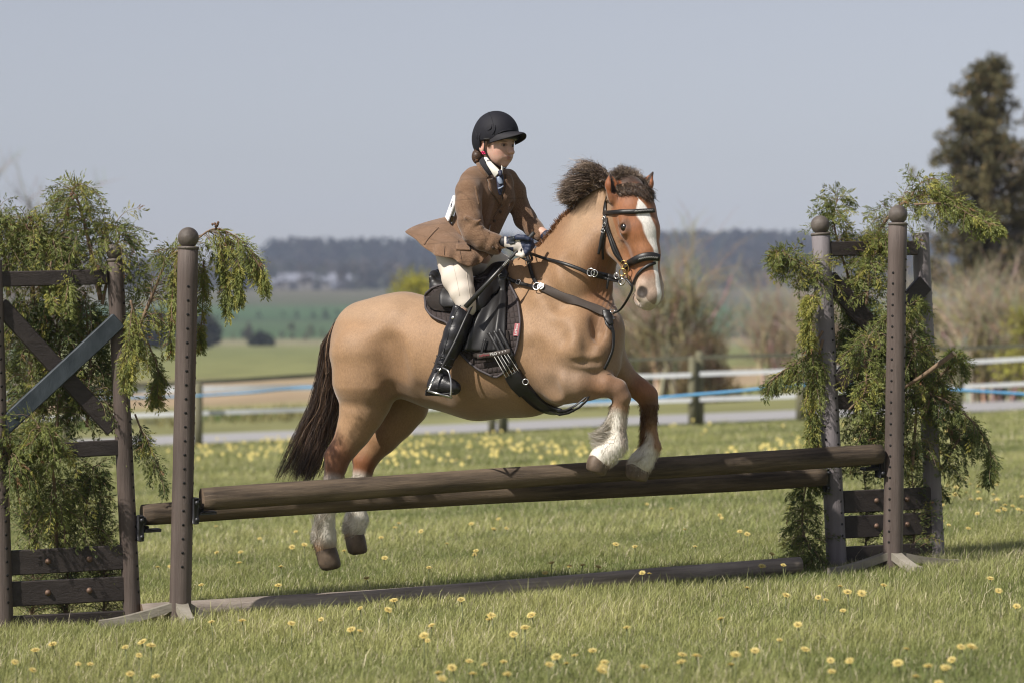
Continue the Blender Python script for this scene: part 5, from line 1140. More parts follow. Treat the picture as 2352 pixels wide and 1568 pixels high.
# ---- body: one continuous figure
def person_field():
    xs = axis_pts(P(985, 0, 12.3).x, P(1280, 0, 12.5).x, .0085, [(P(1092, 0, 12.4).x, P(1196, 0, 12.4).x, .0032)])
    ys_ = axis_pts(12.02, 12.78, .0085, [(12.32, 12.58, .0036)]); zs = axis_pts(P(0, 900, 12.2).z, P(0, 262, 12.5).z, .0085, [(P(0, 400, 12.45).z, P(0, 262, 12.5).z, .0032)])
    f = Field(xs, ys_, zs)
    for sg in (-1, 1):
        f.chain([(P(1118, 425, 12.48) + TWv * .055 * sg, .062), (P(1116, 460, 12.48) + TWv * .05 * sg, .068), (P(1095, 522, 12.5) + TWv * .035 * sg, .058), (P(1072, 580, 12.48) + TWv * .05 * sg, .075)], .03)
    f.chain([Q(1118, 408, 12.47, 26), Q(1124, 392, 12.465, 17), Q(1130, 368, 12.46, 16.5)], .02)
    f.chain([Q(1084, 422, 12.38, 20), Q(1082, 470, 12.33, 17), Q(1086, 530, 12.28, 16), Q(1112, 555, 12.25, 14), Q(1150, 560, 12.24, 10), Q(1172, 558, 12.22, 12), Q(1200, 566, 12.20, 14)], .02)
    f.chain([Q(1164, 412, 12.56, 18), Q(1186, 462, 12.57, 16), Q(1206, 508, 12.54, 14), Q(1246, 536, 12.48, 10), Q(1262, 543, 12.46, 10)], .02)
    f.chain([Q(1052, 580, 12.38, 34), Q(1052, 630, 12.28, 27), Q(1070, 700, 12.22, 15), Q(1045, 760, 12.21, 15), Q(1010, 840, 12.20, 9), Q(1006, 868, 12.19, 9), Q(1045, 888, 12.15, 8)], .02)
    f.chain([Q(1075, 590, 12.60, 34), Q(1130, 606, 12.68, 26), Q(1150, 660, 12.74, 16), Q(1110, 760, 12.74, 14), Q(1085, 840, 12.74, 10)], .02)
    # skull, jaw, face
    f.ell(Hd(-.012, .030), (.084, .075, .068), [FN, FU, FW], .02); f.ell(Hd(.014, -.012), (.066, .075, .056), [FN, FU, FW], .02)
    f.cone(Hd(.032, -.045), Hd(.044, -.076), .040, .022, .02, (FW, .95)); f.ell(Hd(.060, -.084), (.013, .012, .015), [FN, FU, FW], .014)
    for sg in (-1, 1):
        f.cone(Hd(-.012, -.040, sg * .044), Hd(.036, -.074, sg * .020), .018, .015, .02)                 # jaw
        f.ell(Hd(.044, -.028, sg * .031), (.021, .030, .021), [FN, FU, FW], .02); f.ell(Hd(.046, -.056, sg * .020), (.025, .022, .022), [FN, FU, FW], .02)                        # cheek
        f.ell(Hd(.052, .012, sg * .030), (.018, .008, .020), [FN, FU, FW], .012)                         # brow
        f.ell(Hd(.078, -.004, sg * .028), (.014, .009, .016), [FN, FU, FW], .010, 's')                   # eye socket
        f.ell(Hd(.062, -.003, sg * .0285), (.0118, .0098, .0135), [FN, FU, FW], .004)                    # closed-lid bulge
        f.ell(Hd(.0755, -.0035, sg * .0285), (.0070, .0034, .0125), [FN, FU, FW], .002, 's')             # eye opening
        f.ell(Hd(.089, -.0335, sg * .0090), (.0085, .0055, .0058), [FN, FU, FW], .005)                   # nostril wing
        f.ell(Hd(.094, -.0400, sg * .0062), (.004, .0032, .0026), [FN, FU, FW], .002, 's')
    f.chain([(Hd(.069, .004), .0080), (Hd(.086, -.018), .0072), (Hd(.0985, -.030), .0102)], .012)         # nose
    f.ell(Hd(.066, -.052), (.016, .014, .022), [FN, FU, FW], .010); f.cone(Hd(.073, -.0535, -.017), Hd(.079, -.0515, 0), .0024, .0042, .005); f.cone(Hd(.073, -.0535, .017), Hd(.079, -.0515, 0), .0024, .0042, .005)
    f.cone(Hd(.075, -.0615, -.010), Hd(.075, -.0615, .010), .0052, .0052, .005); f.cone(Hd(.077, -.0600, -.018), Hd(.085, -.0566, 0), .0012, .0018, .002, None, 's'); f.cone(Hd(.077, -.0600, .018), Hd(.085, -.0566, 0), .0012, .0018, .002, None, 's')
    for sg in (-1, 1):                                  # ears
        f.ell(Hd(-.020, -.012, sg * .070), (.018, .030, .010), [(FN + FW * sg * -.25).normalized(), FU, FW], .006)
        f.ell(Hd(-.016, -.010, sg * .080), (.010, .018, .007), [(FN + FW * sg * -.25).normalized(), FU, FW], .004, 's'); f.ell(Hd(-.015, -.036, sg * .070), (.008, .009, .006), [FN, FU, FW], .004)
    return f
_f = person_field(); PV, PF = _f.mesh(); del _f
PV = relax(PV, PF, 1)
pcol = np.tile((.56, .355, .275), (len(PV), 1)); q = PV - np.array(FO); qn, qu, qw = q @ np.array(FN), q @ np.array(FU), q @ np.array(FW)
def fp(w, c): w = np.clip(w, 0, 1)[:, None]; pcol[:] = pcol * (1 - w) + np.array(c) * w
def blob(n, u, w, rn, ru, rw): return 1 - sstep(.6, 1.2, np.sqrt(((qn - n) / rn) ** 2 + ((qu - u) / ru) ** 2 + ((qw - w) / rw) ** 2))
fp(.5 * blob(.05, -.035, -.035, .03, .022, .025), (.58, .29, .22)); fp(.5 * blob(.05, -.035, .035, .03, .022, .025), (.58, .29, .22)); fp(.5 * blob(.094, -.032, 0, .012, .010, .012), (.60, .30, .24))
fp(.9 * blob(.080, -.0535, 0, .014, .0038, .024), (.34, .15, .13)); fp(.9 * blob(.078, -.0612, 0, .012, .0040, .019), (.40, .19, .165))
fp(.9 * blob(.070, .0135, -.030, .020, .0036, .021), (.20, .115, .075)); fp(.9 * blob(.070, .0135, .030, .020, .0036, .021), (.20, .115, .075))
for sg in (-1, 1): fp(.75 * (1 - sstep(.7, 1.3, np.sqrt(((qn - .074) / .010) ** 2 + ((qu + .001) / .0085) ** 2 + ((qw - sg * .0285) / .0170) ** 2))), (.17, .09, .07)); fp(.4 * blob(-.014, -.012, sg * .076, .014, .022, .010), (.52, .20, .14))  # eye surrounds darkened as painted shading; ears reddened
M_skin = mat('skin', (1, 1, 1), .5, vcol=True, noise=(160, .05), sss=.12, spec=.35)
person = thing('person', P(1075, 900, 12.4), 'young rider in brown tweed jacket, cream breeches and black riding hat on the jumping pony', 'person')
obj('body', PV, PF, M_skin, person, col=pcol)
M_iris = mat('eye', (.05, .035, .03), .08, coat=.5); M_scl = mat('eye_white', (.6, .56, .52), .2)
for sg in (-1, 1):
    mb = MB(); c = Hd(.0605, -.0035, sg * .0285); look = (FN + FW * .10).normalized()
    mb.lathe(c, look, [(-.0115 * math.cos(math.pi * i / 10), .0115 * math.sin(math.pi * i / 10) + .0001) for i in range(11)], 16, m=0)
    mb.lathe(c, look, [(.0095, .0062), (.0118, .0050), (.0124, .0001)], 12, m=1); o = mb.build('eye', [M_scl, M_iris], person)
# ---- tweed jacket
def tweed():
    m = bpy.data.materials.new('tweed'); m.use_nodes = True; N = m.node_tree.nodes; L = m.node_tree.links; b = N['Principled BSDF']; b.inputs['Roughness'].default_value = .9; b.inputs['Specular IOR Level'].default_value = .15; b.inputs['Sheen Weight'].default_value = .25
    tc = N.new('ShaderNodeTexCoord'); n1 = N.new('ShaderNodeTexNoise'); n1.inputs['Scale'].default_value = 420; n1.inputs['Detail'].default_value = 2; n1.inputs['Roughness'].default_value = .6; L.new(tc.outputs['Object'], n1.inputs['Vector'])
    col = ramp(N, L, n1.outputs[0], [(.32, (.080, .044, .026)), (.48, (.160, .092, .054)), (.58, (.215, .130, .078)), (.72, (.34, .23, .15))])
    n3 = N.new('ShaderNodeTexNoise'); n3.inputs['Scale'].default_value = 14; L.new(tc.outputs['Object'], n3.inputs['Vector']); m3 = N.new('ShaderNodeMapRange'); m3.inputs[1].default_value = .3; m3.inputs[2].default_value = .7; m3.inputs[3].default_value = .92; m3.inputs[4].default_value = 1.08; L.new(n3.outputs[0], m3.inputs[0])
    sp = N.new('ShaderNodeSeparateXYZ'); mp = N.new('ShaderNodeMapping'); mp.inputs['Rotation'].default_value = (0, R(4), R(-45)); L.new(tc.outputs['Object'], mp.inputs[0]); L.new(mp.outputs[0], sp.inputs[0])
    prev = m3.outputs[0]
    for k, fr, th in ((0, 88, .997), (2, 70, .9975)):
        mu = N.new('ShaderNodeMath'); mu.operation = 'MULTIPLY'; mu.inputs[1].default_value = fr; L.new(sp.outputs[k], mu.inputs[0]); si = N.new('ShaderNodeMath'); si.operation = 'SINE'; L.new(mu.outputs[0], si.inputs[0])
        mr = N.new('ShaderNodeMapRange'); mr.inputs[1].default_value = th - .03; mr.inputs[2].default_value = th; mr.inputs[3].default_value = 1; mr.inputs[4].default_value = .78; L.new(si.outputs[0], mr.inputs[0])
        mm = N.new('ShaderNodeMath'); mm.operation = 'MULTIPLY'; L.new(prev, mm.inputs[0]); L.new(mr.outputs[0], mm.inputs[1]); prev = mm.outputs[0]
    vm = N.new('ShaderNodeVectorMath'); vm.operation = 'SCALE'; L.new(col, vm.inputs[0]); L.new(prev, vm.inputs['Scale']); L.new(vm.outputs[0], b.inputs['Base Color'])
    bp = N.new('ShaderNodeBump'); bp.inputs['Strength'].default_value = .5; bp.inputs['Distance'].default_value = .0012; L.new(n1.outputs[0], bp.inputs['Height'])
    n5 = N.new('ShaderNodeTexNoise'); n5.inputs['Scale'].default_value = 10; n5.inputs['Detail'].default_value = 1; L.new(tc.outputs['Object'], n5.inputs['Vector'])
    b2 = N.new('ShaderNodeBump'); b2.inputs['Strength'].default_value = .5; b2.inputs['Distance'].default_value = .018; L.new(n5.outputs[0], b2.inputs['Height']); L.new(bp.outputs[0], b2.inputs['Normal']); L.new(b2.outputs[0], b.inputs['Normal'])
    return m
M_tw = tweed()
jf = Field(np.arange(P(1000, 0, 12.3).x, P(1285, 0, 12.5).x, .0055), np.arange(12.12, 12.74, .0055), np.arange(P(0, 625, 12.2).z, P(0, 372, 12.5).z, .0055))
for sg in (-1, 1):
    jf.chain([(P(1119, 420, 12.48) + TWv * .060 * sg, .070), (P(1116, 455, 12.48) + TWv * .060 * sg, .079), (P(1104, 495, 12.49) + TWv * .045 * sg, .072), (P(1093, 525, 12.50) + TWv * .040 * sg, .070), (P(1080, 560, 12.49) + TWv * .050 * sg, .084)], .03)
jf.cone(*flat([Q(1088, 410, 12.44, 22), Q(1122, 402, 12.48, 24)]), .02); jf.cone(*flat([Q(1150, 408, 12.53, 20), Q(1122, 402, 12.48, 24)]), .02)
# sleeves with folds
jf.chain([Q(1083, 418, 12.40, 28), Q(1076, 440, 12.35, 29), Q(1076, 475, 12.31, 29.5), Q(1080, 510, 12.28, 28), Q(1087, 536, 12.26, 25), Q(1108, 551, 12.245, 24), Q(1132, 560, 12.24, 23), Q(1142, 563, 12.24, 22.5)], .016)
jf.chain([Q(1166, 412, 12.56, 24), Q(1182, 440, 12.57, 25), Q(1190, 470, 12.57, 23), Q(1206, 503, 12.55, 25), Q(1226, 526, 12.52, 21), Q(1243, 540, 12.49, 17)], .016)
rr = random.Random(4)
for (a, b_) in ((((1104, 506), (1082, 522))), ((1106, 522), (1086, 540)), ((1070, 500), (1092, 512)), ((1120, 540), (1100, 566)), ((1136, 544), (1122, 574)), ((1092, 430), (1100, 470))):
    ra = 12.22
    jf.cone(P(a[0], a[1], ra), P(b_[0], b_[1], ra), .006, .005, .016); 
for (a, b_) in (((1104, 514), (1078, 532)), ((1112, 530), (1092, 554)), ((1128, 540), (1112, 568)), ((1062, 494), (1096, 503)), ((1106, 440), (1106, 500)), ((1148, 545), (1136, 570))):
    jf.cone(P(a[0], a[1], 12.185), P(b_[0], b_[1], 12.185), .009, .008, .022, None, 's')
for (a, b_, dd) in (((1168, 470), (1208, 466), 12.49), ((1176, 492), (1222, 488), 12.47), ((1188, 512), (1232, 500), 12.45), ((1205, 528), (1240, 512), 12.43)):
    jf.cone(P(a[0], a[1], dd), P(b_[0], b_[1], dd), .009, .007, .02, None, 's')
jf.cone(P(1120, 560, 12.24), P(1160, 566, 12.235), .030, .033, .01, None, 's')      # hollow cuff
jf.cone(P(1236, 537, 12.49), P(1266, 549, 12.47), .018, .024, .008, None, 's')
jf.cone(P(1124, 396, 12.47), P(1133, 350, 12.455), .040, .048, .012, None, 's')     # neck opening
jf.cone(P(1142, 400, 12.42), P(1150, 450, 12.40), .020, .010, .02, None, 's')
JV, JF = jf.mesh(); JV = relax(JV, JF, 1)
jacket = obj('jacket', JV, JF, M_tw, person)
j_bvh = BVHTree.FromPolygons([tuple(v) for v in JV.tolist()], [tuple(q) for q in JF.tolist()])
# skirt of the jacket flying back
wt = [(1128, 530, 12.38), (1112, 545, 12.34), (1090, 552, 12.33), (1066, 548, 12.35), (1046, 532, 12.38), (1030, 512, 12.44), (1028, 498, 12.52), (1040, 498, 12.60), (1060, 505, 12.64)]
hm_ = [(1118, 585, 12.31), (1104, 606, 12.27), (1076, 610, 12.24), (1046, 600, 12.23), (1020, 590, 12.25), (986, 572, 12.31), (950, 536, 12.46), (972, 524, 12.60), (1010, 522, 12.68)]
A_ = spl([P(*p) for p in wt], 64); B_ = spl([P(*p) for p in hm_], 64); nv = 18; vs = []
cen = P(1085, 560, 12.49)
for j in range(nv + 1):
    v = j / nv
    for i in range(65):
        p = A_[i].lerp(B_[i], v); out = (p - cen); out.z = 0; out.normalize()
        fold = .010 * math.sin(i * .42 + .5) * v + .006 * math.sin(i * .93 + 1) * v * v
        if j == 0: p = p - out * .012
        p = p + out * (.034 * math.sin(math.pi * min(1, v * .9 + .0)) + .012 * v + fold) + Vector((0, 0, .006 * math.sin(i * .3) * v)); vs.append(p)
n1 = len(vs); th = .004
inner = [p - ((p - cen).normalized()) * th for p in vs]; V = vs + inner; fs = []
for j in range(nv):
    for i in range(64): a = j * 65 + i; fs.append((a, a + 1, a + 66, a + 65)); fs.append((a + n1, a + 65 + n1, a + 66 + n1, a + 1 + n1))
for i in range(64): a = nv * 65 + i; fs.append((a, a + 1, a + 1 + n1, a + n1))
for j in range(nv): a = j * 65; fs.append((a, a + 65, a + 65 + n1, a + n1)); a = j * 65 + 64; fs.append((a + 65, a, a + n1, a + 65 + n1))
obj('skirt', V, fs, M_tw, jacket)
s_bvh = BVHTree.FromPolygons([tuple(v) for v in vs], [f for f in fs if max(f) < n1])
def decal(name, poly, bvh, off, th, m, parent, n=10):
    """small flat piece lying on a surface; poly in picture units, fan-filled grid between two sides"""
    L_, R_ = poly; vs = []; fs = []
    lv = spl([(a, b, 0) for a, b in L_], n); rv = spl([(a, b, 0) for a, b in R_], n); last = None; K = 8
    for j in range(n + 1):
        for i in range(K + 1):
            p = lv[j].lerp(rv[j], i / K); r = ray(bvh, p.x, p.y)
            if r: last = r
            q, nn = last if r is None else r; w = P(p.x, p.y, q.y) if r is None else q; vs.append((w, nn))
    W1 = K + 1; n1 = len(vs); av = Vector((0, 0, 0))
    for _, nn in vs: av += nn
    av.normalize(); top = [w + (av * .6 + nn * .4) * (off + th) for w, nn in vs]; bot = [w + (av * .6 + nn * .4) * off * .3 for w, nn in vs]
    for j in range(n):
        for i in range(K): a = j * W1 + i; fs.append((a, a + W1, a + W1 + 1, a + 1)); fs.append((a + n1, a + 1 + n1, a + W1 + 1 + n1, a + W1 + n1))
    bd = [(j * W1, (j + 1) * W1) for j in range(n)] + [(n * W1 + i, n * W1 + i + 1) for i in range(K)] + [((j + 1) * W1 + K, j * W1 + K) for j in range(n)] + [(i + 1, i) for i in range(K)]
    for a, b in bd: fs.append((a, a + n1, b + n1, b))
    return obj(name, top + bot, fs, m, parent)
M_vel = mat('dark_velvet', (.010, .010, .014), .85, sheen=.1); M_shirt = mat('shirt', (.74, .72, .64), .8, noise=(60, .05)); M_tie = mat('tie', (.018, .022, .050), .55); M_tie2 = mat('tie_stripe', (.22, .27, .36), .5)
M_btn = mat('button', (.05, .03, .02), .3); M_pale = mat('bib_card', (.80, .80, .82), .6); M_ink = mat('ink', (.02, .02, .05), .7)
decal('lapel', ([(1118, 412), (1121, 422), (1122, 434), (1134, 452), (1147, 470)], [(1134, 410), (1140, 424), (1145, 438), (1149, 454), (1150, 470)]), j_bvh, .006, .004, M_tw, jacket, 16)
decal('lapel', ([(1160, 402), (1160, 420), (1157, 440), (1152, 458), (1150, 472)], [(1170, 402), (1177, 422), (1172, 438), (1162, 456), (1152, 476)]), j_bvh, .006, .004, M_tw, jacket, 16)
M_sm = mat('jacket_seam', (.075, .043, .027), .9)
for pts in ([(1008, 524), (996, 536), (984, 550), (975, 563)], [(1022, 566), (1021, 578), (1021, 587)], [(1052, 552), (1056, 575), (1060, 596)]):
    pos, nor = on_surface(s_bvh, pts, .0022, 14); mb = MB(); mb.tube(pos, .0013, 5); mb.build('seam', M_sm, jacket)
decal('pocket_flap', ([(1048, 562), (1047, 576)], [(1078, 562), (1080, 578)]), s_bvh, .004, .004, M_tw, jacket, 8)
for (x, y, bv) in ((1149, 487, j_bvh), (1135, 508, j_bvh), (1133, 570, j_bvh)):
    r = ray(bv, x, y)
    if r: mb = MB(); mb.lathe(r[0] + r[1] * .001, r[1], [(0, .007), (.003, .0072), (.004, .005)], 12); mb.build('button', M_btn, jacket)
ed = []
for (x, y) in ((1150, 472), (1144, 484), (1134, 500), (1126, 518), (1122, 536)):
    r = ray(j_bvh, x, y); ed.append(r[0] + r[1] * .002)
mb = MB(); mb.tube(spl(ed, 16), .003, 6); mb.build('front_edge', M_tw, jacket)
# collar: dark velvet band, tie and shirt
NCt = P(1128, 372, 12.46)
def band(name, pts_lo, pts_hi, m, parent, th=.003, n=24):
    a = spl([P(*p) for p in pts_lo], n); b = spl([P(*p) for p in pts_hi], n); vs = []; fs = []
    for i in range(n + 1):
        for k in range(5):
            p = a[i].lerp(b[i], k / 4); o = (p - NCt); o.z = 0; o = o.normalized() if o.length > 1e-5 else Vector((0, -1, 0)); vs.append(p + o * (.004 * math.sin(math.pi * k / 4)))
    n1 = len(vs)
    for p in list(vs): o = (p - NCt); o.z = 0; o.normalize(); vs.append(p - o * th)
    for i in range(n):
        for k in range(4): q = i * 5 + k; fs.append((q, q + 5, q + 6, q + 1)); fs.append((q + n1, q + 1 + n1, q + 6 + n1, q + 5 + n1))
        fs.append((i * 5, i * 5 + n1, i * 5 + 5 + n1, i * 5 + 5)); fs.append((i * 5 + 4, i * 5 + 9, i * 5 + 9 + n1, i * 5 + 4 + n1))
    fs.append((0, 1, 2, 3, 4, 4 + n1, 3 + n1, 2 + n1, 1 + n1, n1)); q = n * 5; fs.append((q + 4, q + 3, q + 2, q + 1, q, q + n1, q + 1 + n1, q + 2 + n1, q + 3 + n1, q + 4 + n1))
    return obj(name, vs, fs, m, parent)
band('velvet_collar', [(1122, 405, 12.395), (1113, 392, 12.39), (1103, 378, 12.41), (1100, 370, 12.47), (1110, 366, 12.54)], [(1134, 400, 12.385), (1124, 384, 12.385), (1113, 368, 12.405), (1108, 360, 12.46), (1116, 358, 12.52)], M_vel, jacket, .004)
band('tweed_collar', [(1118, 412, 12.385), (1106, 398, 12.38), (1096, 384, 12.40), (1094, 374, 12.47), (1104, 370, 12.55)], [(1124, 406, 12.388), (1114, 393, 12.385), (1104, 379, 12.405), (1100, 370, 12.47), (1110, 366, 12.545)], M_tw, jacket, .005)
shirt = band('shirt_collar', [(1137, 409, 12.375), (1129, 396, 12.372), (1119, 380, 12.385), (1112, 366, 12.42), (1112, 360, 12.48)], [(1149, 393, 12.36), (1141, 385, 12.37), (1131, 375, 12.385), (1119, 362, 12.415), (1117, 356, 12.47)], M_shirt, person)
band('shirt_collar', [(1155, 401, 12.375), (1155, 396, 12.39), (1156, 388, 12.42)], [(1150, 393, 12.368), (1152, 387, 12.385), (1152, 380, 12.41)], M_shirt, person, n=8)
tie = band('tie', [(1140, 405, 12.372), (1141, 418, 12.366), (1143, 434, 12.362), (1147, 448, 12.368)], [(1156, 402, 12.385), (1157, 416, 12.372), (1155, 434, 12.366), (1152, 450, 12.368)], M_tie, person, .006, 14)
mb = MB(); mb.tube([P(1148, 393, 12.362), P(1150, 402, 12.356), P(1149, 406, 12.360)], [.010, .0085, .006], 10, flat=.8); mb.build('tie_knot', M_tie, person)
band('tie_stripe', [(1141, 408, 12.362), (1143, 418, 12.357), (1148, 424, 12.354)], [(1148, 404, 12.362), (1154, 414, 12.360), (1156, 422, 12.362)], M_tie2, tie, .003, 6)
band('tie_stripe', [(1143, 432, 12.356), (1150, 430, 12.352), (1156, 426, 12.360)], [(1144, 436, 12.355), (1150, 434, 12.351), (1156, 430, 12.359)], M_tie2, tie, .003, 6)
# numbered bib card at the small of the back
bc_ = [P(1043, 449, 12.41), P(1024, 499, 12.42), P(1030, 509, 12.40), P(1046, 470, 12.385)]; bk_ = [P(1060, 447, 12.62), P(1044, 497, 12.66)]
vs = [P(1046, 449, 12.395), P(1045, 470, 12.39), P(1031, 508, 12.41), P(1043, 449, 12.43), P(1034, 474, 12.44), P(1025, 499, 12.46), P(1056, 450, 12.62), P(1050, 475, 12.64), P(1040, 500, 12.66)]
g_ = []
for w in (0, 1):
    for k, p in enumerate(vs): g_.append(p + Vector((-.005 * (1 - w), 0, 0)))
fs = [(0, 3, 4, 1), (1, 4, 5, 2), (3, 6, 7, 4), (4, 7, 8, 5)]; fs += [tuple(i + 9 for i in f[::-1]) for f in fs]; fs += [(0, 1, 10, 9), (1, 2, 11, 10), (2, 5, 14, 11), (5, 8, 17, 14), (8, 7, 16, 17), (7, 6, 15, 16), (6, 3, 12, 15), (3, 0, 9, 12)]
bib = obj('number_bib', g_, fs, M_pale, person, smooth=False)
u_ = ((vs[3] - vs[0])).normalized(); 
mb = MB(); c = (vs[1] + vs[4]) / 2 + Vector((-.006, -.003, -.018)); mb.torus(c, (vs[4] - vs[1]).cross(vs[5] - vs[4]), .013, .0022, 18, 5, sx=1.0); mb.tube([c + Vector((-.002, 0, .013)), c + Vector((.004, -.002, .028)), c + Vector((.007, -.004, .036))], .0022, 5); mb.build('number', M_ink, bib)
mb = MB(); mb.tube(spl([P(1045, 470, 12.388), P(1050, 484, 12.345), P(1056, 498, 12.28)], 8), .0012, 5); mb.build('bib_cord', M_shirt, bib)
# ---- breeches
M_bre = mat('cream_breeches', (.66, .59, .51), .8, noise=(9, .04), bump=(16, .12, .006), spec=.2)
bf = Field(np.arange(P(985, 0, 12.3).x, P(1215, 0, 12.6).x, .0058), np.arange(12.08, 12.85, .0058), np.arange(P(0, 760, 12.2).z, P(0, 545, 12.5).z, .0058))
bf.chain([Q(1050, 578, 12.42, 36), Q(1046, 600, 12.35, 38), Q(1051, 640, 12.275, 34), Q(1062, 672, 12.24, 27), Q(1071, 697, 12.225, 21), Q(1078, 712, 12.225, 15)], .02)
bf.cone(*flat([Q(1020, 585, 12.42, 20), Q(1040, 640, 12.30, 22)]), .02)
bf.chain([Q(1080, 580, 12.60, 44), Q(1120, 598, 12.68, 34), Q(1150, 612, 12.72, 26), Q(1165, 660, 12.74, 18)], .02)
bf.chain([Q(1060, 585, 12.48, 46), Q(1085, 600, 12.52, 36)], .03)
BV, BF = bf.mesh(); BV = relax(BV, BF, 1); breeches = obj('breeches', BV, BF, M_bre, person)
b_bvh = BVHTree.FromPolygons([tuple(v) for v in BV.tolist()], [tuple(q) for q in BF.tolist()])
M_seam = mat('seam', (.56, .49, .41), .85)
for pts in ([(1073, 598), (1072, 630), (1076, 660), (1080, 690)], [(1040, 605), (1048, 640), (1056, 680)]):
    pos, nor = on_surface(b_bvh, pts, .0004, 20); mb = MB(); mb.tube(pos, .0010, 5); mb.build('seam', M_seam, breeches)
# ---- boot
M_boot = mat('boot_leather', (.012, .011, .012), .36, noise=(40, .3), bump=(45, .5, .004), spec=.5)
of = Field(np.arange(P(965, 0, 12.2).x, P(1105, 0, 12.2).x, .005), np.arange(12.02, 12.34, .005), np.arange(P(0, 925, 12.1).z, P(0, 690, 12.2).z, .005))
of.chain([Q(1062, 716, 12.215, 22), Q(1058, 735, 12.21, 25), Q(1046, 768, 12.205, 26), Q(1033, 800, 12.20, 23), Q(1020, 832, 12.195, 18.5), Q(1013, 850, 12.19, 17.5)], .02)
of.cone(*flat([Q(1050, 708, 12.19, 10), Q(1056, 730, 12.20, 18)]), .015)
of.chain([Q(1010, 855, 12.19, 17), Q(1002, 880, 12.185, 19), Q(1000, 888, 12.18, 19)], .015)
of.chain([Q(1008, 868, 12.185, 17), Q(1024, 880, 12.165, 16), Q(1040, 888, 12.15, 14), Q(1046, 890, 12.145, 12)], .02)
of.cone(*flat([Q(1002, 888, 12.175, 18), Q(1040, 891, 12.15, 14)]), .015)
for k, (x, y) in enumerate(((1024, 822), (1018, 838), (1014, 852))): of.cone(P(x - 22, y - 6, 12.15), P(x + 20, y + 3, 12.14), .004, .004, .012); of.cone(P(x - 22, y + 3, 12.145), P(x + 20, y + 11, 12.135), .004, .004, .012, None, 's')
of.cone(P(1066, 690, 12.215), P(1070, 708, 12.215), .052, .036, .01, None, 's')
OV, OF = of.mesh(); OV = relax(OV, OF, 1); boot = obj('boot', OV, OF, M_boot, person)
mb = MB(); pts = [Q(980, 896, 12.18, 0)[0], Q(992, 901, 12.175, 0)[0], Q(1012, 905, 12.165, 0)[0], Q(1034, 903, 12.15, 0)[0], Q(1052, 897, 12.135, 0)[0]]
mb.tube(spl(pts, 16), [.026] * 5 + [.028] * 6 + [.024] * 4 + [.018, .010], 10, flat=.28, up=(.1, 0, 1)); mb.build('sole', mat('rubber_sole', (.018, .017, .016), .6), boot)
mb = MB(); mb.box(P(988, 900, 12.18), (.020, 0, 0), (0, .026, 0), (0.002, 0, .014), bev=.004); mb.build('heel', M_boot, boot)
o_bvh = BVHTree.FromPolygons([tuple(v) for v in OV.tolist()], [tuple(q) for q in OF.tolist()])
r = ray(o_bvh, 1040, 730); mb = MB(); mb.lathe(r[0], r[1], [(0, .0075), (.002, .0075), (.0035, .005)], 16); mb.build('badge', M_sil, boot)
pos, nor = on_surface(o_bvh, [(1058, 702), (1050, 712), (1042, 730), (1034, 752), (1024, 790), (1010, 826)], .0004, 24); mb = MB(); mb.tube(pos, .0018, 5); mb.build('zip', M_leag, boot)
for k in range(4):
    pos, nor = on_surface(o_bvh, [(1012 + k * 6, 862 + k * 4), (1022 + k * 6, 866 + k * 4)], .0015, 6); mb = MB(); mb.tube(pos, .0016, 5); mb.build('lace', M_leag, boot)
# far boot, mostly hidden behind the pony
ff = Field(np.arange(P(1060, 0, 12.7).x, P(1200, 0, 12.7).x, .009), np.arange(12.62, 12.9, .009), np.arange(P(0, 925, 12.7).z, P(0, 655, 12.7).z, .009))
ff.chain([Q(1158, 690, 12.78, 22), Q(1130, 770, 12.80, 22), Q(1105, 850, 12.80, 16), Q(1098, 880, 12.80, 17)], .02); ff.cone(*flat([Q(1098, 880, 12.80, 16), Q(1140, 892, 12.78, 12)]), .02)
v_, f_ = ff.mesh(); obj('boot', v_, f_, M_boot, person)
# ---- stirrup (hangs from the saddle)
stp = thing('stirrup', P(1015, 905, 12.16), 'steel stirrup iron on its black leather round the near boot of the rider', 'stirrup')
mb = MB(); base = [P(983, 898, 12.125), P(1000, 906, 12.10), P(1034, 911, 12.09)]
mb.tube(spl([P(984, 897, 12.10), P(992, 880, 12.11), P(1006, 855, 12.13), P(1014, 845, 12.135), P(1022, 846, 12.12), P(1030, 852, 12.10), P(1035, 870, 12.09), P(1036, 890, 12.085), P(1035, 910, 12.085)], 40), .0042, 8); mb.tube([P(984, 897, 12.10), P(1035, 911, 12.085)], .005, 8); mb.tube([P(986, 899, 12.20), P(1037, 912, 12.20)], .005, 8); mb.tube([P(984, 897, 12.10), P(986, 899, 12.20)], .005, 8); mb.tube([P(1035, 911, 12.085), P(1037, 912, 12.20)], .005, 8)
mb.build('iron', M_steel, stp)
mb = MB(); mb.tube([P(982, 893, 12.10), P(996, 868, 12.115), P(1008, 850, 12.13)], .0035, 8); mb.build('release_arm', M_steel, stp)
fstrap(stp, 'stirrup_leather', [(1014, 846, 12.13), (1030, 815, 12.13), (1050, 775, 12.14), (1068, 735, 12.16), (1085, 700, 12.2)], [7, 7, 6, 6, 6], .002, M_lea)
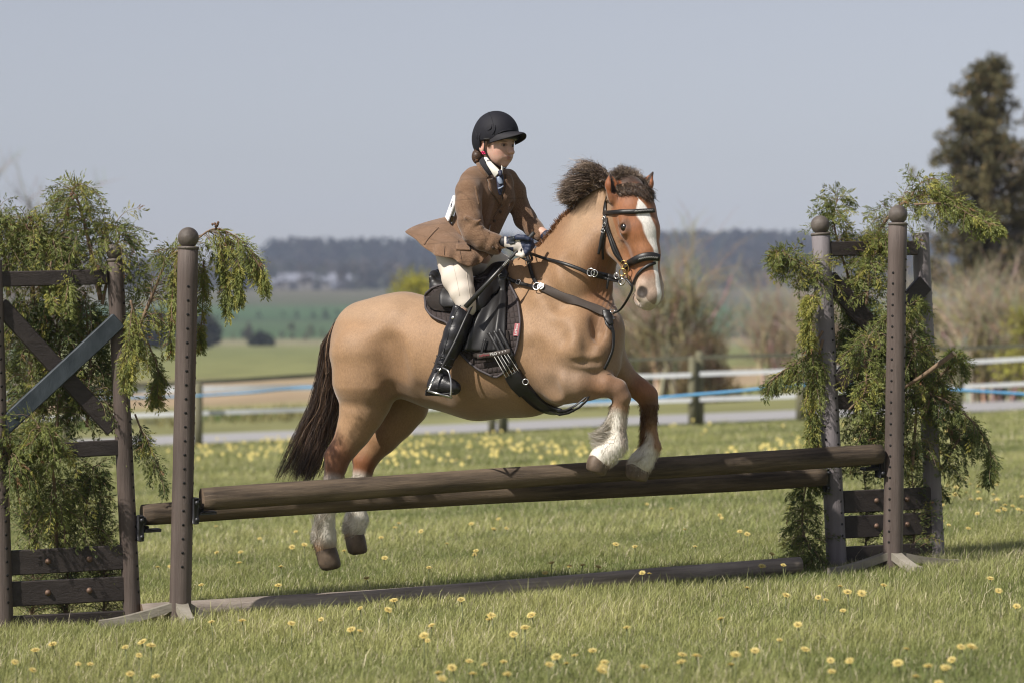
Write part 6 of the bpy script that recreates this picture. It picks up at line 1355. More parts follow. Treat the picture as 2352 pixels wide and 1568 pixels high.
# ---- gloves with five fingers
M_glv = mat('navy_glove', (.012, .018, .045), .6, noise=(120, .2), bump=(300, .3, .0006)); M_glw = mat('glove_trim', (.62, .56, .50), .7); M_gls = mat('glove_strap', (.020, .024, .030), .35)
gd = 12.20
gf = Field(np.arange(P(1145, 0, gd).x, P(1236, 0, gd).x, .0028), np.arange(12.10, 12.28, .003), np.arange(P(0, 600, gd).z, P(0, 530, gd).z, .0028))
gf.chain([Q(1158, 556, 12.225, 12.5), Q(1172, 559, 12.21, 13), Q(1186, 564, 12.20, 15), Q(1198, 566, 12.195, 16)], .012)
KN = [((1203, 549), (1219, 554), (1216, 566)), ((1205, 557), (1222, 564), (1214, 574)), ((1203, 566), (1217, 573), (1207, 582)), ((1199, 574), (1211, 582), (1200, 588))]
for k, (a, b_, c) in enumerate(KN):
    d0_ = 12.175; r = [6.6, 6.8, 6.4, 5.6][k]
    gf.chain([Q(1192, 552 + k * 6.5, 12.185, r * 1.15), Q(a[0], a[1], d0_, r * 1.08), Q(b_[0], b_[1], d0_ - .002, r), Q(c[0], c[1], d0_ - .012, r * .92), Q(c[0] - 12, c[1] - 2, d0_ + .002, r * .8)], .0035)
gf.chain([Q(1178, 552, 12.19, 7.5), Q(1190, 546, 12.17, 7), Q(1204, 546, 12.155, 6.2), Q(1214, 550, 12.15, 5.4)], .004)   # thumb along the top
v_, f_ = gf.mesh(); v_ = relax(v_, f_, 1)
gx_, gy_ = proj(v_); gc = np.tile((.014, .022, .055), (len(v_), 1))
pale = ((gx_ < 1196 + .35 * (gy_ - 560)) & (gx_ > 1180) & (gy_ > 552)) | ((gx_ < 1163)) | ((gy_ > 561) & (gx_ < 1184) & (gy_ < 568)); gc[pale] = (.55, .50, .45); gc[(gx_ < 1158)] = (.02, .02, .025)
glove = obj('glove', v_, f_, mat('glove_cloth', (1, 1, 1), .6, vcol=True, bump=(300, .3, .0006)), person, col=gc)
g_bvh = BVHTree.FromPolygons([tuple(v) for v in v_.tolist()], [tuple(q) for q in f_.tolist()])
decal('wrist_strap', ([(1166, 546), (1168, 556), (1172, 562)], [(1182, 544), (1184, 553), (1183, 560)]), g_bvh, .002, .003, M_gls, glove, 8)
g2 = Field(np.arange(P(1232, 0, 12.45).x, P(1282, 0, 12.45).x, .0035), np.arange(12.36, 12.54, .0035), np.arange(P(0, 575, 12.45).z, P(0, 520, 12.45).z, .0035))
g2.chain([Q(1244, 539, 12.485, 10), Q(1254, 542, 12.47, 12), Q(1262, 546, 12.455, 13)], .01)
for k in range(4): g2.chain([Q(1264, 538 + k * 6, 12.44, 6), Q(1273, 541 + k * 6, 12.43, 5.8), Q(1270, 548 + k * 5, 12.42, 5)], .003)
g2.chain([Q(1254, 536, 12.46, 6), Q(1266, 534, 12.44, 5.5)], .004)
v_, f_ = g2.mesh(); obj('glove', v_, f_, M_glv, person)
# ---- riding crop
crop = thing('riding_crop', P(1068, 706, 12.14), 'black riding crop held across the thigh of the rider', 'riding crop')
ca, cb = P(1227, 535, 12.20), P(1069, 706, 12.13); cdv = (cb - ca)
mb = MB(); mb.tube([ca + cdv * t for t in (0, .02, .30, .36)], [.0085, .009, .0068, .006], 12); mb.build('grip', mat('rubber_grip', (.028, .028, .027), .6, bump=(400, .4, .0008)), crop)
mb = MB(); mb.tube([ca + cdv * .36, ca + cdv * 1.0], [.0062, .0062], 10); mb.tube([ca + cdv * .44, ca + cdv * .50, ca + cdv * 1.0], [.006, .0095, .0115], 10); mb.build('shaft', mat('crop_shaft', (.022, .021, .02), .35), crop)
mb = MB(); [mb.torus(ca + cdv * (.37 + i * .012), cdv, .0058, .0012, 12, 4) for i in range(9)]; mb.build('whipping', M_white, crop)
# ---- riding hat
M_hat = mat('hat_silk', (.010, .010, .015), .72, noise=(90, .15), bump=(14, .35, .006), spec=.3); M_pkc = mat('hat_peak', (.018, .017, .021), .7, spec=.3); M_str = mat('chin_strap', (.012, .010, .010), .5)
hatf = Field(np.arange(P(1070, 0, 12.4).x, P(1225, 0, 12.4).x, .004), np.arange(12.2, 12.7, .004), np.arange(P(0, 350, 12.4).z, P(0, 245, 12.5).z, .004))
HU2 = (FU * .97 + FN * -.16).normalized(); HN2 = (FN * .985 + FU * .10).normalized()
hc = Hd(-.008, .044)
hatf.ell(hc, (.108, .100, .090), [FN, FU, FW], .01); hatf.ell(Hd(-.035, .012), (.088, .088, .082), [FN, FU, FW], .02)
cut = Hd(.05, .022); pn = (FU * 1.0 + FN * -.22).normalized()                       # cut below a slanted brim line
Pt = hatf._pts((slice(None),) * 3) - np.array(cut, dtype=np.float32); dcut = -(Pt @ np.array(pn)); back = (Pt @ np.array(FN)); dcut2 = -((Pt + np.array(FU) * .058) @ np.array(FU))
line = np.where(back < -.07, np.minimum(dcut, dcut2 + 0), dcut); hatf.D = np.maximum(hatf.D, line.astype(np.float32)); del Pt, dcut, back, dcut2, line
hatf.ell(Hd(-.006, .010), (.088, .070, .072), [FN, FU, FW], .006, 's')
for (w1, n1_) in ((-.088, .0), (-.085, .02)): pass
v_, f_ = hatf.mesh(); v_ = relax(v_, f_, 1)
hat = obj('riding_hat', v_, f_, M_hat, person); h_bvh = BVHTree.FromPolygons([tuple(v) for v in v_.tolist()], [tuple(q) for q in f_.tolist()])
# gathered folds and seam of the silk
mb = MB(); pos, nor = on_surface(h_bvh, [(1122, 258), (1128, 270), (1134, 290), (1136, 310)], .0003, 20); mb.tube(pos, .0012, 5); mb.build('seam', M_hat, hat)
for pts in ([(1131, 310), (1136, 300), (1138, 288)], [(1120, 300), (1127, 296), (1130, 286)], [(1096, 322), (1095, 312), (1092, 300)], [(1102, 328), (1101, 316), (1103, 306)], [(1142, 308), (1156, 302), (1180, 298)]):
    pos, nor = on_surface(h_bvh, pts, .0, 12); mb = MB(); mb.tube(pos, [.0012 + .003 * math.sin(math.pi * i / 12) for i in range(13)], 6); mb.build('fold', M_hat, hat)
# peak: curved blade
vs = []; fs = []; nu_, nv_ = 24, 8
for j in range(nv_ + 1):
    v = j / nv_
    for i in range(nu_ + 1):
        a = -1.25 + 2.5 * i / nu_; ext = .076 * math.cos(a * 1.0) ** .8 if abs(a) < 1.5 else 0
        rn = .086 + ext * v; rw = .080 + .012 * v * math.cos(a)
        p = Hd(-.002 + rn * math.cos(a), .044 + .014 * math.cos(a) + .010 * v - .018 * (1 - math.cos(a)) * 1.3 - .024 * v * v * (abs(math.sin(a)) * 1.2) - .010 * v * v, rw * math.sin(a)); vs.append(p)
n1 = len(vs); vs += [p - FU * .005 for p in vs]
for j in range(nv_):
    for i in range(nu_): a = j * 25 + i; fs.append((a, a + 1, a + 26, a + 25)); fs.append((a + n1, a + 25 + n1, a + 26 + n1, a + 1 + n1))
for i in range(nu_): a = nv_ * 25 + i; fs.append((a, a + 1, a + 1 + n1, a + n1))
obj('peak', vs, fs, M_pkc, hat)
mb = MB(); mb.tube([Hd(-.004 + .090 * math.cos(a), .030 + .0 - .012 * (1 - math.cos(a)), .082 * math.sin(a)) for a in [-1.9 + 3.8 * i / 30 for i in range(31)]], .006, 8); mb.build('inner_brim', mat('hat_trim', (.05, .05, .052), .35), hat)
mb = MB(); pts = [Hd(-.006, .020, -.073), Hd(-.004, -.02, -.0735), Hd(.004, -.045, -.066), Hd(.022, -.078, -.050), Hd(.045, -.099, -.022), Hd(.056, -.103, 0), Hd(.045, -.099, .022), Hd(.02, -.07, .052), Hd(0, -.02, .072)]
q_ = spl(pts, 36); ribbon(mb, q_, [((p - Hd(.0, -.02)) - FU * 0).normalized() for p in q_], .0045, .0012); mb.build('chin_strap', M_str, hat)
mb = MB(); pts = [Hd(-.045, .010, -.070), Hd(-.030, -.03, -.070), Hd(.0, -.052, -.064)]; q_ = spl(pts, 10); ribbon(mb, q_, [-FW] * 11, .004, .0012); mb.build('chin_strap', M_str, hat)
# ---- hair: bun in a net, strands over the temple, pink bobble
bunc = P(1096, 360, 12.46); hg = np.random.default_rng(3); n = 2600
u = unit(hg.normal(size=(n, 3))); st = np.array(bunc) + u * np.array([.022, .026, .032]) * (0.85 + .2 * hg.random((n, 1))); tg = unit(np.cross(u, np.array([.3, -1, .2]) + .3 * hg.normal(size=(n, 3))))
en = np.array(bunc) + unit(u + tg * 1.1) * np.array([.022, .026, .032]) * (0.85 + .22 * hg.random((n, 1)))
hcol = haircol(n, (.035, .018, .010), (.15, .075, .038), hg, (.30, .16, .08), .12)
hf = Field(np.arange(P(1070, 0, 12.4).x, P(1180, 0, 12.4).x, .0045), np.arange(12.3, 12.62, .0045), np.arange(P(0, 400, 12.4).z, P(0, 290, 12.4).z, .0045))
hf.ell(bunc, (.021, .025, .030), None, .01); hf.ell(Hd(-.045, -.012), (.050, .045, .060), [FN, FU, FW], .015); hf.cone(Hd(-.06, -.03), bunc, .028, .018, .02)
for sg in (-1, 1): hf.cone(Hd(-.01, .024, sg * .062), Hd(.018, .006, sg * .060), .014, .006, .01)
v_, f_ = hf.mesh(); hair = obj('hair', v_, f_, mat('hair_base', (.055, .030, .018), .5, noise=(120, .5)), person)
hairs('hair_strands', st, bez(st, st + tg * .008, en - tg * 0, en, 5), hcol, M_hair, hair, .0009, 5, 2, .0012)
n = 260; a0_ = np.array([list(Hd(.006 + .014 * random.Random(i).random(), .018, -.066)) for i in range(n)]); a1_ = a0_ + np.array(FN) * hg.uniform(-.006, .006, (n, 1)) - np.array(FU) * hg.uniform(.010, .034, (n, 1))
hairs('hair_strands', a0_, bez(a0_, a0_ * .7 + a1_ * .3, a0_ * .3 + a1_ * .7, a1_, 5), haircol(n, (.05, .028, .016), (.16, .085, .045), hg), M_hair, hair, .0008, 5, 3, .0008)
mb = MB(); [mb.lathe(P(1107 + k * 2.2, 350 + (k % 2) * 3.5, 12.375), (0, -1, 0), [(-.0045 * math.cos(math.pi * i / 6), .0045 * math.sin(math.pi * i / 6) + .0002) for i in range(7)], 8) for k in range(4)]; mb.build('hair_bobble', mat('pink_bead', (.62, .02, .12), .4), hair)
# ================================================================== CONIFER CUTTINGS ON THE WINGS
M_fol = mat('cypress_foliage', (1, 1, 1), .55, vcol=True, trans=.22, spec=.3)
M_stem = mat('cut_stem', (.20, .135, .085), .8, noise=(60, .3), bump=(90, .5, .002)); M_cut = mat('cut_wood', (.62, .50, .34), .8)
cg = np.random.default_rng(101)
def cutting(stem, label, ntw, ltw, rad=.008, side=1.0, droop=.9, yellow=.25, dark=.5, up=.3, t0=.1, dsp=.05, sc=1.0, bias=(0, 0, 0), name='conifer_cutting', group='conifer cuttings pushed into the jump wings', cone=None):
    pts = spl([P(*p) for p in stem], 24); g = cg; SP = np.array([list(p) for p in pts])
    root = thing(name, pts[0], label, 'branch', group)
    mb = MB(); mb.tube(pts, [rad * (1 - .8 * i / 24) + .0012 for i in range(25)], 6)
    tt = np.sort(t0 + (1 - t0) * g.random(ntw)); i0 = tt * 24; a = np.floor(i0).clip(0, 23).astype(int); fr = (i0 - a)[:, None]
    base = SP[a] * (1 - fr) + SP[a + 1] * fr; tan = unit(SP[a + 1] - SP[a])
    d = unit(tan * .7 + np.stack([g.normal(0, 1, ntw) * side, g.normal(0, .55, ntw), g.normal(up, .5, ntw)], 1) + np.array(bias)); L = ltw * (.45 + .75 * g.random(ntw)) * (1.15 - .55 * tt)
    NS = 10; cur = base.copy(); tw = [base]; dd = d.copy()
    for k in range(NS):
        dd = unit(dd + np.array([0, 0, -1]) * droop * .22 + g.normal(0, .07, (ntw, 3))); cur = cur + dd * (L / NS)[:, None]; tw.append(cur)
    TWp = np.stack(tw, 1)                             # (ntw, NS+1, 3)
    for k in range(ntw):
        if L[k] > .05: mb.tube([tuple(p) for p in TWp[k][::2]], [.0022, .0018, .0015, .0011, .0008, .0006], 4, False)
    mb.build('stem', M_stem, root)
    # side shoots, alternating along every twig
    m = 13; s = np.linspace(.08, 1, m)[None] + g.normal(0, .02, (ntw, m)); s = s.clip(0, .999) * NS; ai = np.floor(s).astype(int); f2 = (s - ai)[..., None]; r_ = np.arange(ntw)[:, None]
    B = TWp[r_, ai] * (1 - f2) + TWp[r_, ai + 1] * f2; Tn = unit(TWp[r_, ai + 1] - TWp[r_, ai]); pl = unit(g.normal(size=(ntw, 1, 3)) + np.array([0, -1.2, .2])); lat = unit(np.cross(Tn, pl)); sg = np.where(np.arange(m) % 2, 1, -1)[None, :, None]
    sd = unit(Tn * .75 + lat * sg * .8 + g.normal(0, .18, (ntw, m, 3)) + np.array([0, 0, -.34])); sl_ = (.072 * sc * (.5 + .8 * g.random((ntw, m, 1))) * (1.1 - .7 * (s / NS)[..., None]))
    sl_ = np.minimum(sl_, .5 * L[:, None, None] + .012)
    B = B.reshape(-1, 3); sd = sd.reshape(-1, 3); sl_ = sl_.reshape(-1, 1); lat2 = np.repeat(lat.reshape(-1, 3), 1, 0); n = len(B)
    q = 10; u = (np.arange(q) + .6) / q; Pq = B[:, None] + sd[:, None] * sl_[:, None] * u[None, :, None] * .9; l2 = unit(np.cross(sd, unit(g.normal(size=(n, 3)) * .5 + np.array([0, -1, .2]))))[:, None]; s2 = np.where(np.arange(q) % 2, 1, -1)[None, :, None]
    D = unit(sd[:, None] * 1.0 + l2 * s2 * .52 * (1 - u[None, :, None] * .6) + g.normal(0, .12, (n, q, 3))); LL = (.0170 * sc * (.6 + .7 * g.random((n, q))) * (1.15 - .5 * u[None]))
    Wv = unit(np.cross(D, unit(g.normal(size=(n, q, 3)) * .8 + np.array([0, -1, .3]))))
    V, Fq = qleaf(Pq.reshape(-1, 3), D.reshape(-1, 3), Wv.reshape(-1, 3), LL.ravel(), LL.ravel() * .22)
    c0 = np.array([.050, .075, .026]); c1 = np.array([.22, .245, .065]); c2 = np.array([.46, .42, .09])
    w = np.repeat(g.random(ntw), m * q); ww = np.repeat(g.random(n), q); tcol = np.clip(1 - dark + .8 * (w - .5) + .5 * (ww - .5), 0, 1)[:, None]
    col_ = c0 * (1 - tcol) + c1 * tcol; ye = (w < yellow) & (ww < .75); col_[ye] = col_[ye] * .35 + c2 * .65 * (.6 + .6 * ww[ye])[:, None]; br_ = ww > .985; col_[br_] = (.20, .11, .05)
    col_ *= (.8 + .4 * g.random((len(col_), 1)))
    obj('foliage', V, Fq, M_fol, root, col=np.repeat(col_, 4, 0), smooth=False)
    for (cx_, cy_, cd_) in (cone or []):
        cm = MB()
        for k in range(9): cm.lathe(P(cx_, cy_, cd_) + Vector((rng.gauss(0, .008), rng.gauss(0, .006), rng.gauss(0, .009))), (rng.gauss(0, 1), -1, rng.gauss(0, 1)), [(-.005, .001), (-.003, .005), (.0, .0065), (.003, .005), (.005, .001)], 7)
        cm.build('seed_cones', M_conem, root)
    return root
M_conem = mat('seed_cone', (.14, .075, .045), .8, noise=(90, .4))
DL = 12.08
cutting([(232, 690, DL), (205, 560, DL), (185, 480, DL), (165, 432, DL)], 'upright conifer cutting forming the top of the greenery above the left wing', 70, .26, .010, 1.0, 1.0, .28, .42, cone=[(166, 448, DL - .06), (70, 505, DL - .04)])
cutting([(75, 700, DL), (74, 560, DL), (60, 515, DL)], 'pale stemmed conifer cutting above the left end of the left wing rail', 85, .24, .009, 1.1, 1.0, .35, .42)
cutting([(20, 680, DL), (5, 560, DL), (-25, 500, DL)], 'bushy conifer cutting at the left picture edge above the rail', 95, .26, .009, 1.1, 1.0, .3, .5)
cutting([(235, 700, DL - .02), (255, 600, DL), (275, 540, DL), (262, 520, DL)], 'conifer cutting drooping over the ball top of the left wing post', 46, .22, .006, 1.0, 1.0, .2, .5, bias=(.3, 0, 0))
cutting([(140, 700, DL), (130, 600, DL), (110, 545, DL)], 'dark conifer cutting in the middle of the greenery on the left rail', 85, .26, .007, 1.3, 1.1, .2, .6)
cutting([(312, 770, DL), (345, 690, DL), (378, 610, DL), (408, 565, 12.0)], 'open branching conifer cutting between left wing and front left post', 52, .22, .008, 1.1, .9, .3, .45)
cutting([(395, 585, 11.98), (440, 560, 11.93), (480, 530, 11.93), (510, 528, 11.93), (550, 550, 11.93), (585, 585, 11.93)], 'yellow green conifer spray hanging right of the front left post', 40, .25, .004, 1.1, 1.5, .55, .2, up=-.1, t0=.05, bias=(.25, 0, -.1), cone=[(497, 520, 11.88)])
cutting([(300, 690, DL - .1), (310, 740, 11.98), (300, 800, 11.96), (290, 850, 11.96)], 'conifer spray hanging down in front of the left wing post', 46, .16, .004, .7, 1.4, .5, .3, up=-.3, bias=(0, 0, -.4))
cutting([(320, 760, DL), (345, 800, DL), (362, 850, DL), (350, 900, DL)], 'thin conifer spray drooping right of the left wing post', 26, .14, .003, .9, 1.3, .3, .5, up=-.2, bias=(.2, 0, -.3))
cutting([(310, 950, DL), (330, 1000, DL), (355, 1050, DL), (372, 1105, DL)], 'lowest small conifer spray sticking out right of the left wing post', 18, .12, .003, .9, 1.2, .15, .7, up=-.1, bias=(.3, 0, -.2))
for k, (x, y0, y1, l) in enumerate(((60, 980, 700, 'left'), (130, 990, 690, 'middle'), (200, 980, 690, 'right'))):
    cutting([(x, y0, DL + .03), (x + 8, (y0 + y1) / 2, DL + .05), (x - 4, y1, DL + .05)], 'dark conifer cutting behind the crossed boards of the left wing, %s of three' % l, 125, .24, .007, 1.2, 1.1, .15, .66, up=0)
cutting([(130, 1270, DL), (126, 1130, DL - .1), (110, 1010, 11.86), (90, 980, 11.84)], 'full green conifer cutting hanging over the middle rail of the left wing', 130, .22, .008, 1.3, 1.1, .25, .42, up=0)
cutting([(40, 1120, 11.88), (20, 1040, 11.84), (10, 1000, 11.84)], 'conifer cutting at the left picture edge over the middle rail', 60, .20, .006, 1.2, 1.1, .2, .45, up=0)
cutting([(190, 1300, DL), (200, 1150, DL), (215, 1070, DL)], 'greyish conifer cutting low on the right inside of the left wing', 60, .20, .006, 1.1, .9, .05, .65, up=.1)
for k, (x, l) in enumerate(((70, 'left'), (150, 'middle'), (235, 'right'))):
    cutting([(x, 1440, DL), (x + 6, 1330, DL), (x - 6, 1180, DL)], 'sparse brown twiggy cutting behind the bottom boards of the left wing, %s of three' % l, 130, .15, .005, 1.2, .1, .05, .85, up=.6, sc=.55)
for (pts, lb) in (([(118, 600, DL - .1), (112, 650, 11.95), (118, 690, 11.93)], 'short conifer spray hanging over the left part of the left wing top rail'),
                  ([(150, 600, DL - .1), (156, 650, 11.95), (150, 700, 11.93)], 'short conifer spray hanging over the middle of the left wing top rail'),
                  ([(468, 600, 11.93), (466, 690, 11.93), (460, 790, 11.93)], 'long thin conifer spray hanging down right against the front left post'),
                  ([(404, 600, 11.98), (396, 690, 11.98), (392, 790, 11.98)], 'thin conifer spray hanging down left of the front left post'),
                  ([(505, 560, 11.92), (520, 640, 11.92), (518, 705, 11.92)], 'thin spray dangling lowest right of the front left post'),
                  ([(545, 590, 11.92), (552, 640, 11.92), (540, 680, 11.92)], 'thin spray dangling in the middle right of the front left post'),
                  ([(575, 580, 11.92), (598, 615, 11.92), (612, 655, 11.92)], 'spray tip reaching farthest right of the front left post')):
    cutting(pts, lb, 22, .085, .0025, .8, 1.3, .45, .25, up=-.3, t0=0, bias=(0, 0, -.5))
DR = 13.45
cutting([(1965, 690, DR), (1990, 600, DR), (2040, 500, DR), (2110, 450, DR), (2190, 458, DR), (2260, 500, DR)], 'long conifer cutting arching over the ball top of the front right upright', 95, .20, .010, 1.0, .9, .35, .30, up=.2, t0=.2)
cutting([(2100, 470, DR - .05), (2180, 470, DR - .05), (2240, 500, DR - .05), (2300, 522, DR - .05)], 'thin bare tipped twig reaching farthest right from the right wing', 22, .10, .004, .7, .8, .4, .25, up=0, t0=.1)
cutting([(2080, 480, DR), (2110, 425, DR), (2150, 412, DR), (2160, 450, DR)], 'thin hooped twig standing highest above the right wing', 18, .10, .003, .7, 1.1, .5, .2, up=0)
cutting([(1950, 640, DR), (1925, 560, DR), (1915, 500, DR), (1925, 450, DR)], 'small conifer cutting fanning out behind the ball top of the inner right wing post', 46, .16, .006, 1.2, .5, .25, .4, up=.2)
cutting([(1990, 700, DR - .1), (2000, 610, DR - .1), (2030, 540, DR - .1)], 'conifer cutting between the two ball topped posts of the right wing', 90, .20, .006, 1.0, 1.0, .3, .35)
cutting([(1900, 690, DR - .15), (1860, 620, DR - .2), (1810, 590, DR - .2), (1785, 580, DR - .2)], 'conifer cutting sticking out to the left at the top of the right wing', 60, .15, .006, 1.0, 1.0, .3, .42, up=.1)
cutting([(1880, 700, DR - .2), (1862, 680, DR - .25), (1858, 740, DR - .25), (1862, 780, DR - .25)], 'yellow brown conifer spray left of the inner right wing post', 46, .09, .004, .8, 1.2, .95, .2, up=-.1)
cutting([(1890, 760, DR - .2), (1850, 820, DR - .2), (1800, 850, DR - .2), (1762, 880, DR - .2)], 'conifer spray reaching left toward the horse at mid height of the right wing', 54, .14, .005, .9, 1.2, .25, .5, up=0)
cutting([(1890, 780, DR - .2), (1870, 860, DR - .2), (1865, 940, DR - .2), (1868, 1000, DR - .2)], 'long conifer spray hanging down the left side of the right wing', 70, .14, .006, .8, 1.3, .35, .4, up=-.3)
for k, (x, y0, y1, l) in enumerate(((1965, 960, 640, 'left'), (2000, 1080, 760, 'middle'), (2095, 1080, 720, 'right'))):
    cutting([(x, y0, DR), (x + 10, (y0 + y1) / 2, DR), (x - 5, y1, DR)], 'dense dark conifer cutting inside the right wing, %s of three' % l, 150, .24, .008, 1.2, 1.0, .12, .62, up=0)
cutting([(2000, 900, 13.22), (1985, 800, 13.2), (2040, 730, 13.2), (2110, 690, 13.2)], 'green conifer spray lying across the crossed board of the right wing', 60, .14, .006, 1.0, .9, .15, .42, up=.1)
cutting([(1950, 940, 13.2), (1985, 900, 13.18), (1990, 860, 13.18)], 'pale green conifer spray in front of the middle rail of the right wing', 36, .13, .004, 1.0, 1.1, .3, .3, up=0)
cutting([(2120, 960, 13.42), (2150, 880, 13.42), (2190, 830, 13.42), (2195, 810, 13.42)], 'conifer cutting with sawn end bulging right of the outer right wing post', 56, .13, .009, 1.0, 1.0, .2, .45, up=0)
cutting([(2130, 900, 13.4), (2190, 930, 13.4), (2245, 980, 13.4), (2275, 1040, 13.4), (2268, 1080, 13.4)], 'conifer spray trailing down farthest right beside the right wing', 46, .13, .005, .9, 1.3, .15, .55, up=-.1, bias=(.2, 0, -.2))
cutting([(2130, 1150, 13.6), (2160, 1080, 13.6), (2200, 1010, 13.6), (2210, 970, 13.6)], 'dark conifer cutting low on the right side of the right wing', 50, .15, .005, 1.0, 1.1, .05, .65, up=0)
cutting([(1900, 1300, DR - .15), (1850, 1240, DR - .2), (1845, 1150, DR - .2), (1868, 1060, DR - .2)], 'conifer cutting hanging to the ground left of the right wing', 95, .16, .007, .9, 1.0, .1, .60, up=0)
for k, (x, l) in enumerate(((1985, 'left'), (2095, 'right'))):
    cutting([(x, 1290, DR + .05), (x + 6, 1180, DR + .05), (x - 6, 1020, DR + .05)], 'twiggy cutting behind the bottom boards of the right wing, %s of two' % l, 80, .14, .005, 1.1, .3, .05, .8, up=.5, sc=.7)
mb = MB(); mb.tube([P(2060, 900, 13.3), P(2120, 862, 13.28), P(2192, 810, 13.24)], [.006, .010, .012], 8, m=0); mb.tube([P(2190, 811.5, 13.241), P(2193, 809, 13.239)], [.0125, .0125], 8, m=1)
tag(mb.build('sawn_branch', [M_stem, M_cut]), 'bare sawn branch end pointing up right of the outer right wing post', 'branch')

# ================================================================== GRASS AND DANDELIONS
gg = np.random.default_rng(55)
def field_pts(n, y0, y1, margin=.7):
    y = np.sqrt(y0 ** 2 + (y1 ** 2 - y0 ** 2) * gg.random(n)); hw = 1176 / F * y + margin; return (gg.random(n) * 2 - 1) * hw, y
def blades(n, y0, y1, h, w, segs, seed):
    g = np.random.default_rng(seed); x, y = field_pts(n, y0, y1, 1.7); p2 = np.stack([x, y, 0 * x], 1); pn = vnoise(p2, 1.9, 2); pn2 = vnoise(p2, .6, 6); pn3 = vnoise(p2, 6.0, 9)
    keep = g.random(n) < np.clip(.85 + .35 * pn3, .25, 1); x, y, pn, pn2, pn3 = x[keep], y[keep], pn[keep], pn2[keep], pn3[keep]; n = len(x)
    z = gz(x, y); H_ = h * (.45 + .75 * g.random(n)) * (1 + .36 * pn + .30 * pn3).clip(.4, 2.2)
    # longer tufts round the posts and along the ground pole
    for (bx, by, rr_) in ((-1.39, 11.85, .35), (-1.6, 12.05, .3), (-2.1, 11.85, .4), (1.74, 13.0, .3), (1.5, 13.3, .3), (2.0, 13.5, .3)): H_ *= 1 + .12 * np.exp(-((x - bx) ** 2 + (y - by) ** 2) / rr_ ** 2)
    tt = np.clip((x + 1.57) / 2.9, 0, 1); dl = np.abs(y - (12.02 + tt * .98)); H_ *= 1 - .30 * np.exp(-(dl / .16) ** 2)
    ang = g.uniform(0, 6.28, n) + .0; lean = np.stack([np.cos(ang), np.sin(ang), 0 * ang], 1) * (g.random((n, 1)) * .9 + .12) + np.array([.15, -.05, 0]) * 1.0
    side = unit(np.cross(lean + 1e-4, np.array([0, 0, 1.])) + g.normal(0, .35, (n, 3)) * np.array([1, 1, 0])); b = np.stack([x, y, z - .005], 1); rows = []
    for k in range(segs + 1):
        t = k / segs; c = b + np.array([0, 0, 1.]) * (H_ * t * (1 - .22 * t * t))[:, None] + lean * (H_ * t * t * .75)[:, None]; ww = (w * (.6 + .8 * (x * 0 + .5)) * (1 - .92 * t ** 1.4))[:, None]; rows.append(c - side * ww); rows.append(c + side * ww)
    V = np.stack(rows, 1).reshape(-1, 3); st = (segs + 1) * 2; base = np.arange(n)[:, None] * st + np.arange(segs)[None] * 2; Fq = np.stack([base, base + 1, base + 3, base + 2], -1).reshape(-1, 4)
    ca, cb_, cs = np.array([.150, .190, .055]), np.array([.46, .455, .18]), np.array([.70, .62, .43]); t = np.clip(.48 + .36 * pn2 + .34 * pn + .22 * pn3 + .35 * (g.random(n) - .5), 0, 1)[:, None]; col_ = ca * (1 - t) + cb_ * t
    dry = g.random(n) < .10 + .07 * np.clip(pn, 0, 1) + .22 * np.exp(-((dl - .28) / .2) ** 2) * (y > 12.2 + tt * .98); col_[dry] = cs * (.55 + .6 * g.random((dry.sum(), 1))); col_ *= (.72 + .5 * g.random((n, 1)))
    return V, Fq, np.repeat(col_, st, 0)
M_grass = mat('grass_blade', (1, 1, 1), .5, vcol=True, trans=.30, spec=.35)
parts = [blades(540000, 8.4, 16.5, .056, .0015, 2, 1), blades(290000, 16.5, 30, .055, .0028, 1, 2), blades(150000, 30, 49, .07, .006, 1, 3), blades(14000, 8.7, 17, .10, .0017, 2, 4)]
off = 0; Vs, Fs, Cs = [], [], []
for V, Fq, c in parts: Vs.append(V); Fs.append(Fq + off); Cs.append(c); off += len(V)
tag(obj('grass', np.concatenate(Vs), np.concatenate(Fs), M_grass, col=np.concatenate(Cs), smooth=False, origin=(0, 12, 0)), 'meadow grass with dry blades covering the field round the jump', 'grass', kind='stuff')
del parts, Vs, Fs, Cs
M_pet = mat('petals', (1, 1, 1), .6, vcol=True, trans=.25); M_stk = mat('flower_stalk', (.20, .22, .10), .6, trans=.2)
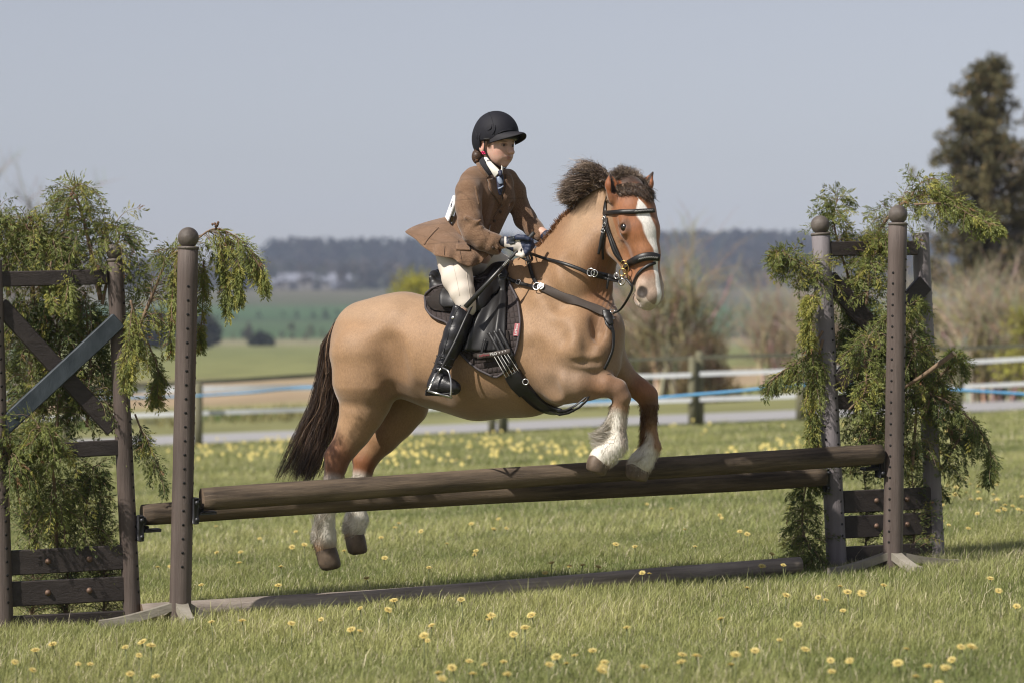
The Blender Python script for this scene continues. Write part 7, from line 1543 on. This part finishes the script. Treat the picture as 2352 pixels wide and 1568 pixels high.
def flower_meshes(k):
    g = random.Random(900 + k); mb = MB(); rad = .019 * (0.9 + .2 * g.random())
    for lay, (r, up, n) in enumerate(((1.0, .10, 26), (.82, .32, 22), (.55, .6, 18), (.30, .72, 12))):
        for i in range(n):
            a = 6.2832 * (i + .5 * (lay % 2)) / n + g.uniform(-.08, .08); R1 = rad * r * g.uniform(.85, 1.1); u = Vector((math.cos(a), math.sin(a), 0)); s = Vector((-u.y, u.x, 0)); w = rad * .12; h = .009 * up
            y = g.uniform(.85, 1.1); mb.add([u * .002 + Vector((0, 0, .0)), u * R1 * .55 + s * w + Vector((0, 0, h * .8)), u * R1 + Vector((0, 0, h + g.uniform(-.002, .002))), u * R1 * .55 - s * w + Vector((0, 0, h * .8))], [(0, 1, 2, 3)], col=(.74 * y + .08 * up, .60 * y + .12 * up, .20 + .14 * up))  # inner petals painted lighter to offset their own shadow
    hd = meshdata('flower_head', mb.V, mb.F, [M_pet], smooth=False); a_ = hd.color_attributes.new('Col', 'FLOAT_COLOR', 'POINT'); c4 = np.ones((len(mb.V), 4), dtype=np.float32); c4[:, :3] = mb.K; a_.data.foreach_set('color', c4.ravel())
    H_ = .068 + .014 * (k % 4); sx = g.uniform(-.02, .02); sy = g.uniform(-.02, .01); ms = MB(); ms.tube([(0, 0, -.01), (sx * .4, sy * .4, H_ * .5), (sx, sy, H_)], [.0025, .0022, .0028], 6); ms.tube([(sx, sy, H_ - .006), (sx, sy, H_ + .001)], [.003, .007], 8)
    return hd, meshdata('dandelion', ms.V, ms.F, [M_stk]), Vector((sx, sy, H_))
FM = [flower_meshes(k) for k in range(8)]
near_list = [(130,1475),(93,1493),(72,1523),(185,1505),(203,1512),(330,1475),(320,1490),(348,1482),(365,1542),(370,1298),(390,1302),(650,1297),(546,1288),(563,1424),(830,1387),(738,1403),(913,1378),(850,1325),(983,1295),(1065,1378),(1120,1415),(1135,1413),(983,1453),(975,1462),(1090,1535),(1050,1530),(1075,1500),(1118,1505),(1153,1508),(1015,1540),(1170,1545),(1207,1440),(1230,1411),(1190,1452),(1265,1283),(1312,1293),(1335,1293),(1255,1310),(1440,1435),(1362,1484),(1310,1512),(1290,1510),(1385,1505),(1393,1530),(1473,1527),(1575,1497),(1568,1520),(1690,1505),(1684,1518),(1725,1344),(1803,1360),(1885,1362),(1893,1366),(1952,1360),(1930,1335),(1980,1362),(1943,1390),(2037,1335),(2272,1320),(2300,1352),(2330,1385),(1913,1500),(1955,1510),(2083,1468),(2072,1520),(2219,1478),(2228,1484),(2180,1535),(1905,1530),(1840,1430),(1490,1303),(1476,1304),(1150,1187),(1168,1205),(965,1215),(920,1195),(1130,1210),(1660,1180),(1652,1177),(1717,1222),(1705,1216),(1923,1165),(1540,1168),(1600,1240),(1745,1300),(1380,1300),(1800,1292),(700,1250),(600,1230),(560,1265),(460,1330),(490,1420),(880,1280),(1420,1250),(500,1265),(640,1340),(1030,1240),(1100,1260)]
fl = [(x, y, 1) for x, y in near_list]
rg = random.Random(12)
for _ in range(34): fl.append((rg.uniform(2150, 2350), rg.gauss(1150, 35), 1))
for _ in range(26): fl.append((rg.uniform(440, 1800), rg.uniform(1090, 1270), 1))
for _ in range(22): fl.append((rg.uniform(0, 2352), rg.uniform(1380, 1560), 1))
cl = [(rg.uniform(440, 1450), rg.gauss(1032, 14)) for _ in range(34)] + [(rg.uniform(1500, 2340), rg.gauss(1010, 20)) for _ in range(7)]
for _ in range(118):
    c = rg.choice(cl); fl.append((c[0] + rg.gauss(0, 22), c[1] + rg.gauss(0, 8), 0))
def grp(x, y):
    def pick(base, cuts):
        for c, l in cuts:
            if x < c: return (base[0] + ' ' + l, base[1] + ' ' + l)
    if y < 1085: return pick(('small yellow dandelion in the blurred flower band', 'far dandelions'), ((660, 'left of the horse tail'), (900, 'near the hind legs of the horse'), (1130, 'below the belly of the horse, left part'), (1380, 'below the belly of the horse, right part'), (1500, 'right around the raised front hooves'), (9999, 'right of the front hooves of the horse')))
    if x > 2130 and y < 1260: return pick(('yellow dandelion in the grass', 'dandelions'), ((2240, 'close beside the right jump wing'), (9999, 'at the right picture edge beyond the wing')))
    if y < 1290: return pick(('yellow dandelion in the grass', 'dandelions'), ((720, 'seen left of the hind hooves of the horse'), (1100, 'just right of the hind hooves of the horse'), (1480, 'under the middle of the jump poles'), (9999, 'under the right end of the jump poles')))
    if x < 440: return pick(('yellow dandelion in the foreground', 'dandelions'), ((230, 'at the bottom left picture corner'), (9999, 'below the foot of the front left post')))
    if y < 1430: return pick(('yellow dandelion close to the ground pole', 'dandelions'), ((900, 'near its left end'), (1400, 'along its middle'), (1850, 'near its right end'), (2060, 'and in front of the right wing'), (9999, 'right of the right wing foot')))
    return pick(('yellow dandelion along the bottom picture edge', 'dandelions'), ((900, 'below the hind hooves of the horse'), (1176, 'just left of the picture centre'), (1420, 'just right of the picture centre'), (1800, 'below the right part of the ground pole'), (2100, 'below the right jump wing'), (9999, 'at the bottom right corner')))
def ground_hit(px, py, hgt):
    d = 10.0
    for _ in range(60):
        x = (px - CX) / F * d; zt = float(gz(x, d)) + hgt; d2 = (CZ - zt) * F / max(1, (py - HOR)); d = d + (d2 - d) * .5
    return (px - CX) / F * d, d
cnt = 0
for k, (px, py, _) in enumerate(fl):
    hd, st_, tp = FM[k % 8]; x, y = ground_hit(px, py, tp.z)
    if y > 47.5: continue
    cnt += 1
    if cnt > 296: break
    s = bpy.data.objects.new('dandelion', st_); C.objects.link(s); s.location = (x, y, float(gz(x, y))); s.rotation_euler = (0, 0, rg.uniform(-.5, .5)); sc_ = rg.uniform(.72, 1.05); s.scale = (sc_,) * 3
    lb, gr = grp(px, py); tag(s, lb, 'dandelion', gr)
    h = bpy.data.objects.new('flower_head', hd); C.objects.link(h); h.parent = s; h.location = tp; h.rotation_euler = Matrix.Rotation(rg.uniform(.0, .65), 3, 'X').to_euler(); h.rotation_euler.rotate_axis('Z', rg.uniform(0, 6.28)); h.rotation_euler.rotate_axis('Y', rg.uniform(-.3, .2))
# the rest of the far flower band: too many to count
g = np.random.default_rng(8); n = 380; k = g.integers(0, len(cl), n); cxy = np.array(cl)[k] + np.stack([g.normal(0, 42, n), g.normal(0, 13, n)], 1); Vl, Fl = [], []
for (px, py) in cxy:
    x, y = ground_hit(px, py, .12)
    if y > 47.8 or y < 14: continue
    c = np.array([x, y, float(gz(x, y)) + .12]); b0 = len(Vl) * 9; a = np.arange(8) * math.pi / 4; ti = g.normal(0, .3, 2)
    ringv = np.stack([np.cos(a) * .021, np.sin(a) * .018, .021 * (.5 * np.cos(a) * ti[0] + np.sin(a) * (.5 * ti[1] + .9))], 1) + c; Vl.append(np.vstack([ringv, c + np.array([0, -.008, .003])])); Fl += [(b0 + i, b0 + (i + 1) % 8, b0 + 8) for i in range(8)]
M_pet2 = mat('far_petals', (.52, .43, .13), .6); tag(obj('dandelions', np.concatenate(Vl), Fl, M_pet2, smooth=False, origin=(0, 35, 0)), 'countless tiny dandelions of the flower band before the path', 'dandelions', kind='stuff')
# broad leaf weeds by the posts
def weed(px, py, d, n, L_, label):
    b = P(px, py, d); b.z = float(gz(b.x, b.y)); g = random.Random(int(px)); mb = MB()
    for k in range(n):
        a = g.uniform(0, 6.28); u = Vector((math.cos(a), math.sin(a), 0)); s = Vector((-u.y, u.x, 0)); h = g.uniform(.3, 1.0); l = L_ * g.uniform(.5, 1); o = b + u * .01
        mb.add([o, o + u * l * .5 + s * l * .22 + Vector((0, 0, l * h * .8)), o + u * l + Vector((0, 0, l * h * .7)), o + u * l * .5 - s * l * .22 + Vector((0, 0, l * h * .8))], [(0, 1, 2, 3)], col=tuple(c * g.uniform(.7, 1.2) for c in (.10, .14, .05)))
    tag(mb.build('weed', M_leaf, smooth=False, usecol=True), label, 'weed')
weed(345, 1400, 12.1, 12, .07, 'broad leaved weed between left wing post and front left post'); weed(545, 1380, 12.2, 10, .09, 'broad leaved weed on the ground pole right of the front left post'); weed(1810, 1290, 13.4, 14, .08, 'broad leaved weed at the foot of the greenery left of the right wing')
